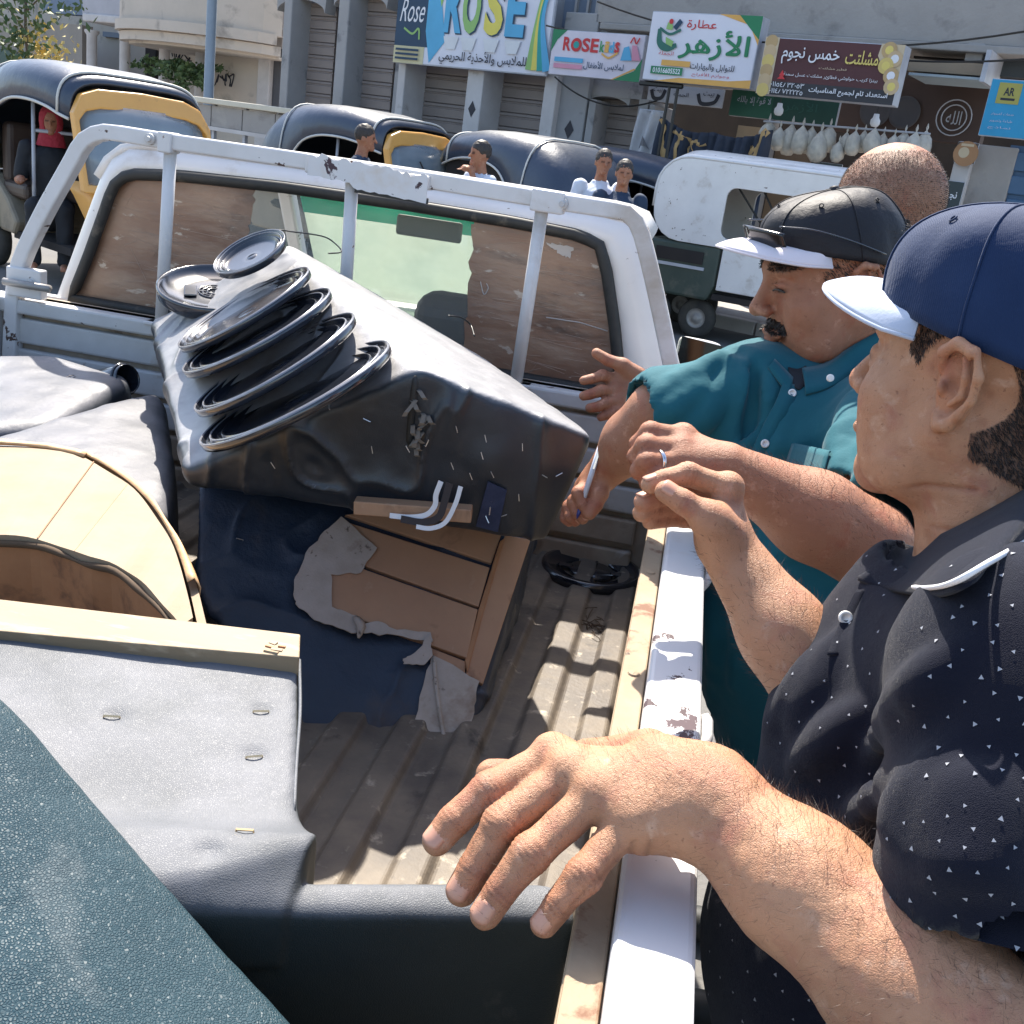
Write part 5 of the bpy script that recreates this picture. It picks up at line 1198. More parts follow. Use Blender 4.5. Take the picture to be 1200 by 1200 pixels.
# ------------------------------------------------------------------ cargo
def wrinkle(a, sc_, seed, edge=0):
    def f(V, N): return a * (fbm(V, sc_, seed, 3) + .5 * (1 - np.abs(vnoise(V, sc_ * 1.7, seed + 9)) * 2))
    return f
def staple(mb, p, d, n, L=.011, r=.0008):
    d = d / np.linalg.norm(d); n = n / np.linalg.norm(n)
    mb.tube([p - d * L / 2 - n * .002, p - d * L / 2 + n * .0012, p + d * L / 2 + n * .0012, p + d * L / 2 - n * .002], r, 4)
# big vinyl box (ridge top)
A_ = dict(FL=P2(211, 556, 1.45), FL2=P2(186, 440, 1.75), FA=P2(491, 432, 1.50), FR=P2(700, 510, 1.62), BR=P2(640, 640, 1.60), BR2=P2(540, 612, 1.56), BL=P2(177, 378, 2.08), BA=P2(333, 281, 2.16), BRt=P2(572, 424, 2.16), FLb=P2(222, 572, 1.48), FMb=P2(400, 600, 1.54))
bot = [A_['BL'] + (.06, 0, -.16), A_['BRt'] + (.0, 0, -.25), A_['FLb'] + (.01, .1, -.01)]
def wA(V, N):
    fr = np.clip(-N[:, 1], 0, 1)          # stapled, badly stretched front
    return .0018 * fbm(V, 7, 4) + .0009 * fbm(V, 24, 7) + fr * (.006 * fbm(V, 7, 21) + .011 * (1 - 2 * np.abs(vnoise(V * (1.5, 1, .6) + .04 * vnoise(V, 9, 2)[:, None], 11, 5))) ** 3)
V, Qa = softbox(list(A_.values()) + bot, .016, .0045, wA, sm=1)
bA = thing('upholstered_box', 'largest black vinyl covered wooden box, ridge topped, carrying the glossy black rings', 'box', (-.6, 1.8, ZF), None)
mk('cover', V, Qa, MT['vinyl'], bA, True); TA = bvh(V, Qa)
mb = MB()
for px, py, dx, dy in ((386, 476, 2, 8), (535, 503, 3, 9), (569, 514, 2, 9), (565, 534, 2, 8), (530, 546, 3, 9), (552, 558, 2, 9), (577, 556, 3, 8), (612, 524, 1, 9), (436, 527, 1, 9), (608, 583, 1, 9), (430, 492, 5, 3), (638, 558, 5, 3), (655, 556, 4, -2), (577, 585, 2, 7), (590, 604, 6, -3), (652, 616, 6, 3), (478, 526, 2, 5), (500, 519, 1, 6), (320, 545, 3, 8)):
    h, nn = hit(TA, px, py)
    if h is None: continue
    d = rx * dx - ux * dy; staple(mb, h, d - nn * (d @ nn), nn, .0115)
mb.build('staples', MT['staple'], bA).__setitem__('kind', 'stuff')
# torn tuft at the ridge end
mb = MB(); r = random.Random(8)
for k in range(15):
    px = 490 + r.uniform(-8, 12); py = r.uniform(448, 528); h, nn = hit(TA, px, py)
    if h is None: continue
    e = r.uniform(.006, .016); a = r.uniform(-1, 1)
    P = [h, h + nn * .006 + rx * e * .3, h + nn * .009 + rx * e * a - ux * e, h + nn * .004 + rx * e * a * 1.4 - ux * e * 1.5]
    U_ = np.cross(nn, ux); mb.grid(np.stack([np.array(P) - U_ * .004, np.array(P) + U_ * .004], 1), thick=.0008)
mb.build('torn_padding', flat('paddark', (.20, .17, .14), .9), bA)
mb = MB(); P = []
for px, py in ((487, 440), (484, 470), (481, 500), (480, 522)):
    h, nn = hit(TA, px, py); P.append(h + nn * .001)
mb.tube(spline(P, 12), [.002] + [.006] * 10 + [.002], 6, flat=.5); mb.build('split_seam', MT['rubber'], bA, smooth=True)
# batten along the bottom edge, webbing straps, navy patch
a, b = P2(416, 592, 1.50), P2(553, 602, 1.53); mb = MB(); mb.bar(a, b, .03, .022); mb.build('batten', MT['board'], bA, bev=.002)
def strap(name, pts, y, w, m):
    P = spline([P2(a, b, y) for a, b in pts], 22); T = np.gradient(P, axis=0); T /= np.linalg.norm(T, axis=1)[:, None]; S = np.cross(T, (0, -1., .2)); S /= np.linalg.norm(S, axis=1)[:, None]
    mb = MB(); mb.grid(np.stack([P - S * w / 2, P + S * w / 2], 1), thick=.0016); return fixn(mb.build(name, m, bA, smooth=False))
strap('webbing_strap', [(517, 564), (511, 580), (510, 592), (500, 603), (480, 606), (457, 604)], 1.485, .008, MT['strap'])
strap('webbing_strap', [(527, 566), (521, 588), (514, 606), (495, 612), (470, 608)], 1.480, .011, flat('darkweb', (.05, .04, .04), .8))
strap('webbing_strap', [(540, 570), (534, 590), (522, 612), (505, 619), (488, 617)], 1.478, .007, MT['strap'])
pp = []
for px, py in ((572, 563), (594, 573), (584, 622), (558, 615)):
    h, nn = hit(TA, px, py)
    if h is None: h, nn = P2(px, py, 1.55), np.array((0, -1., 0))
    pp.append(h + nn * .003)
mb = MB(); mb.prism(pp, (0, -.002, 0)); ptc = fixn(mb.build('navy_patch', MT['navyfab'], bA)); ORG[ptc.name] = ORG[bA.name]
mb = MB()
for px, py, dx, dy in ((579, 580, -3, 8), (575, 596, -1, 8), (572, 606, 3, 7)):
    q = pp[0] * 0 + np.mean(pp, 0) + rx * (px - 577) * .0013 - ux * (py - 593) * .0013 + np.array((0, -.006, 0)); staple(mb, q, rx * dx - ux * dy, np.array((0, -1., 0)), .012)
mb.build('staple', MT['staple'], ptc)

MT['glint_bead'] = mat('painted_glint_bead', (.28, .28, .30), .22, (.14, .14, .16), 16, spec=.8, coat=.5)  # pale lines painted in for sun glints on the black rims
# the glossy black rings lying on it
vd = fwd
def ring_obj(label, px, py, R, ratio, ang, style=0, lift=.03, dep=None, cat='ring'):
    h, nn = hit(TA, px, py)
    w = (float((h - CP) @ fwd) if h is not None else 2.1) if dep is None else dep
    c = atd(px, py, w - lift)
    d = CP - c; d /= np.linalg.norm(d)
    a = radians(ang); ma = rx * cos(a) - ux * sin(a)      # major axis (image angle, clockwise from right)
    ma -= d * (ma @ d); ma /= np.linalg.norm(ma); mi = np.cross(d, ma)
    if (mi @ ux) < 0: mi = -mi
    n = ratio * d + sqrt(1 - ratio ** 2) * mi; n /= np.linalg.norm(n); t2 = np.cross(n, ma); Rm = np.stack([ma, t2, n], 1)
    if np.linalg.det(Rm) < 0: Rm[:, 1] *= -1
    t = thing('plastic_ring', label, cat, c, 'glossy black plastic rings on the big vinyl box')
    mb = MB()
    if style == 0:      # deep dished rim with stepped inside
        pr = [(R * .97, -.007), (R, -.004), (R, .005), (R * .992, .007), (R * .975, .007), (R * .965, .002), (R * .91, .0015), (R * .90, .006), (R * .885, .006), (R * .875, .0), (R * .80, -.0015), (R * .79, .003), (R * .775, .003), (R * .765, -.003), (R * .62, -.004), (R * .30, -.005), (0, -.005), (0, -.008), (R * .97, -.007)]
        mb.lathe(pr, 56, Rm, c); fixn(mb.build('rim', MT['plastic'], t, True))
        mb = MB(); mb.lathe([(R * 1.004, .006), (R * 1.0, .0085), (R * .985, .0085), (R * .98, .0068)], 56, Rm, c); mb.build('glint_bead', MT['glint_bead'], t, True)
        mb = MB(); mb.lathe([(R * .903, .0055), (R * .897, .0072), (R * .888, .0072), (R * .883, .0058)], 56, Rm, c); mb.build('glint_bead', MT['glint_bead'], t, True)
        for k in range(3):
            a = k * 2 * pi / 3 + .5; u = Rm @ np.array((cos(a), sin(a), 0)); mb = MB(); mb.bar(c + u * R * .18 - n * .009, c + u * R * .64 - n * .006, .026, .003, up=n); mb.build('spoke', MT['plastic'], t, bev=.002)
        mb = MB(); mb.lathe([(0, -.004), (R * .12, -.004), (R * .2, -.008), (R * .2, -.013), (0, -.013)], 28, Rm, c); fixn(mb.build('hub', MT['plastic'], t, True))
    else:
        pr = [(R * .9, -.028), (R * .97, -.02), (R, -.002), (R * .99, .004), (R * .95, .005), (R * .92, .0), (R * .8, -.008), (R * .5, -.012), (R * .3, -.010), (0, -.010), (0, -.028), (R * .9, -.028)]
        mb.lathe(pr, 56, Rm, c); fixn(mb.build('dish', MT['plastic'], t, True))
        for q in (.12, .2, .27):
            mb = MB(); mb.tube([c + Rm @ np.array((R * q * cos(s), R * q * sin(s), -.009)) for s in np.linspace(0, 2 * pi, 33)[:-1]], .0022, 6, closed=True); mb.build('hub_ridge', MT['plastic'], t, smooth=True)
        for k in range(10):
            u = Rm @ np.array((cos(k * pi / 5), sin(k * pi / 5), 0)); v_ = Rm @ np.array((-sin(k * pi / 5), cos(k * pi / 5), 0)); mb = MB(); mb.bar(c + u * R * .14 - n * .009, c + u * R * .26 - n * .009, .003, .003, up=n); mb.build('rib', MT['plastic'], t)
        for s in (-1, 1):
            u = Rm @ np.array((s, 0, 0)); mb = MB(); mb.bar(c + u * R * .30 - n * .008, c + u * R * .52 - n * .008, .05, .004, up=n); mb.build('slot_plate', MT['plastic'], t, bev=.002)
    return t
ring_obj('glossy black plastic ring, lowest and nearest of the four tilted rings', 348, 463, .162, .165, -28, lift=.052)
ring_obj('glossy black plastic ring, second from the bottom of the four tilted rings', 324, 427, .150, .155, -31, lift=.050)
ring_obj('glossy black plastic ring, third from the bottom of the four tilted rings', 303, 390, .146, .155, -29, lift=.052)
ring_obj('glossy black plastic ring, topmost of the four tilted rings', 288, 363, .140, .15, -31, lift=.050)
ring_obj('flat lying black plastic dish with ribbed hub left of the tilted rings', 251, 337, .115, .40, 2, 1, lift=.03, cat='dish')
ring_obj('small black plastic ring leaning at the back edge of the big box', 294, 298, .076, .36, -27, 0, lift=.05)
# thin wire over the box
wr = thing('wire', 'thin black wire looping over the back of the big vinyl box', 'wire', P2(330, 280, 2.2)); mb = MB()
mb.tube(spline([P2(300, 300, 2.12), P2(322, 272, 2.15), P2(345, 272, 2.2), P2(378, 277, 2.2), P2(392, 285, 2.2), P2(400, 295, 2.15), P2(385, 297, 2.1)], 40), .0016, 5); mb.build('strand', MT['blackwire'], wr, smooth=True)
mb = MB(); mb.tube(spline([P2(525, 370, 2.1), P2(540, 372, 2.15), P2(551, 380, 2.2), P2(556, 394, 2.15)], 20), .0018, 5); mb.build('strand', MT['blackwire'], wr, smooth=True)
P = []
for px, py in ((345, 305), (390, 312), (430, 325), (480, 350), (520, 368)):
    h, nn = hit(TA, px, py); P.append(h + nn * .002) if h is not None else None
if len(P) > 3: mb = MB(); mb.tube(spline(P, 24), .0011, 4); mb.build('seam_thread', MT['blackwire'], bA)

# lower box with torn backing and wooden boards
q0, q1, q2 = P2(226, 570, 1.60), P2(622, 634, 1.76), P2(548, 889, 1.45)
nB = np.cross(q1 - q0, q2 - q0); nB /= np.linalg.norm(nB); 
if nB[1] > 0: nB = -nB
def pB(px, py, o=0): return atp(px, py, q0 + nB * o, nB)
fr_ = [pB(226, 566), pB(622, 630), pB(548, 888), pB(350, 866), pB(222, 700)]
back = [p + np.array((-.02, .42, .10)) for p in fr_[:2]] + [p + np.array((0.0, .42, .08)) for p in fr_[2:]]
fl = Field(np.min(fr_ + back, 0) - .03, np.max(fr_ + back, 0) + .03, .006)
V, Qb = softbox(fr_ + back, .014, .0048, lambda V, N: .003 * fbm(V, 8, 14) + .006 * (1 - 2 * np.abs(vnoise(V + .04 * vnoise(V, 9, 2)[:, None], 10, 33))) ** 3, sm=1)
bB = thing('upholstered_box', 'dark blue vinyl box with torn grey backing and bare tan boards, under the largest box', 'box', (-.4, 1.6, ZF))
mk('cover', V, Qb, MT['vinyl_blue'], bB, True)
def cut_piece(name, pts, o, th, m, par=bB, nrm=None, bev=.0015, jag=0, seed=0):
    r = random.Random(seed); Q2 = []
    for i, (a, b) in enumerate(pts):
        a2, b2 = pts[(i + 1) % len(pts)]; n = 5 if jag else 1
        for k in range(n): t = k / n; Q2.append((a + (a2 - a) * t + (r.uniform(-jag, jag) if k else 0), b + (b2 - b) * t + (r.uniform(-jag, jag) if k else 0)))
    mb = MB(); mb.prism([pB(a, b, o) for a, b in Q2], -nB * th); return fixn(mb.build(name, m, par, bev=bev))
cut_piece('board', [(404, 603), (430, 600), (589, 622), (576, 660)], .009, .010, MT['board'])
cut_piece('board', [(402, 610), (574, 665), (561, 711), (430, 664), (400, 640)], .012, .012, MT['board'])
cut_piece('board', [(400, 655), (430, 668), (560, 714), (547, 771), (384, 712), (384, 660)], .015, .014, MT['board'])
cut_piece('board', [(500, 757), (546, 775), (545, 789), (508, 775)], .010, .012, MT['board'])
cut_piece('edge_post', [(592, 627), (622, 632), (566, 802), (546, 790), (563, 714), (578, 664)], .011, .03, MT['board'])
cut_piece('edge_strip', [(577, 663), (586, 634), (592, 630), (566, 720), (548, 788), (545, 774), (561, 714)], .0145, .010, MT['ply_in'])
cut_piece('torn_backing', [(400, 605), (442, 642), (423, 671), (388, 673), (389, 711), (416, 721), (424, 731), (444, 728), (465, 738), (505, 741), (507, 752), (470, 745), (428, 742), (412, 742), (374, 728), (350, 712), (345, 702), (346, 676), (358, 648), (380, 622)], .020, .0025, MT['felt'], jag=1.6, seed=4, bev=0)
cut_piece('torn_backing', [(505, 742), (507, 768), (497, 779), (474, 778), (472, 772), (487, 764)], .023, .0025, MT['felt'], jag=1.2, seed=6, bev=0)
cut_piece('torn_backing', [(508, 768), (562, 798), (556, 835), (534, 888), (488, 876), (482, 862), (500, 785)], .012, .004, MT['felt'], jag=1.8, seed=7, bev=0)
mb = MB(); mb.tube(spline([pB(508, 768, .014), pB(512, 810, .017), pB(518, 850, .016), pB(524, 884, .014)], 16), [.001] + [.0035] * 14 + [.001], 6, flat=.5); mb.build('fold', MT['felt'], bB, smooth=True)
mb = MB(); mb.tube(spline([pB(416, 722, .020), pB(423, 733, .026), pB(420, 748, .022)], 8), [.004, .008, .009, .009, .008, .006, .005, .002], 5, flat=.3); mb.build('hanging_scrap', MT['felt'], bB, smooth=True)
mb = MB(); staple(mb, pB(281, 632, .006), rx * 4 - ux * 1, nB, .012); staple(mb, pB(371, 686, .006), rx * 3 - ux * 2, nB, .01); mb.build('staple', MT['staple'], bB)

# left: pale lit vinyl blocks, two small cups
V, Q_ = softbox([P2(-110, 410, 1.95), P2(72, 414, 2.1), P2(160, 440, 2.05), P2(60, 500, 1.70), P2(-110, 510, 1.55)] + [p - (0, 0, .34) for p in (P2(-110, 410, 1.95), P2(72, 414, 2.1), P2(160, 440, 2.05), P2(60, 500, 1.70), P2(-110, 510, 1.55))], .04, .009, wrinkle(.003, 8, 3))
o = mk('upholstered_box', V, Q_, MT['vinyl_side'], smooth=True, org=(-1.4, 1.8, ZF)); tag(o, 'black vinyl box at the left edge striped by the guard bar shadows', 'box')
zz = 1.02
tp = [atz(-120, 530, zz), atz(60, 487, zz), atz(150, 452, zz + .03), atz(192, 447, zz + .02), atz(216, 560, zz), atz(200, 600, zz - .02), atz(-120, 620, zz - .02)]
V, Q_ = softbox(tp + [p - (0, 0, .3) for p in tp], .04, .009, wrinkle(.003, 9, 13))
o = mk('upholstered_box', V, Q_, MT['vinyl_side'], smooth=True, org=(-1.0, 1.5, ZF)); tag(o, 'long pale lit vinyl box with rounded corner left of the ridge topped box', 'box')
for k, (px, py, y, R) in enumerate(((80, 462, 1.98, .034), (138, 446, 2.05, .032))):
    c = P2(px, py, y); t = thing('plastic_cup', ('short black plastic cup lying between the two left vinyl boxes', 'black plastic cup in the shadow behind the long pale box')[k], 'cup', c)
    Rm = np.array(Matrix.Rotation(radians(70), 3, 'Y') @ Matrix.Rotation(.3, 3, 'X')); mb = MB(); mb.lathe([(R * .75, -.06), (R, -.05), (R, .03), (R * .95, .034), (R * .9, .03), (R * .88, -.04), (0, -.045), (0, -.06), (R * .75, -.06)], 24, Rm, c); fixn(mb.build('shell', MT['plastic'], t, True))
    mb = MB(); mb.tube([c + Rm @ np.array((R * 1.02 * cos(s), R * 1.02 * sin(s), .02)) for s in np.linspace(0, 2 * pi, 25)[:-1]], .004, 6, closed=True); mb.build('rim', MT['plastic'], t, smooth=True)

# curved plywood piece
zc = 1.045
oc = [(-140, 520), (0, 521), (60, 527), (100, 537), (140, 560), (172, 590), (195, 625), (212, 665), (226, 725)]
ic = [(-140, 622), (0, 628), (35, 630), (62, 636), (100, 652), (135, 660), (165, 682), (190, 706), (212, 735)]
Po = resample(spline([atz(a, b, zc) for a, b in oc], 60), 40); Pi = resample(spline([atz(a, b, zc) for a, b in ic], 60), 40)
cw = thing('curved_wood_frame', 'cream plywood arch shaped frame with stained brown inner board at left', 'wood frame', (-.8, 1.2, ZF))
G = np.array([[Po[i] * (1 - t) + Pi[i] * t + (0, 0, .002 * sin(i * .7)) for i in range(40)] for t in np.linspace(0, 1, 6)])
mb = MB(); mb.grid(G, thick=.012); fixn(mb.build('top_board', MT['ply'], cw))
G = np.array([Pi + (0, .004, -.0125), Pi + (0, .02, -.22)]); mb = MB(); mb.grid(G, thick=.01); fixn(mb.build('side_board', MT['ply_in'], cw))
ww0 = vnoise(np.array([[i * .33, 1.3, 7.2] for i in range(40)]), 1.0, 2); mb = MB(); P = Pi.copy(); P[:, 2] -= .010; mb.tube(P + (0, -.002, 0), .0042 + .0022 * ww0, 6); mb.build('dark_edge', flat('stainededge', (.10, .06, .03), .8), cw, smooth=True)
G = np.array([Po + (.004, .006, -.0125), Po + (.03, .02, -.25)]); mb = MB(); mb.grid(G, thick=.01); fixn(mb.build('outer_board', MT['ply'], cw))
a, b = Po[19], Pi[19]
for k in (14, 19): mb = MB(); mb.tube([Po[k] + (0, 0, .001), Pi[k] + (0, 0, .001)], .0009, 4); mb.build('joint_line', MT['board'], cw)
r = random.Random(3); e = []; ww = vnoise(np.array([[i * .21, 3.3, 1.2] for i in range(40)]), 1.0, 5)
for i in range(12, 36):
    w1 = .007 + .006 * ww[i]; e.append([Po[i] + (0, .004, .003), Po[i] + (w1 * .7, w1, .006 + .004 * ww[(i + 9) % 40]), Po[i] + (w1 * 1.1 + .003, w1 + .004, -.006 - .004 * ww[(i + 5) % 40]), Po[i] + (.012, .010, -.045)])
mb = MB(); mb.grid(np.array(e), thick=.0012); fixn(mb.build('paper_edging', MT['tape'], cw, smooth=True))
e = []
for i in range(0, 14): e.append([Po[i] + (0, -.004, .0035), Po[i] + (0, .006, .006 + .003 * r.random()), Po[i] + (.0, .016, -.004)])
mb = MB(); mb.grid(np.array(e), thick=.0012); fixn(mb.build('paper_edging', MT['tape'], cw, smooth=True))

# upholstered seat frame with plank
sf = thing('upholstered_seat_frame', 'dark green vinyl seat frame, upper face paled for glare, with raw plank on top', 'seat frame', (-.4, .85, ZF))
zp = 1.055
pl = [atz(-160, 690, zp), atz(0, 702, zp), atz(352, 743, zp), atz(351, 770, zp), atz(140, 752, zp), atz(0, 739, zp), atz(-160, 722, zp)]
mb = MB(); mb.prism(pl, (0, 0, -.024)); fixn(mb.build('plank', MT['wood'], sf, bev=.0015))
r = random.Random(12)
for k in range(5):
    px = r.uniform(316, 346); py = r.uniform(744, 766); c = atz(px, py, zp); R = np.array(Matrix.Rotation(r.uniform(-.4, .4), 3, 'Z') @ Matrix.Rotation(r.uniform(-.3, .3), 3, 'X'))
    mb = MB(); mb.box(c, (r.uniform(.008, .016), r.uniform(.003, .006), .003), R); mb.build('splinter', MT['wood' if k % 3 else 'ply_in'], sf)
fD = Field((-1.25, .45, .5), (.04, 1.15, 1.12), .005)
def hullop(f, P, rnd, k, mode='u'):
    P = np.array(P); pln = hull_planes(P)
    def fn(X, Y, Z):
        D = None
        for n, d in pln:
            e = (X * n[0] + Y * n[1] + Z * n[2] - d).astype(np.float32)
            if D is None: D = e
            else:
                hh = np.maximum(rnd - np.abs(D - e), 0) / rnd; D = np.maximum(D, e) + hh * hh * rnd * .25
        return D
    f.op(fn, P.min(0), P.max(0), k, mode)
zt, zb_ = 1.046, .992
t4 = [atz(-260, 715, zt), atz(352, 768, zt), atz(348, 985, zb_ + .004), atz(200, 1030, zb_), atz(-260, 1075, zb_)]
hullop(fD, t4 + [p + (0, 0, -.05) for p in t4], .012, 0)
f4 = [atz(-200, 1022, zb_), atz(655, 1026, zb_ - .002), atz(684, 1072, zb_ - .012), atz(640, 1056, zb_ - .006), atz(-200, 1056, zb_ - .006)]
hullop(fD, f4 + [p + (0, 0, -.24) for p in f4], .014, .10)
V, Qd = fD.mesh(1)
N = normals(V, Qd); V = V + N * (.0016 * fbm(V, 7, 5) + .0004 * fbm(V, 30, 6))[:, None]
# dimples at the staples
TD = bvh(V, Qd); SP = []
for px, py, dx, dy in ((96, 753, 9, -2), (222, 770, 8, -1), (330, 778, 8, -4), (131, 839, 9, -2), (306, 833, 9, -4), (298, 886, 9, -5), (287, 972, 9, -5), (243, 996, 4, -4)):
    h, nn = hit(TD, px, py)
    if h is not None: SP.append((h, nn, rx * dx - ux * dy))
for h, nn, d in SP:
    q = np.linalg.norm(V - h, axis=1); V -= N * (.0035 * np.exp(-(q / .011) ** 2))[:, None]
top = (V[:, 2] > zb_ - .02) & (N[:, 2] > .35)
fm = (~(N[Qd].mean(1)[:, 2] > .42)).astype(int)
mk('cover', V, Qd, MT['vinyl_panel'], sf, True)
for h, nn, d in SP[:-1]: mb = MB(); staple(mb, h - nn * .0015, d - nn * (d @ nn), nn, .0155, .0013); mb.build('staple', MT['brass'], sf)
# frayed end of the green front
mb = MB(); mb.tube(spline([atz(684, 1084, zb_ - .02), atz(676, 1112, zb_ - .05), atz(664, 1130, zb_ - .07), atz(668, 1108, zb_ - .05), atz(676, 1090, zb_ - .03)], 18), .002, 5, closed=True); mb.build('vinyl_tag', MT['greenvinyl'], sf, smooth=True)
# vertical fold strip at the right edge
mb = MB(); mb.tube(spline([atz(353, 772, zt - .006), atz(354, 830, zt - .02), atz(350, 890, zt - .035), atz(347, 950, zt - .045)], 14) - (.002, 0, .002), .002, 6); mb.build('edge_fold', MT['vinyl_panel'], sf, smooth=True)

# big pebbled leather piece in the foreground
e1, e2 = atd(-170, 600, 1.06), atd(470, 1290, .78); m1 = atd(158, 926, .905)
n1, n2 = atd(-330, 1000, .76), atd(200, 1500, .58)
pts = [e1, e2, n1, n2, m1, e1 - (0, .0, .16), e2 - (0, 0, .16), n1 - (0, 0, .3), n2 - (0, 0, .3)]
V, Ql = softbox(pts, .045, .007, lambda V, N: .004 * fbm(V, 5, 2) + .0015 * fbm(V, 16, 8), sm=1)
o = mk('leather_seat_cushion', V, Ql, MT['leather'], smooth=True, org=(-.5, .6, ZF)); tag(o, 'large teal black pebbled leather cushion filling the lower left foreground', 'cushion')
TL_ = bvh(V, Ql)

# things on the bed floor
c = atz(693, 668, ZF + .03); t = thing('plastic_ring', 'black plastic ring lying in shadow on the bed floor near the front wall', 'ring', c)
mb = MB(); Rr = .115; mb.lathe([(Rr * .6, -.01), (Rr, -.012), (Rr * 1.02, .0), (Rr, .01), (Rr * .9, .012), (Rr * .86, .004), (Rr * .6, .0), (Rr * .6, -.01)], 40, None, c); fixn(mb.build('rim', MT['plastic'], t, True))
mb = MB(); mb.lathe([(0, .0), (Rr * .45, .002), (Rr * .45, -.008), (0, -.008)], 24, None, c); fixn(mb.build('hub', MT['plastic'], t, True))
for k in range(4): a = k * pi / 2; u = np.array((cos(a), sin(a), 0)); mb = MB(); mb.bar(c + u * Rr * .4, c + u * Rr * .65, .02, .005); mb.build('spoke', MT['plastic'], t)
c = atz(702, 742, ZF + .012); mb = MB(); r = random.Random(2)
for k in range(46):
    p = c + np.array((r.gauss(0, .022), r.gauss(0, .035), r.uniform(0, .012))); a = r.uniform(0, pi); d = np.array((cos(a), sin(a), r.uniform(-.1, .3))) * r.uniform(.01, .03); mb.tube([p - d, p + d * .1 + (0, 0, .004), p + d], .0011, 4)
tag(mb.build('dry_twigs', flat('twig', (.09, .06, .04), .9), org=c), 'small heap of dry twigs on the bed floor ribs', 'twigs', kind='stuff')
mb = MB()
for k in range(160):
    p = np.array((r.uniform(-.5, 0), r.uniform(.95, 2.25), ZF + .002)); s = r.uniform(.002, .006); a = r.uniform(0, pi); d = np.array((cos(a), sin(a), 0)) * s; e = np.array((-d[1], d[0], 0)) * .5; mb.add([p - d, p + e, p + d, p - e + (0, 0, .002)], [(0, 1, 2, 3)])
tag(mb.build('floor_debris', MT['ply_in'], org=(-.3, 1.5, ZF)), 'fine wood chips and dirt scattered on the truck bed floor', 'debris', kind='stuff')
# ------------------------------------------------------------------ the men around the truck
def D(px, py, w): return atd(px, py, w)
def unit(v): v = np.array(v, float); return v / np.linalg.norm(v)
def sliver(name, P, N, L, wd, m, parent, lay=None, jit=.35, seed=1, curl=.3):
    """short hairs rooted at P"""
    R = np.random.default_rng(seed); n = len(P)
    d = N + (lay if lay is not None else 0) + R.normal(size=(n, 3)) * jit; d /= np.linalg.norm(d, axis=1)[:, None]
    s = np.cross(d, R.normal(size=(n, 3))); s /= np.linalg.norm(s, axis=1)[:, None] + 1e-9
    Ls = L * R.uniform(.55, 1.25, (n, 1)); mid = P + d * Ls * .55 + (lay if lay is not None else 0) * Ls * curl * .3
    tip = P + d * Ls + (lay if lay is not None else 0) * Ls * curl
    V = np.stack([P - s * wd, P + s * wd, mid + s * wd * .7, mid - s * wd * .7, tip], 1).reshape(-1, 3)
    b = np.arange(n)[:, None] * 5
    F = np.concatenate([b + np.array([0, 1, 2, 3])]); F2 = np.concatenate([b + np.array([3, 2, 4, 4])])
    me_f = [tuple(f) for f in F.tolist()] + [tuple(f[:3]) for f in F2.tolist()]
    o = mk(name, V, me_f, m, parent); o['kind'] = 'stuff'; return o

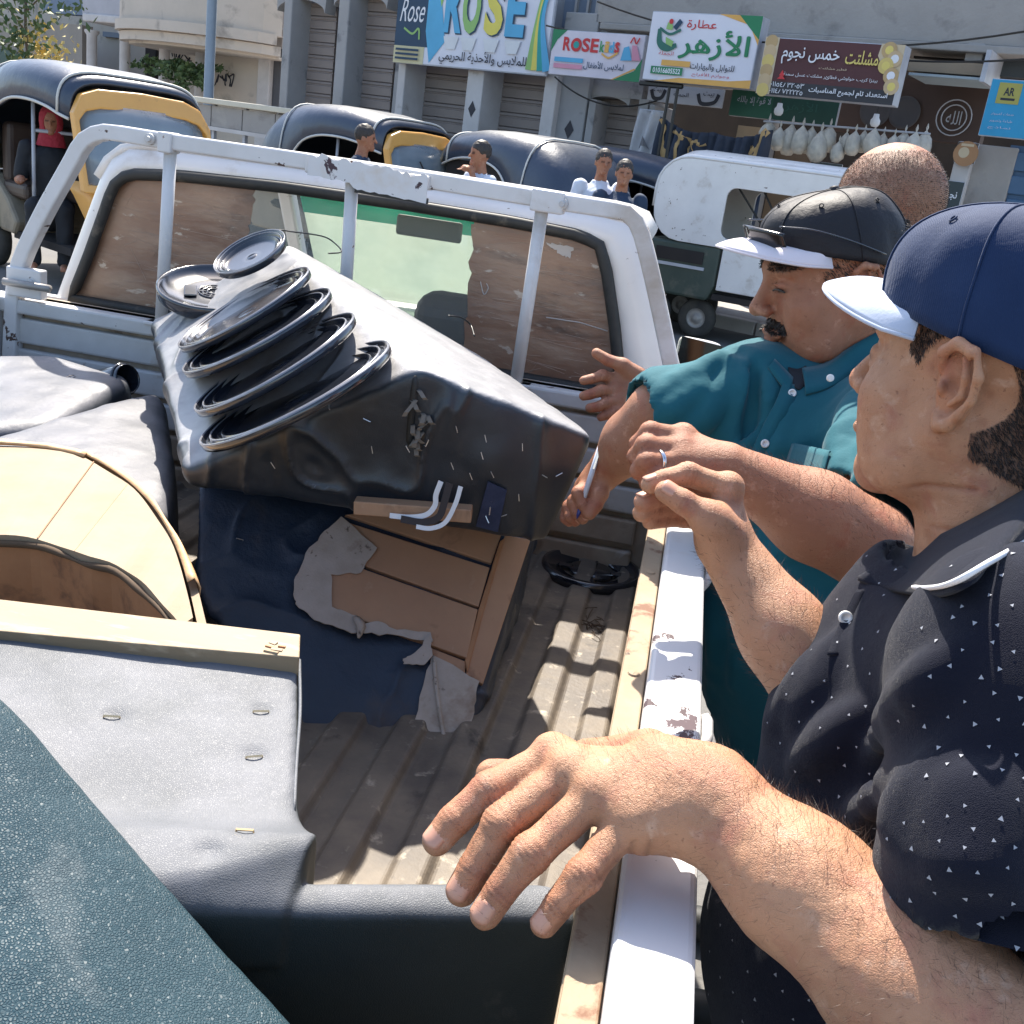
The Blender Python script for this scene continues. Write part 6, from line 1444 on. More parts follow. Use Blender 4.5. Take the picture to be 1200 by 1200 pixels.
def head_parts(cfg):
    """head in its own frame: x forward, y left, z up, metres"""
    h = cfg.get('h', .0026); f = Field((-.135, -.10, -.20), (.135, .10, .145), h)
    f.el((-.014, 0, .034), (.100, .077, .088), .02)
    sl_ = cfg.get('slim', 0); f.el((.028, 0, -.028 + .004 * sl_), (.062, .062 - .006 * sl_, .088 - .006 * sl_), .03)
    jw = cfg.get('jaw', 1.0)
    for s in (1, -1):
        f.rc((-.005, s * .056 * jw, -.050), (.030, s * .046 * jw, -.088), .021, .020, .03)
        f.rc((.030, s * .044 * jw, -.088), (.070, s * .014, -.104), .020, .017, .03)
        f.el((.052, s * .042, -.034), (.028, .026, .026), .025)
        f.el((.046, s * (.046 - .005 * sl_), -.066), (.03, (.020 - .004 * sl_) * jw, .03), .025)
    f.el((.073, 0, -.103), (.018, .022, .016), .02)
    if cfg.get('chin2'): f.el((.032, 0, -.118), (.048, .046, .026), .03); f.rc((-.02, 0, -.10), (.01, 0, -.14), .055, .055, .03)
    for s in (1, -1): f.rc((.081, s * .010, .024), (.070, s * .044, .024), .010, .009, .012)
    for s in (1, -1): f.el((.094, s * .032, .002), (.016, .020, .013), .012, 's')
    for s in (1, -1): f.el((.073, s * .032, .0), (.0145, .0155, .0125), .003)
    for s in (1, -1): f.rc((.087, s * .020, .0045), (.079, s * .045, .004), .0030, .0022, .003); f.rc((.086, s * .021, -.010), (.079, s * .044, -.009), .0022, .0018, .005)
    for s in (1, -1): f.rc((.0905, s * .022, -.0035), (.084, s * .044, -.003), .0011, .0010, .0012, 's')
    f.rc((.083, 0, .012), (.108, 0, -.026), .0085, .0105, .012); f.el((.107, 0, -.030), (.0125, .012, .010), .006)
    for s in (1, -1): f.el((.099, s * .012, -.034), (.010, .0075, .0075), .005); f.el((.103, s * .007, -.041), (.006, .003, .003), .002, 's')
    f.rc((.090, -.022, -.068), (.090, .022, -.068), .006, .006, .008); f.el((.093, 0, -.0645), (.009, .021, .0055), .005); f.el((.092, 0, -.0755), (.0085, .018, .006), .005)
    f.rc((.101, -.019, -.0700), (.101, .019, -.0700), .0016, .0016, .0022, 's')
    for s in (1, -1): f.rc((.092, s * .020, -.038), (.078, s * .036, -.066), .0013, .0011, .006, 's')
    # neck
    nr = cfg.get('neck', .060)
    f.rc((-.028, 0, -.06), (-.050, 0, -.21), nr, nr * 1.1, .03)
    for q in cfg.get('folds', ()): f.rc(*q, .0025, .0025, .004, 's')
    # ears
    for s in (1, -1):
        e = np.array((-.012, s * .078, -.010)); es = cfg.get('ear', 1.0)
        def E(x, y, z): return e + np.array((x * es, s * y * es, z * es))
        f.el(E(-.004, -.002, .0), (.017 * es, .007, .030 * es), .006)
        hx = [E(.010, .002, .010), E(.008, .008, .024), E(-.004, .013, .032), E(-.018, .016, .027), E(-.025, .016, .010), E(-.022, .013, -.008), E(-.013, .009, -.020), E(-.004, .005, -.030), E(.004, .002, -.031), E(.008, .001, -.024)]
        f.chain(hx, [.003, .0035, .004, .0042, .004, .0036, .004, .0058, .0060, .004], .003)
        f.chain([E(-.010, .009, .022), E(-.014, .011, .008), E(-.012, .010, -.006), E(-.004, .008, -.014)], [.0028, .003, .0032, .003], .0035)
        f.el(E(-.0025, .010, .001), (.0075, .0075, .0105), .003, 's'); f.el(E(-.019, .017, .014), (.0025, .005, .012), .002, 's')
        f.el(E(.006, .004, -.003), (.004, .005, .006), .003)
    V, Q = f.mesh(1); N = normals(V, Q)
    T = np.ones((len(V), 3))
    zq = cfg.get('flat', 1.0)
    def blob(c, r, colr, k=1.0):
        d = np.linalg.norm((V - np.array(c)) / np.array(r), axis=1); a = np.clip(1.3 - d, 0, 1)[:, None] * k; T[:] = T * (1 - a) + np.array(colr) * T * a
    for s in (1, -1):
        blob((.077, s * .036, .028), (.02, .026, .0065), (.10, .09, .09), 1.0)          # brows
        blob((.088, s * .033, -.003), (.014, .017, .0046), (.06, .05, .05))              # lash line
        blob((.080, s * .032, -.014), (.012, .016, .007), (.80, .74, .76), .6)
        blob((.060, s * .046, -.04), (.03, .02, .03), (1.0, .84, .80), .5)
        blob((-.012, s * .082, -.005), (.03, .012, .034), (1.02, .84, .80), .7)
        blob((-.012, s * .086, -.009), (.007, .008, .008), (.30, .2, .18), .8)
    blob((.108, 0, -.032), (.014, .014, .012), (1.02, .84, .8), .6)
    blob((.094, 0, -.070), (.012, .022, .011), (.86, .58, .58), .8)
    blob((.06, 0, -.09), (.05, .05, .035), (.84, .86, .90), cfg.get('stubble', .45))
    sp = cfg.get('spots', 0)
    if sp: T *= (1 - sp * np.clip(vnoise(V, 90, 4) - .35, 0, 1)[:, None] * np.array((.6, .9, 1.0)))
    T *= 1 + .07 * fbm(V, 40, 9)[:, None] * np.array((.7, 1, 1.1)); T *= 1 + .05 * fbm(V, 130, 19)[:, None]
    V = V + N * (.0012 * fbm(V, 22, 31) + .0004 * fbm(V, 80, 33))[:, None]
    if cfg.get('wr'):      # creases of the face and neck, as (points, depth)
        DP = np.zeros(len(V))
        for s in (1, -1):
            for pts, dp, wd in (([(.066, .052, .004), (.055, .062, .010)], .0009, .0011), ([(.067, .053, -.002), (.053, .064, -.001)], .0009, .0011), ([(.066, .052, -.008), (.054, .062, -.013)], .0008, .0011),
                                ([(.090, .020, -.040), (.076, .040, -.064), (.070, .038, -.082)], .0014, .0022), ([(.078, .030, -.014), (.064, .048, -.018)], .0009, .0016),
                                ([(.010, .072, .0), (.012, .073, -.03)], .0010, .0014), ([(.040, .055, -.110), (.0, .064, -.096), (-.04, .062, -.09)], .0016, .0022), ([(.03, .05, -.135), (-.02, .062, -.128), (-.07, .05, -.12)], .0014, .0022),
                                ([(.02, .05, -.155), (-.03, .062, -.15)], .0012, .002), ([(.090, .01, .040), (.080, .04, .043)], .0008, .0014)):
                P = np.array([(a, s * b, c_) for a, b, c_ in pts])
                for a, b in zip(P[:-1], P[1:]):
                    ba = b - a; t = np.clip((V - a) @ ba / (ba @ ba), 0, 1); w_ = V - a - t[:, None] * ba; q = np.linalg.norm(w_ * np.array((1, .45, 1)), axis=1)
                    e = np.exp(-(q / wd) ** 2); DP = np.maximum(DP, dp * e)
        V = V - N * DP[:, None]; T *= 1 - np.clip(DP / .0014, 0, 1)[:, None] * np.array((.22, .32, .34))  # crease shade is darkened into the tone as well
    V[:, 2] = np.where(V[:, 2] > .03, .03 + (V[:, 2] - .03) * zq, V[:, 2])
    return V, Q, N, T
def frame(fdir, roll=0, tilt=0):
    """head axes: forward (horizontal direction), tilt down (radians)"""
    f = unit(fdir); u = ZU.copy(); l = unit(np.cross(u, f)); u = np.cross(f, l)
    f2 = f * cos(tilt) - u * sin(tilt); u2 = u * cos(tilt) + f * sin(tilt)
    l2 = l * cos(roll) + u2 * sin(roll); u3 = u2 * cos(roll) - l * sin(roll)
    return np.stack([f2, l2, u3], 1)
def make_cap(parent, M, c, crown, brim, name='cap', big=1.0, brim_len=.072, under=None, rimf=.048, rimb=-.012, label=None, puff=1.0, droop=-.10):
    def Wd(P): return np.asarray(P) @ M.T + c
    n, m = 72, 18; cc = np.array((-.014, 0, 0.0)); G = []
    for j in range(m + 1):
        v = j / m; row = []
        for i in range(n):
            th = 2 * pi * i / n; fr = (cos(th) + 1) / 2; zr = rimb + (rimf - rimb) * fr
            s = cos(v * pi / 2) ** .62; zt = .134 * puff; z = zr + (zt - zr) * sin(v * pi / 2) ** (.95)
            R1, R2 = .112 * big, .089 * big
            x = cc[0] + R1 * cos(th) * s * (1.0 + .05 * sin(v * pi) * max(0, cos(th))); y = R2 * sin(th) * s
            seam = min(abs(((th / (2 * pi) * 6 + .5) % 1) - .5) * 6, 1); b = .0018 * seam
            x += b * cos(th); y += b * sin(th)
            p = np.array((x, y, z)); w_ = .002 * vnoise(p[None] * (1, 1, 1), 28, 3)[0] + .0025 * vnoise(p[None], 14, 8)[0]
            row.append(p + np.array((cos(th), sin(th), .4)) * w_)
        G.append(row + [row[0]])
    G = np.array(G); o = thing(name, label, 'cap', Wd([[0, 0, .08]])[0])
    mb = MB(); mb.grid(Wd(G.reshape(-1, 3)).reshape(G.shape)); cr = fixn(mb.build('crown', crown, o, smooth=True)); 
    s_ = cr.modifiers.new('solid', 'SOLIDIFY'); s_.thickness = .0022; s_.offset = -1
    for k in range(3):      # seams
        i = int(k * n / 6 + n / 12); P = [G[j, i] for j in range(m + 1)] + [G[m - j, (i + n // 2) % n] for j in range(m + 1)]
        P = np.array(P); P = P + (P - np.array((-.014, 0, .05))) * .006; mb = MB(); mb.tube(Wd(P), .0011, 5); mb.build('seam', crown, o, smooth=True)
    mb = MB(); mb.lathe([(0, .006), (.006, .005), (.008, 0)], 14, M, Wd([[-.014, 0, .134 * puff]])[0]); mb.build('button', crown, o, smooth=True)
    for k in range(6):      # eyelets
        i = int(k * n / 6) % n; p, q = G[11, i], G[12, i]; nn = unit(p - np.array((-.014, 0, .05))); a1 = unit(np.cross(nn, (0, 0, 1))); a2 = np.cross(nn, a1)
        mb = MB(); mb.tube(Wd([p + nn * .0015 + (a1 * cos(t) + a2 * sin(t)) * .003 for t in np.linspace(0, 2 * pi, 13)[:-1]]), .0009, 5, closed=True); mb.build('eyelet', crown, o, smooth=True)
    B = []
    for j in range(11):
        v = j / 10; row = []
        for i in range(31):
            u = -1 + 2 * i / 30; th = u * radians(68); fr = (cos(th) + 1) / 2; zr = rimb + (rimf - rimb) * fr
            b0 = np.array((cc[0] + .111 * big * cos(th), .088 * big * sin(th), zr + .003))
            L = brim_len * (1 - abs(u) ** 2.6) ** .55
            p = b0 + np.array((L * v, .004 * v * u, L * v * droop - .016 * (u * u) * v + .006 * sin(v * pi) * (1 - u * u)))
            row.append(p)
        B.append(row)
    B = np.array(B); W = Wd(B.reshape(-1, 3)).reshape(B.shape)
    mb = MB(); mb.grid(W + M[:, 2] * .0016, thick=None); bt = mb.build('brim', brim, o, smooth=True); s_ = bt.modifiers.new('solid', 'SOLIDIFY'); s_.thickness = .0016; s_.offset = 0
    mb = MB(); mb.grid(W - M[:, 2] * .0006, thick=None); bu = mb.build('brim_underside', under or brim, o, smooth=True); s_ = bu.modifiers.new('solid', 'SOLIDIFY'); s_.thickness = .0016; s_.offset = 0
    mb = MB(); mb.tube(W[-1] , .0021, 6); mb.build('brim_edge', brim, o, smooth=True)
    for q in (.3, .55, .8):
        pass
    return o

def hand(f, cfg, N_up, s=1.0):
    """cfg: wrist (p, r), fingers [[mcp, pip, dip, tip] * 4], thumb [cmc, mcp, ip, tip]"""
    w, wr = cfg['wrist']; w = np.array(w); fg = cfg['fingers']
    for q in fg: f.rc(w + (np.array(q[0]) - w) * .12, q[0], wr * .62, .0122 * s, .016)
    for i in range(3): f.rc(fg[i][0], fg[i + 1][0], .0112 * s, .0112 * s, .010)
    mid = np.mean([q[0] for q in fg], 0); f.rc(w * .55 + mid * .45 - N_up * .004, mid * .8 + w * .2 - N_up * .004, .019 * s, .016 * s, .015)
    rr = cfg.get('rr', (.0116, .0106, .0096, .0088))
    for i, q in enumerate(fg):
        k = (1.0, 1.04, 1.0, .90)[i] * s * cfg.get('fk', 1.0)
        f.el(np.array(q[0]) + N_up * .0015, (.0130 * k,) * 3, .009)
        f.rc(q[0], q[1], rr[0] * k, rr[1] * k * 1.02, .0045); f.rc(q[1], q[2], rr[1] * k, rr[2] * k, .002); f.rc(q[2], q[3], rr[2] * k, rr[3] * k, .002)
        f.el(np.array(q[1]) + N_up * .0006, (rr[1] * k * 1.07,) * 3, .004)
    t = cfg['thumb']
    f.rc(t[0], t[1], .0165 * s, .0130 * s, .014); f.rc(t[1], t[2], .0125 * s, .0112 * s, .004); f.rc(t[2], t[3], .0112 * s, .0100 * s, .003)
    if cfg.get('web', 1): f.rc(np.array(t[1]), fg[0][0] * .6 + w * .4, .009 * s, .010 * s, .012)
def hand_tone(V, T, N, cfg, N_up, s=1.0):
    D_ = np.zeros(len(V))
    for q in list(cfg['fingers']) + [cfg['thumb']]:
        for j in (1, 2):
            a = np.array(q[j]); d = unit(np.array(q[j + 1]) - np.array(q[j - 1])); r = np.linalg.norm(V - a, axis=1)
            al = (V - a) @ d; m = np.clip(1 - r / (.019 * s), 0, 1) * 1.6; m = np.clip(m, 0, 1)
            amp = (.0010 if j == 1 else .0007)
            ln = np.zeros(len(V))
            for o_ in ((-.0044, -.0014, .0018, .0048) if j == 1 else (-.0014, .0016)): ln = np.maximum(ln, np.exp(-((al - o_ * s + .0012 * vnoise(V, 130, 2)) / .00085) ** 2))
            D_ -= amp * ln * m; T *= 1 - (.38 * ln * m)[:, None] * np.array((.8, 1, 1)); T *= 1 - (.16 * m)[:, None] * np.array((0, .8, .9))  # darker tone lines paint in the shade of joint creases
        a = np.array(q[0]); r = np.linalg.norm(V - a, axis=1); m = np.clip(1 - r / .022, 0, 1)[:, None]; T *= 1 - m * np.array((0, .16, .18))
        a = np.array(q[3]); r = np.linalg.norm(V - a, axis=1); m = np.clip(1 - r / .016, 0, 1)[:, None]; T *= 1 + m * np.array((.05, -.03, -.02))
    return V + N * D_[:, None]
def nails(parent, cfg, nv, s=1.0, thumb=None, k=1.0):
    L = [(q, nv, .0088 * s * (1, 1.04, 1, .9)[i] * k) for i, q in enumerate(cfg['fingers'])]
    if thumb is not None: L.append((cfg['thumb'], thumb, .0100 * s))
    for q, n0, r in L:
        d = unit(np.array(q[3]) - np.array(q[2])); n = n0 - d * (n0 @ d); n = unit(n); sd_ = np.cross(d, n); G = []
        for i in range(7):
            u = -1 + 2 * i / 6; row = []
            for j in range(8):
                v = j / 7; a = u * radians(50) * (1 - .25 * (1 - min(1, v * 2.2)) ** 2) * (1 - .12 * v); xo = (-.0085 + .0135 * v * (1 - .16 * u * u)) * (r / .009); rr = sqrt(max(r * r - .62 * max(0, xo) ** 2, 1e-9)) + .0009 - .0005 * (1 - v)
                row.append(np.array(q[3]) + d * xo + (n * cos(a) + sd_ * sin(a)) * rr)
            G.append(row)
        mb = MB(); mb.grid(np.array(G), thick=.0008); fixn(mb.build('nail', MT['nail'], parent, smooth=True))

def cutpl(f, p, n, R):
    p = np.array(p); c = p + n * R * .75
    def fn(X, Y, Z):
        a = -((X - p[0]) * n[0] + (Y - p[1]) * n[1] + (Z - p[2]) * n[2]); b = np.sqrt((X - c[0]) ** 2 + (Y - c[1]) ** 2 + (Z - c[2]) ** 2) - R
        return np.maximum(a, b).astype(np.float32)
    f.op(fn, c - R, c + R, .002, 's')
def cloth_field(lo, hi, h=.006): return Field(lo, hi, h)
def ribbon(name, up_, lo_, m, par, th=.002, n=24, smooth=True, rows=4, bulge=0, bn=None):
    A = spline(up_, n); B = spline(lo_, n); G = np.array([A * (1 - t) + B * t + (0 if bn is None else np.array(bn) * bulge * sin(pi * t)) for t in np.linspace(0, 1, rows)])
    mb = MB(); mb.grid(G, thick=th); return fixn(mb.build(name, m, par, smooth=smooth))
def on(b, pts, off=.001):
    o = []
    for px, py in pts:
        h, n = hit(b, px, py)
        if h is None: continue
        if n @ fwd > 0: n = -n
        o.append(h + n * off)
    return np.array(o)
def legs(lo, par, hips, r=.10):
    f = Field((hips[0] - .3, hips[1] - .35, 0), (hips[0] + .35, hips[1] + .35, hips[2] + .12), .014)
    f.el(hips, (.16, .19, .14), .03)
    for s in (-1, 1):
        k = hips + (.0, s * .10, -.46); a = np.array((k[0] + .02, k[1] + s * .03, .07)); f.rc(hips + (0, s * .09, -.05), k, .10, .075, .03); f.rc(k, a, .075, .058, .02)
    V, Q = f.mesh(1); V = V + normals(V, Q) * (.008 * fbm(V, 9, 4))[:, None]; mk('trousers', V, Q, MT['trouser'], par, True)
    for s in (-1, 1):
        f2 = Field((hips[0] - .3, hips[1] - .35, -.01), (hips[0] + .35, hips[1] + .35, .14), .01); a = np.array((hips[0] + .02, hips[1] + s * .13, .045)); f2.rc(a + (.06, 0, 0), a + (-.16, 0, -.008), .045, .038, .02); V, Q = f2.mesh(1); mk('shoe', V, Q, MT['rubber'], par, True)

# ============ man in the teal shirt
t1 = thing('person', 'moustached man in teal button shirt and black cap holding a pen over the box', 'person', (.32, 1.72, 0))
hc1 = D(972, 322, 1.50); M1 = frame(-rt * cos(radians(8)) - fh * sin(radians(8)) , 0, radians(17))
V, Q, N, T = head_parts(dict(jaw=.94, neck=.060, stubble=.7, wr=1, flat=.82, slim=1, ear=.95, h=.0027))
parts1 = [(V @ M1.T + hc1, Q, T)]
headV, headN = V, N
WR = D(706, 556, 1.60); EL = D(772, 484, 1.50); SHr = D(884, 462, 1.54)
EL2 = D(1018, 640, 1.20); WR2 = D(853, 549, 1.17); SHl = D(1060, 500, 1.40)
# right forearm + pen hand
nv = unit(ux * .6 + rx * .35 - fwd * .7)
cD = dict(wrist=(WR, .024), thumb=[D(701, 566, 1.585), D(703, 578, 1.575), D(698, 592, 1.572), D(691, 602, 1.572)],
          fingers=[[D(690, 566, 1.60), D(678, 578, 1.575), D(683, 592, 1.572), D(689, 600, 1.575)], [D(686, 572, 1.615), D(673, 588, 1.59), D(677, 601, 1.585), D(683, 608, 1.587)],
                   [D(684, 578, 1.63), D(667, 594, 1.61), D(668, 605, 1.60), D(674, 611, 1.605)], [D(683, 584, 1.645), D(665, 598, 1.63), D(662, 607, 1.62), D(667, 612, 1.62)]])
f = Field(np.min([WR, EL, D(660, 612, 1.65)], 0) - .07, np.max([WR, EL, D(705, 540, 1.55)], 0) + .07, .0026)
f.rc(EL, EL * .55 + WR * .45, .047, .043, .02); f.rc(EL * .55 + WR * .45, WR, .043, .027, .02, flat=(nv, .9)); hand(f, cD, nv, .97)
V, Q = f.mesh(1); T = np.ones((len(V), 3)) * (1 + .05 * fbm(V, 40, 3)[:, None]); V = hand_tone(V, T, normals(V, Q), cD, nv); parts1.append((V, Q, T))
# left forearm + ringed hand
nv2 = unit(ux * .75 - fwd * .55 + rx * .05)
def Dl(L): return [D(*q) for q in L]
cC = dict(wrist=(WR2, .027), thumb=Dl([(838, 566, 1.20), (812, 572, 1.205), (790, 574, 1.20), (772, 572, 1.195)]),
          fingers=[Dl([(800, 512, 1.185), (762, 506, 1.165), (747, 520, 1.175), (757, 530, 1.195)]), Dl([(796, 526, 1.172), (757, 522, 1.152), (745, 535, 1.165), (757, 544, 1.185)]),
                   Dl([(797, 540, 1.163), (758, 541, 1.143), (748, 552, 1.157), (760, 560, 1.177)]), Dl([(802, 553, 1.160), (768, 558, 1.142), (758, 566, 1.155), (768, 573, 1.172)])])
f = Field(np.min([EL2, WR2, D(740, 580, 1.2)], 0) - .08, np.max([EL2, WR2, D(740, 500, 1.15)], 0) + .08, .0024)
f.rc(EL2, EL2 * .6 + WR2 * .4, .052, .049, .02); f.rc(EL2 * .6 + WR2 * .4, WR2, .049, .028, .02); hand(f, cC, nv2, 1.02)
V, Q = f.mesh(1); T = np.ones((len(V), 3)) * (1 + .05 * fbm(V, 40, 3)[:, None]); V = hand_tone(V, T, normals(V, Q), cC, nv2); parts1.append((V, Q, T)); Varm1, Narm1 = V, normals(V, Q)
# torso core and upper arms under the cloth
nb1 = hc1 + M1 @ np.array((-.05, 0, -.20)); ch1 = D(958, 545, 1.55); be1 = D(958, 740, 1.52); hp1 = D(985, 930, 1.56)
f = Field(np.min([ch1, be1, hp1, SHr, EL], 0) - .22, np.max([ch1, be1, SHl, EL2, nb1], 0) + .22, .012)
f.chain([nb1, ch1, be1, hp1], [.06, .12, .14, .12], .06); f.rc(ch1, SHr, .08, .055, .04); f.rc(SHr, EL, .052, .046, .03); f.rc(ch1, SHl, .08, .055, .04); f.rc(SHl, EL2, .054, .050, .03)
V, Q = f.mesh(1); parts1.append((V, Q, np.ones((len(V), 3))))
V, Q, T = join(parts1); body1 = mk('body', V, Q, MT['skin'], t1, True, attr=T)
legs(None, t1, hp1 * (1, 1, 0) + (0, 0, .86))
# shirt
f = Field(np.min([ch1, be1, hp1, SHr, EL], 0) - (.2, .25, .22), np.max([ch1, be1, SHl, EL2, nb1], 0) + (.22, .22, .10), .0058)
f.chain([nb1 - (0, 0, .03), ch1], [.078, .150], .05); f.rc(ch1, be1, .150, .165, .05); f.rc(be1, hp1, .165, .165, .05)
shr2 = SHr * .98 + ch1 * .02
f.rc(nb1 + (0, 0, -.06), SHr, .075, .072, .04); f.rc(nb1 + (0, 0, -.06), SHl, .075, .078, .05)
hem1 = SHr + (EL - SHr) * 1.02; f.rc(SHr, hem1, .070, .060, .04); hem2 = SHl + (EL2 - SHl) * .72; f.rc(SHl, hem2, .082, .075, .04)
# folds
def fold(f, pts, r, k=.014, mode='u'):
    P = spline(pts, 8); n = len(P); R = [r * (.35 + .65 * sin(pi * i / (n - 1))) for i in range(n)]
    for i in range(n - 1): f.rc(P[i], P[i + 1], R[i], R[i + 1], k, mode)
_s = f.mesh(0); _b = bvh(*_s)
def foldpx(f, b, px, r, dep, k=.014, mode='u'):
    P = on(b, px, dep)
    if len(P) >= 2: fold(f, P, r, k, mode)
for px, r in (([(765, 470), (800, 445), (840, 425), (870, 430)], .012), ([(770, 490), (800, 470), (822, 452)], .010), ([(800, 500), (830, 485), (850, 455), (860, 430)], .012),
              ([(880, 420), (875, 450), (868, 490), (860, 530)], .013), ([(900, 440), (893, 480), (872, 530), (858, 575)], .012), ([(925, 480), (905, 530), (880, 590), (870, 640)], .010),
              ([(850, 500), (848, 540), (842, 580)], .012), ([(1000, 470), (985, 520), (975, 580)], .014), ([(1030, 500), (1010, 540), (1000, 585)], .010), ([(960, 590), (930, 640), (880, 680)], .012),
              ([(850, 660), (870, 720), (860, 800)], .012), ([(830, 700), (840, 760), (835, 830)], .010)):
    foldpx(f, _b, px, r, -.006 + r * .25, .018)
for px in ([(885, 425), (884, 480), (872, 520)], [(950, 590), (985, 560), (1000, 530)]): foldpx(f, _b, px, .008, .004, .014, 's')
# openings: neck, sleeve ends
f.rc(nb1 - (0, 0, .06), hc1, .066, .070, .004, 's'); dv = unit(EL - SHr); f.rc(hem1 + dv * .01, hem1 + dv * .10, .051, .055, .004, 's'); cutpl(f, hem1 + dv * .04, dv, .11)
dv2 = unit(EL2 - SHl); f.rc(hem2 + dv2 * .01, hem2 + dv2 * .10, .060, .060, .004, 's'); cutpl(f, hem2 + dv2 * .05, dv2, .12)
V, Q = f.mesh(1); V = V + normals(V, Q) * (.003 * fbm(V, 14, 5) + .0050 * np.clip(1 - 2.4 * np.abs(vnoise(V * (1, 1, .45) + .03 * vnoise(V, 12, 4)[:, None], 15, 6)), -.2, 1))[:, None] * np.clip(np.minimum(np.abs((V - hem1) @ dv - .04), np.abs((V - hem2) @ dv2 - .05)) / .05, .05, 1)[:, None]
sh1 = mk('shirt', V, Q, MT['teal'], t1, True); ORG[sh1.name] = ORG[t1.name]; B1 = bvh(V, Q)
# placket, buttons, pocket, collar
def cuff(b, c, d, R, m, par, r_=.003):
    a = unit(np.cross(d, ZU)); e = np.cross(d, a); P = []
    for t in np.linspace(0, 2 * pi, 41)[:-1]:
        u = a * cos(t) + e * sin(t); h = b.ray_cast(Vector(c + u * .16), Vector(-u), .14)[0]
        P.append(np.array(h) if h is not None and np.linalg.norm(np.array(h) - c) < R * 1.5 else c + u * R)
    P = np.array(P); 
    for _ in range(3): P = (np.roll(P, 1, 0) + P * 2 + np.roll(P, -1, 0)) / 4
    mb = MB(); mb.tube(P, r_, 7, closed=True, flat=2.0, up=d); return mb.build('cuff', m, par, smooth=True)
P = on(B1, [(929, 452), (921, 475), (908, 500), (894, 530), (878, 562), (868, 590), (862, 615)], .0015)
if len(P) > 3:
    Sv = unit(np.cross(unit(P[-1] - P[0]), -fwd)); P = spline(P, 30); mb = MB(); mb.grid(np.stack([P - Sv * .014, P + Sv * .014], 1) , thick=.0022); fixn(mb.build('placket', MT['teal'], sh1, smooth=True))
for px, py in ((929, 463), (899, 521), (876, 572)):
    P = on(B1, [(px, py)], .004)
    if len(P): mb = MB(); Rb = np.stack([rx, ux, -fwd], 1); mb.lathe([(0, .0006), (.003, .0006), (.0035, .0018), (.0052, .0018), (.0058, .0008), (.0058, -.001)], 18, Rb, P[0]); mb.build('button', MT['button'], sh1, smooth=True)
Pk = on(B1, [(930, 521), (975, 532), (962, 585), (914, 571)], .004)
if len(Pk) == 4:
    up2 = [Pk[0], (Pk[0] + Pk[1]) / 2 - fwd * .003, Pk[1]]; lo2 = [Pk[3], (Pk[2] + Pk[3]) / 2 - fwd * .003, Pk[2]]
    ribbon('pocket', up2, lo2, MT['teal'], sh1, th=-.0022, n=12, rows=8)
    mb = MB(); mb.tube(spline(np.array(up2) - fwd * .001, 12), .0012, 5); mb.build('pocket_hem', MT['teal'], sh1)
# collar stand and leaf
BB1 = bvh(*join(parts1 + [(V, Q, np.ones((len(V), 3)))])[:2])
def offs(b, pts, o0, o1=None):
    P = []
    for k, (px, py) in enumerate(pts):
        h, n = hit(b, px, py)
        if h is not None: P.append(h - unit(ray(px, py)) * (o0 if o1 is None else o0 + (o1 - o0) * k / (len(pts) - 1)))
    return P
cu_ = offs(BB1, [(940, 431), (966, 425), (1000, 404), (1035, 385), (1060, 372)], .004)
cl_ = offs(BB1, [(944, 462), (974, 452), (1008, 432), (1040, 414), (1066, 400)], .006)
ribbon('collar', cu_, cl_, MT['teal'], sh1, th=.003, n=30, rows=5, bulge=.004, bn=-fwd)
cu2 = offs(BB1, [(908, 420), (918, 430), (930, 442)], .004); cl2 = offs(BB1, [(900, 430), (912, 446), (925, 462)], .006)
ribbon('collar', cu2, cl2, MT['teal'], sh1, th=.003, n=12, rows=4, bulge=.002, bn=-fwd)
mb = MB(); mb.lathe([(0, .0006), (.0035, .0018), (.005, .0008), (.005, -.001)], 16, np.stack([rx, ux, -fwd], 1), D(973, 443, 1.346)); mb.build('button', MT['button'], sh1, smooth=True)
ribbon('undershirt', offs(BB1, [(924, 430), (935, 432), (945, 428)], .003), offs(BB1, [(928, 452), (936, 456), (944, 450)], .003), flat('blackcloth', (.015, .017, .022), .8), t1, th=.002, n=10)
P = [SHl * .0 + D(1000, 590, 1.25), ]
# hair, moustache
W1 = lambda P: P @ M1.T + hc1
msk = ((headV[:, 0] < .045) & (headV[:, 0] > -.02) & (headV[:, 2] > -.004 - .25 * (headV[:, 0])) & (headV[:, 2] < .06) & (np.abs(headV[:, 1]) > .05)) | ((headV[:, 0] < -.03) & (headV[:, 2] > -.075) & (headV[:, 2] < .06))
msk &= (np.linalg.norm((headV - np.array((-.014, 0, -.008))) * (1, 0, 1), axis=1) > .026) & (np.abs(headV[:, 1]) < .0775) & (headV[:, 0] < .034 + .01 * vnoise(headV, 120, 5))
ids = np.where(msk)[0]; R_ = np.random.default_rng(5); ids = R_.choice(ids, 5200)
sliver('hair', W1(headV[ids]), headN[ids] @ M1.T, .007, .0006, MT['hair'], t1, lay=-M1[:, 2] * .7 - M1[:, 0] * .5, seed=3)
mm = (headV[:, 0] > .074) & (headV[:, 2] < -.045 - .22 * np.abs(headV[:, 1])) & (headV[:, 2] > -.0590 - .22 * np.abs(headV[:, 1])) & (np.abs(headV[:, 1]) < .034)
ids = R_.choice(np.where(mm)[0], 2800)
sliver('moustache', W1(headV[ids]), headN[ids] @ M1.T,   .0062, .0005, MT['hair'], t1, lay=-M1[:, 2] * .9, seed=4, jit=.25)
bw = (headV[:, 0] > .055) & (np.abs(headV[:, 2] - .030) < .006) & (np.abs(headV[:, 1]) > .014) & (np.abs(headV[:, 1]) < .056)
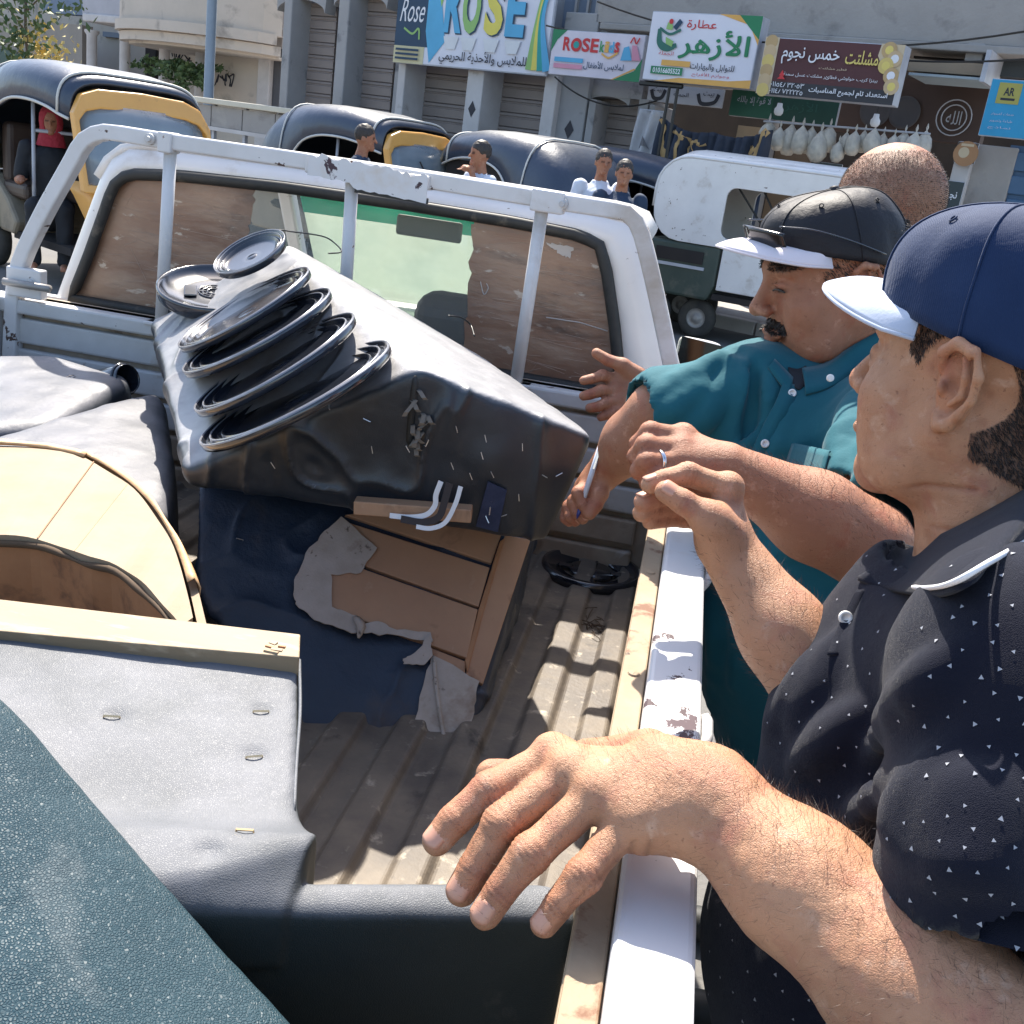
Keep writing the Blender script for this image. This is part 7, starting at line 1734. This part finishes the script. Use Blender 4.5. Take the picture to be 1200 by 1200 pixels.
ids = R_.choice(np.where(bw)[0], 900); sliver('eyebrows', W1(headV[ids]), headN[ids] @ M1.T, .007, .0005, MT['hair'], t1, lay=-M1[:, 0] * .7, seed=6)
cap1 = make_cap(None, M1, hc1, MT['blackcap'], MT['whitebrim'], big=.94, brim_len=.066, under=MT['blackcap'], rimf=.058, rimb=-.010, droop=.10, label='black satin cap with a white brim worn by the man in the teal shirt', puff=.86)
# sunglasses resting on the cap
sg = thing('sunglasses', 'black wrap sunglasses perched above the white brim of the black cap', 'sunglasses', hc1 + M1 @ np.array((.11, 0, .06)))
for s in (1, -1):
    G = np.array([[hc1 + M1 @ np.array((.112 - .030 * ((s * (.012 + .056 * u)) / .068) ** 2 * 1.0 + .004 * v, s * (.010 + .058 * u),   .060 + .028 * v * (1 - .35 * u * u))) for u in np.linspace(0, 1, 10)] for v in np.linspace(0, 1, 6)])
    mb = MB(); mb.grid(G, thick=.002); fixn(mb.build('lens', MT['lens'], sg, smooth=True))
    mb = MB(); mb.tube(spline([hc1 + M1 @ np.array(q) for q in ((.090, s * .068, .088), (.05, s * .088, .078), (.0, s * .095, .055), (-.045, s * .090, .030))], 20), .0022, 6, flat=.6); mb.build('temple', MT['plastic'], sg, smooth=True)
mb = MB(); mb.tube(spline([hc1 + M1 @ np.array((.114 - .030 * (y / .068) ** 2, y, .088 - .012 * (y / .068) ** 2)) for y in np.linspace(-.068, .068, 9)], 24), .002, 6); mb.build('frame', MT['plastic'], sg, smooth=True)
# ring on the finger, pen
q = cC['fingers'][2]; c = q[0] * .35 + q[1] * .65; d = unit(q[1] - q[0]); a = unit(np.cross(d, nv2)); b = np.cross(d, a)
rg = thing('finger_ring', 'silver ring on the hand of the man in the teal shirt', 'ring', c); mb = MB(); mb.tube([c + (a * cos(t) + b * sin(t)) * .0118 for t in np.linspace(0, 2 * pi, 29)[:-1]], .0017, 8, closed=True, flat=1.6, up=d); mb.build('band', MT['silver'], rg, smooth=True)
pa, pb_ = D(706, 516, 1.555), D(676, 608, 1.575); pe = thing('pen', 'clear ballpoint pen with dark blue tip held over the box edge', 'pen', pb_)
dd = unit(pb_ - pa); mb = MB(); mb.tube([pa, pa + (pb_ - pa) * .84], .0042, 8); mb.build('barrel', flat('penwhite', (.62, .64, .72), .2), pe, smooth=True)
mb = MB(); mb.tube([pa + (pb_ - pa) * .84, pb_ - dd * .006, pb_], [.0042, .0025, .0008], 8); mb.build('tip', flat('penblue', (.02, .03, .16), .3), pe, smooth=True)
mb = MB(); mb.tube([pa - dd * .002, pa + dd * .008], .0046, 8); mb.build('cap_end', MT['plastic'], pe, smooth=True)
mb = MB(); mb.bar(pa - fwd * .006 + dd * .002, pa - fwd * .006 + dd * .045, .003, .0015, up=-fwd); mb.build('clip', MT['silver'], pe)
m_ = (Narm1 @ ux) > -.2; ids = R_.choice(np.where(m_)[0], 1500); Pq = Varm1[ids]; keep = (np.linalg.norm(Pq - np.mean([x[0] for x in cC['fingers']], 0), axis=1) > .07)
sliver('arm_hair', Pq[keep], Narm1[ids][keep], .009, .00016, MT['armhair'], t1, lay=unit(WR2 - EL2) * 1.2, seed=9)
nails(t1, cD, nv, .97)

for s_ in (1, -1):
    mb = MB(); mb.tube(spline([W1(np.array(q)) for q in ((.0900, s_ * .020, -.0045), (.0895, s_ * .028, -.0015), (.0865, s_ * .037, -.0015), (.0815, s_ * .046, -.0050))], 12), [.0006] + [.0015] * 10 + [.0006], 6); mb.build('eyelashes', MT['hair'], t1, smooth=True)
# ============ man in the dotted polo
t2 = thing('person', 'nearest man in dark dotted polo and navy cap, one hand resting on the rail', 'person', (.42, .88, 0))
hc2 = D(1154, 430, .88); ph = radians(46); M2 = frame(-rt * cos(ph) + fh * sin(ph), 0, radians(4))
V, Q, N, T = head_parts(dict(jaw=.96, neck=.061, stubble=.3, wr=1, ear=1.04, slim=1, h=.0018, spots=.5))
parts2 = [(V @ M2.T + hc2, Q, T)]; headV2, headN2 = V, N
for hv_, T_ in ((V, T),):
    mk_ = ((hv_[:, 0] < .046) & (hv_[:, 0] > .0) & (hv_[:, 2] > .006 - .20 * hv_[:, 0]) & (hv_[:, 2] < .065) & (np.abs(hv_[:, 1]) > .048)) | ((hv_[:, 0] < -.030) & (hv_[:, 2] > -.085 + .45 * np.clip(hv_[:, 0] + .075, 0, .05)) & (hv_[:, 2] < .06))
    mk_ &= (np.linalg.norm((hv_ - np.array((-.016, 0, -.008))) * (1, 0, 1), axis=1) > .040) & (np.abs(hv_[:, 1]) < .0775) & (hv_[:, 0] < .034 + .012 * vnoise(hv_, 120, 5)); T_[mk_] *= (.42, .42, .46)
parts2[0] = (parts2[0][0], Q, T)
# resting hand
nv = unit(ux * .72 - fwd * .62 + rx * .10)
W3 = D(826, 938, .752); E3 = D(1250, 1310, .60)
cA = dict(wrist=(W3, .033), thumb=Dl([(760, 885, .80), (690, 892, .84), (625, 912, .85), (576, 908, .835)]), web=1,
          fingers=[Dl([(648, 888, .795), (574, 925, .775), (533, 961, .768), (512, 985, .766)]), Dl([(668, 905, .772), (588, 966, .752), (556, 1018, .748), (541, 1043, .748)]),
                   Dl([(700, 930, .752), (622, 1000, .730), (586, 1046, .728), (569, 1070, .728)]), Dl([(738, 962, .738), (684, 1026, .716), (654, 1062, .714), (638, 1082, .715)])])
f = Field(np.min([W3, D(495, 1000, .8), D(560, 1100, .73), D(1240, 1200, .56)], 0) - (.04, .05, .06), np.max([W3, D(1240, 1060, .66), D(650, 860, .86)], 0) + .06, .0017)
A3 = E3 * .30 + W3 * .70; A4 = E3 * .62 + W3 * .38
f.rc(W3, A3, .0345, .0440, .02); f.rc(A3, A4, .0440, .0525, .02); f.rc(A4, E3, .0525, .055, .02)
f.rc(W3, D(775, 905, .765), .033, .028, .02); f.rc(W3, D(755, 955, .745), .032, .027, .02)
hand(f, cA, nv, 1.24)
# tendons on the back of the hand
for q in cA['fingers']: f.rc(np.array(q[0]) + nv * .006, W3 * .65 + np.array(q[0]) * .35 + nv * .010, .0036, .003, .008)
V, Q = f.mesh(1); Nn = normals(V, Q); T = np.ones((len(V), 3)) * (1 + .06 * fbm(V, 30, 3)[:, None] * np.array((1, 1.2, 1.2))); T *= (1 - .16 * np.clip(vnoise(V, 120, 6) - .3, 0, 1))[:, None]
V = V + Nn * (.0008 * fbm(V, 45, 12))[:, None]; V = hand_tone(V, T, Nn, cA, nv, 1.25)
# wrist creases
for o_ in (.0, .007):
    al = (V - W3) @ unit(E3 - W3) + o_ + .002 * vnoise(V, 60, 3); m = np.exp(-(al / .0012) ** 2) * ((V - W3) @ nv < .004); V = V - Nn * (.0010 * m)[:, None]; T *= 1 - (.25 * m)[:, None]  # tone darkened along the creases for their shade
parts2.append((V, Q, T)); VA, NA = V, normals(V, Q)
# raised hand
nvB = unit(ux * .55 + rx * .75 - fwd * .15); W4_ = D(850, 638, .985); E4 = D(990, 850, .93)
cB = dict(wrist=(W4_, .027), thumb=Dl([(850, 625, .968), (826, 604, .955), (800, 588, .952), (780, 576, .955)]), web=1,
          fingers=[Dl([(852, 572, .985), (806, 556, .975), (778, 562, .972), (762, 568, .972)]), Dl([(846, 584, 1.005), (800, 574, 1.0), (770, 582, .99), (754, 588, .985)]),
                   Dl([(840, 598, 1.02), (796, 592, 1.015), (768, 597, 1.0), (752, 601, .993)]), Dl([(836, 612, 1.03), (800, 606, 1.025), (776, 608, 1.01), (762, 611, 1.0)])])
f = Field(np.min([W4_, E4, D(740, 620, 1.0)], 0) - .07, np.max([W4_, E4, D(760, 540, 1.0), D(860, 540, .96)], 0) + .07, .0020)
f.rc(E4, E4 * .5 + W4_ * .5, .047, .038, .02); f.rc(E4 * .5 + W4_ * .5, W4_, .038, .0265, .02); hand(f, cB, nvB, 1.02)
f.rc(D(845, 640, .97), D(836, 615, .957), .018, .017, .012)
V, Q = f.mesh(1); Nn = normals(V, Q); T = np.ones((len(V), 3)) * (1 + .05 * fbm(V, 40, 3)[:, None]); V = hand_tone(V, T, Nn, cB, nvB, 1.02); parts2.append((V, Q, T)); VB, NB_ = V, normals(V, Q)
# torso core
nb2 = hc2 + M2 @ np.array((-.05, 0, -.20)); ch2 = D(1128, 850, .92); be2 = D(1068, 1120, .93); hp2 = D(1110, 1500, .95); S2 = D(1215, 800, .70); S2b = D(1100, 760, 1.02); EU = D(1330, 1120, .60)
f = Field(np.min([ch2, be2, hp2], 0) - .2, np.max([ch2, be2, nb2, S2, EU], 0) + .2, .012)
f.chain([nb2, ch2, be2, hp2], [.066, .12, .14, .13], .06); f.rc(ch2, S2, .08, .055, .04); f.rc(S2, EU, .05, .046, .03); f.rc(EU, E3, .046, .046, .02); f.rc(ch2, S2b, .08, .05, .04); f.rc(S2b, E4, .045, .044, .03)
V, Q = f.mesh(1); parts2.append((V, Q, np.ones((len(V), 3))))
V, Q, T = join(parts2); body2 = mk('body', V, Q, MT['skin2'], t2, True, attr=T)
legs(None, t2, hp2 * (1, 1, 0) + (0, 0, .84))
# polo shirt
f = Field(np.min([ch2, be2, hp2, E4], 0) - (.2, .22, .1), np.max([ch2, be2, nb2, S2, EU], 0) + (.2, .2, .12), .0056)
f.rc(nb2 - (0, 0, .05), ch2, .090, .145, .04); f.rc(ch2, be2, .150, .172, .05); f.rc(be2, hp2, .172, .170, .05)
f.rc(D(1088, 700, .93), D(1020, 860, .93), .060, .08, .03)
f.rc(nb2 - (0, 0, .07), S2, .085, .082, .05); f.rc(nb2 - (0, 0, .07), S2b, .085, .070, .04); f.rc(S2b, S2b * .6 + E4 * .4, .070, .062, .03)
hemp = D(1165, 1035, .66); f.rc(S2, hemp, .084, .072, .045)
_b = bvh(*f.mesh(0))
for px, r in (([(1060, 950), (1100, 935), (1150, 925), (1190, 930)], .012), ([(1070, 985), (1110, 960), (1160, 955), (1199, 962)], .011), ([(1080, 1010), (1120, 985), (1170, 985), (1199, 1000)], .010), ([(1100, 1025), (1140, 1012), (1199, 1030)], .010),
              ([(1065, 1000), (1055, 960), (1075, 920), (1110, 880)], .010), ([(960, 760), (935, 810), (900, 860), (875, 900)], .010), ([(985, 740), (960, 800), (930, 850)], .010), ([(1010, 830), (970, 870), (930, 900)], .012), ([(1060, 900), (1010, 960), (990, 1000)], .012), ([(1120, 760), (1060, 820), (1020, 880)], .009)):
    foldpx(f, _b, px, r, -.005 + r * .2, .016)
f.rc(nb2 - (0, 0, .07), hc2, .074, .074, .004, 's')
d3 = unit(hemp - S2); f.rc(hemp + d3 * .035, hemp + d3 * .12, .054, .058, .004, 's'); cutpl(f, hemp + d3 * .055, d3, .14)
V, Q = f.mesh(1); V = V + normals(V, Q) * (.0026 * fbm(V, 12, 5) + .0020 * np.clip(1 - 2.4 * np.abs(vnoise(V * (1, 1, .5) + .03 * vnoise(V, 10, 4)[:, None], 12, 6)), -.2, 1))[:, None] * np.clip(np.abs((V - hemp) @ d3 - .055) / .05, .04, 1)[:, None]
sh2 = mk('polo_shirt', V, Q, MT['polo'], t2, True); ORG[sh2.name] = ORG[t2.name]; B2 = bvh(V, Q); V2s, N2s = V, normals(V, Q)
# printed triangles
mb = MB(); r = random.Random(5)
for i in range(34):
    for j in range(34):
        px = 800 + i * 30 + (j % 2) * 15 + r.uniform(-6, 6); py = 640 + j * 29 + r.uniform(-6, 6) + (i % 2) * 9
        if i > 14 or j > 20 or r.random() < .10: continue
        if px > 1215 or py > 1215: continue
        h, nn = hit(B2, px, py)
        if h is None: continue
        if nn @ fwd > 0: nn = -nn
        a = r.uniform(0, 6.28) if r.random() < .4 else r.choice((0, pi)) + r.uniform(-.4, .4); e1_ = unit(np.cross(nn, fwd + .01)); e2_ = np.cross(nn, e1_); s_ = .0018 * r.uniform(.7, 1.1)
        mb.add([h + nn * .0007 + (e1_ * cos(a + q) + e2_ * sin(a + q)) * s_ for q in (0, 2.09, 4.19)], [(0, 1, 2)])
o = mb.build('printed_triangles', flat('triprint', (.36, .37, .41), .8), sh2); o['kind'] = 'stuff'
# collar with white line, button placket
BB2 = bvh(*join(parts2 + [(V2s, Q, np.ones((len(V), 3)))])[:2])
cuA = offs(BB2, [(1050, 640), (1066, 642), (1110, 622), (1160, 596), (1215, 564), (1270, 530)], .010)
clA = offs(BB2, [(1004, 676), (1046, 690), (1100, 694), (1160, 664), (1222, 628), (1280, 594)], .013)
ribbon('collar', cuA, clA, MT['polo'], sh2, th=.004, n=40, rows=6, bulge=.006, bn=-fwd)
P = spline(clA, 60)[22:56] - fwd * .0035 + ux * .004; mb = MB(); mb.tube(P, .0026, 6, flat=.7); mb.build('collar_piping', MT['strap'], sh2, smooth=True)
P = on(B2, [(1012, 694), (996, 726), (978, 768)], .0015)
if len(P) > 2: P = spline(P, 20); mb = MB(); mb.grid(np.stack([P - rx * .006, P + rx * .008], 1), thick=.0012); fixn(mb.build('placket', MT['polo'], sh2, smooth=True))
P = on(B2, [(994, 728)], .004)
if len(P): mb = MB(); mb.lathe([(0, .0006), (.003, .0006), (.0035, .0018), (.0055, .0018), (.006, .0008), (.006, -.001)], 18, np.stack([rx, ux, -fwd], 1), P[0]); mb.build('button', MT['button'], sh2, smooth=True)
# sleeve trim
# hair
W2 = lambda P: P @ M2.T + hc2
hv = headV2
msk = ((hv[:, 0] < .046) & (hv[:, 0] > .0) & (hv[:, 2] > .006 - .20 * hv[:, 0]) & (hv[:, 2] < .065) & (np.abs(hv[:, 1]) > .048)) | ((hv[:, 0] < -.030) & (hv[:, 2] > -.085 + .45 * np.clip(hv[:, 0] + .075, 0, .05)) & (hv[:, 2] < .06)) | ((hv[:, 0] < .0) & (hv[:, 2] > .022) & (hv[:, 2] < .06))
ed = np.linalg.norm((hv - np.array((-.016, 0, -.008))) * (1, 0, 1), axis=1); msk &= (ed > .040) & (np.abs(hv[:, 1]) < .0775); msk &= (vnoise(hv, 160, 3) > -.55) & ((hv[:, 0] < .034 + .012 * vnoise(hv, 120, 5)) )
R_ = np.random.default_rng(15); ids = R_.choice(np.where(msk)[0], 26000)
sliver('hair', W2(hv[ids]), headN2[ids] @ M2.T, .0050, .00028, MT['hair'], t2, lay=-M2[:, 2] * .9 - M2[:, 0] * .7, seed=3, jit=.4)
bw = (hv[:, 0] > .055) & (np.abs(hv[:, 2] - .030) < .006) & (np.abs(hv[:, 1]) > .014) & (np.abs(hv[:, 1]) < .056)
ids = R_.choice(np.where(bw)[0], 900); sliver('eyebrows', W2(hv[ids]), headN2[ids] @ M2.T, .007, .0004, MT['hair'], t2, lay=-M2[:, 0] * .7, seed=6)
ax = unit(E3 - W3); al = (VA - W3) @ ax; m_ = (al > -.02) & ((NA @ ux) > -.45); ids = R_.choice(np.where(m_)[0], 2300)
sliver('arm_hair', VA[ids], NA[ids], .0080, .00008, MT['armhair'], t2, lay=-ax * .7 - ux * .5, seed=19, jit=.5)
m_ = (al > .02) & ((NA @ ux) > .55); ids = R_.choice(np.where(m_)[0], 1500)
sliver('arm_hair', VA[ids], NA[ids], .012, .00011, MT['armhair'], t2, lay=-ax * .5, seed=29, jit=.5)
m_ = (al < -.01) & (al > -.11) & ((NA @ nv) > .5); ids = R_.choice(np.where(m_)[0], 900)
sliver('hand_hair', VA[ids], NA[ids], .006, .00009, MT['armhair'], t2, lay=-ax * .9, seed=39, jit=.4)
ax4 = unit(E4 - W4_); al = (VB - W4_) @ ax4; m_ = (al > -.01); ids = R_.choice(np.where(m_)[0], 1300); sliver('arm_hair', VB[ids], NB_[ids], .009, .00014, MT['armhair'], t2, lay=-ax4 * .7, seed=49, jit=.5)
nails(t2, cA, nv, 1.24); nails(t2, cB, unit(ux * .9 - fwd * .3 - rx * .2), 1.02, thumb=unit(ux * .6 - fwd * .8))
cap2 = make_cap(None, M2, hc2, MT['navycap'], MT['lightbrim'], big=.945, brim_len=.062, droop=-.02, under=MT['navycap'], rimf=.052, rimb=-.006, label='navy twill cap with pale blue brim on the nearest man', puff=.97)

# ============ bald man behind
t3 = thing('person', 'bald man seen from behind in a blue grey shirt, reaching toward the cab window', 'person', (.48, 2.15, 0))
hc3 = D(1034, 258, 1.78); ph = radians(62); M3 = frame(fh * sin(ph) - rt * cos(ph), 0, radians(12))
V, Q, N, T = head_parts(dict(chin2=1, jaw=1.12, neck=.070, ear=.95, h=.003, folds=[((-.115, -.045, -.075), (-.118, .0, -.080)), ((-.118, .0, -.080), (-.108, .05, -.074))]))
hd3 = (V[:, 2] > -.045 + .3 * np.clip(V[:, 0] + .04, 0, .1)) & (V[:, 0] < .04) & (np.abs(V[:, 1]) < .12) & (V[:, 2] < .100)
T[hd3] *= (.78, .90, 1.0); parts3 = [(V @ M3.T + hc3, Q, T)]; hv3, hn3 = V, N
W5 = D(765, 455, 2.0); E5 = D(905, 470, 1.95); S5 = D(1010, 400, 1.86)
cE = dict(wrist=(W5, .026), thumb=Dl([(748, 440, 1.975), (730, 428, 1.97), (712, 422, 1.97), (699, 414, 1.97)]),
          fingers=[Dl([(722, 446, 1.985), (706, 440, 1.965), (694, 444, 1.955), (684, 446, 1.955)]), Dl([(720, 458, 1.975), (704, 458, 1.955), (692, 462, 1.95), (684, 464, 1.95)]),
                   Dl([(724, 470, 1.97), (710, 473, 1.95), (699, 477, 1.945), (691, 478, 1.945)]), Dl([(730, 480, 1.97), (719, 484, 1.95), (710, 487, 1.948), (704, 489, 1.948)])])
nv3 = unit(-fwd * .9 + ux * .3)
f = Field(np.min([W5, E5, D(680, 490, 2.0)], 0) - .07, np.max([W5, E5, D(690, 405, 1.95)], 0) + .07, .0028)
f.rc(E5, W5, .046, .027, .02); hand(f, cE, nv3, 1.0); V, Q = f.mesh(1); T = np.ones((len(V), 3)) * (1 + .05 * fbm(V, 40, 3)[:, None]); V = hand_tone(V, T, normals(V, Q), cE, nv3); parts3.append((V, Q, T))
nb3 = hc3 + M3 @ np.array((-.05, 0, -.20)); ch3 = nb3 + (.02, .03, -.28); hp3 = np.array((ch3[0] + .02, ch3[1], .92)); S5b = nb3 + rx * .19 - (0, 0, .09)
f = Field(np.min([ch3, hp3, S5, E5], 0) - .2, np.max([ch3, nb3, S5b, E5], 0) + .2, .013); f.chain([nb3, ch3, hp3], [.07, .12, .12], .06); f.rc(ch3, S5, .08, .05, .04); f.rc(S5, E5, .05, .045, .03); f.rc(ch3, S5b, .08, .05, .04); S5c = S5b + (.05, 0, -.3); f.rc(S5b, S5c, .05, .04, .03); f.rc(S5c, S5c + (0, .05, -.24), .04, .03, .02)
V, Q = f.mesh(1); parts3.append((V, Q, np.ones((len(V), 3)))); V, Q, T = join(parts3); mk('body', V, Q, MT['skin'], t3, True, attr=T)
legs(None, t3, hp3 * (1, 1, 0) + (0, 0, .88))
f = Field(np.min([ch3, hp3, S5, E5], 0) - .22, np.max([ch3, nb3, S5b, S5c], 0) + (.2, .2, .1), .009); f.chain([nb3 - (0, 0, .045), ch3, hp3], [.088, .155, .155], .06); f.rc(nb3 - (0, 0, .09), S5, .085, .075, .04); f.rc(S5, S5 * .3 + E5 * .7, .078, .066, .03); f.rc(nb3 - (0, 0, .09), S5b, .085, .075, .04); f.rc(S5b, S5b * .3 + S5c * .7, .075, .068, .03)
f.rc(nb3 - (0, 0, .05), hc3, .074, .074, .004, 's')
V, Q = f.mesh(1); V = V + normals(V, Q) * (.005 * fbm(V, 10, 5))[:, None]; s3 = mk('shirt', V, Q, MT['greyshirt'], t3, True); ORG[s3.name] = ORG[t3.name]
cx_ = nb3 + (0, 0, -.005); ring_ = lambda R, z, k: [cx_ + M3[:, 0] * R * cos(t) + M3[:, 1] * R * sin(t) * .95 + ZU * (z + .02 * cos(t) * -1) for t in np.linspace(.5, 2 * pi - .5, k)]
ribbon('collar', ring_(.079, .048, 20), ring_(.092, .002, 20), MT['greyshirt'], s3, th=.004, n=44)
m_ = (hv3[:, 2] > -.06 + .35 * np.clip(hv3[:, 0] + .04, 0, .1)) & (hv3[:, 0] < .05) & (hv3[:, 2] < .10) & (np.linalg.norm((hv3 - np.array((-.014, 0, -.008))) * (1, 0, 1), axis=1) > .030)
ids = np.random.default_rng(8).choice(np.where(m_)[0], 15000); sliver('stubble_hair', hv3[ids] @ M3.T + hc3, hn3[ids] @ M3.T, .0026, .00035, MT['greyhair'], t3, lay=-M3[:, 2] * .5, seed=3)
for q in ('eye', 'nose'): pass
def pr(n, p):
    q = np.array(p) - CP; w = q @ fwd; x = q @ rx / w * FPX + 600; y = 600 - q @ ux / w * FPX; print('PROJ', n, round(x), round(y), round(w, 2))
for nm, M_, c_ in (('teal', M1, hc1), ('polo', M2, hc2), ('bald', M3, hc3)):
    for k, q in (('nose', (.118, 0, -.03)), ('chin', (.085, 0, -.11)), ('earL', (-.012, .085, -.01)), ('brimtip', (.17, 0, .045)), ('top', (-.01, 0, .14)), ('back', (-.12, 0, .03))): pr(nm + ' ' + k, c_ + M_ @ np.array(q))
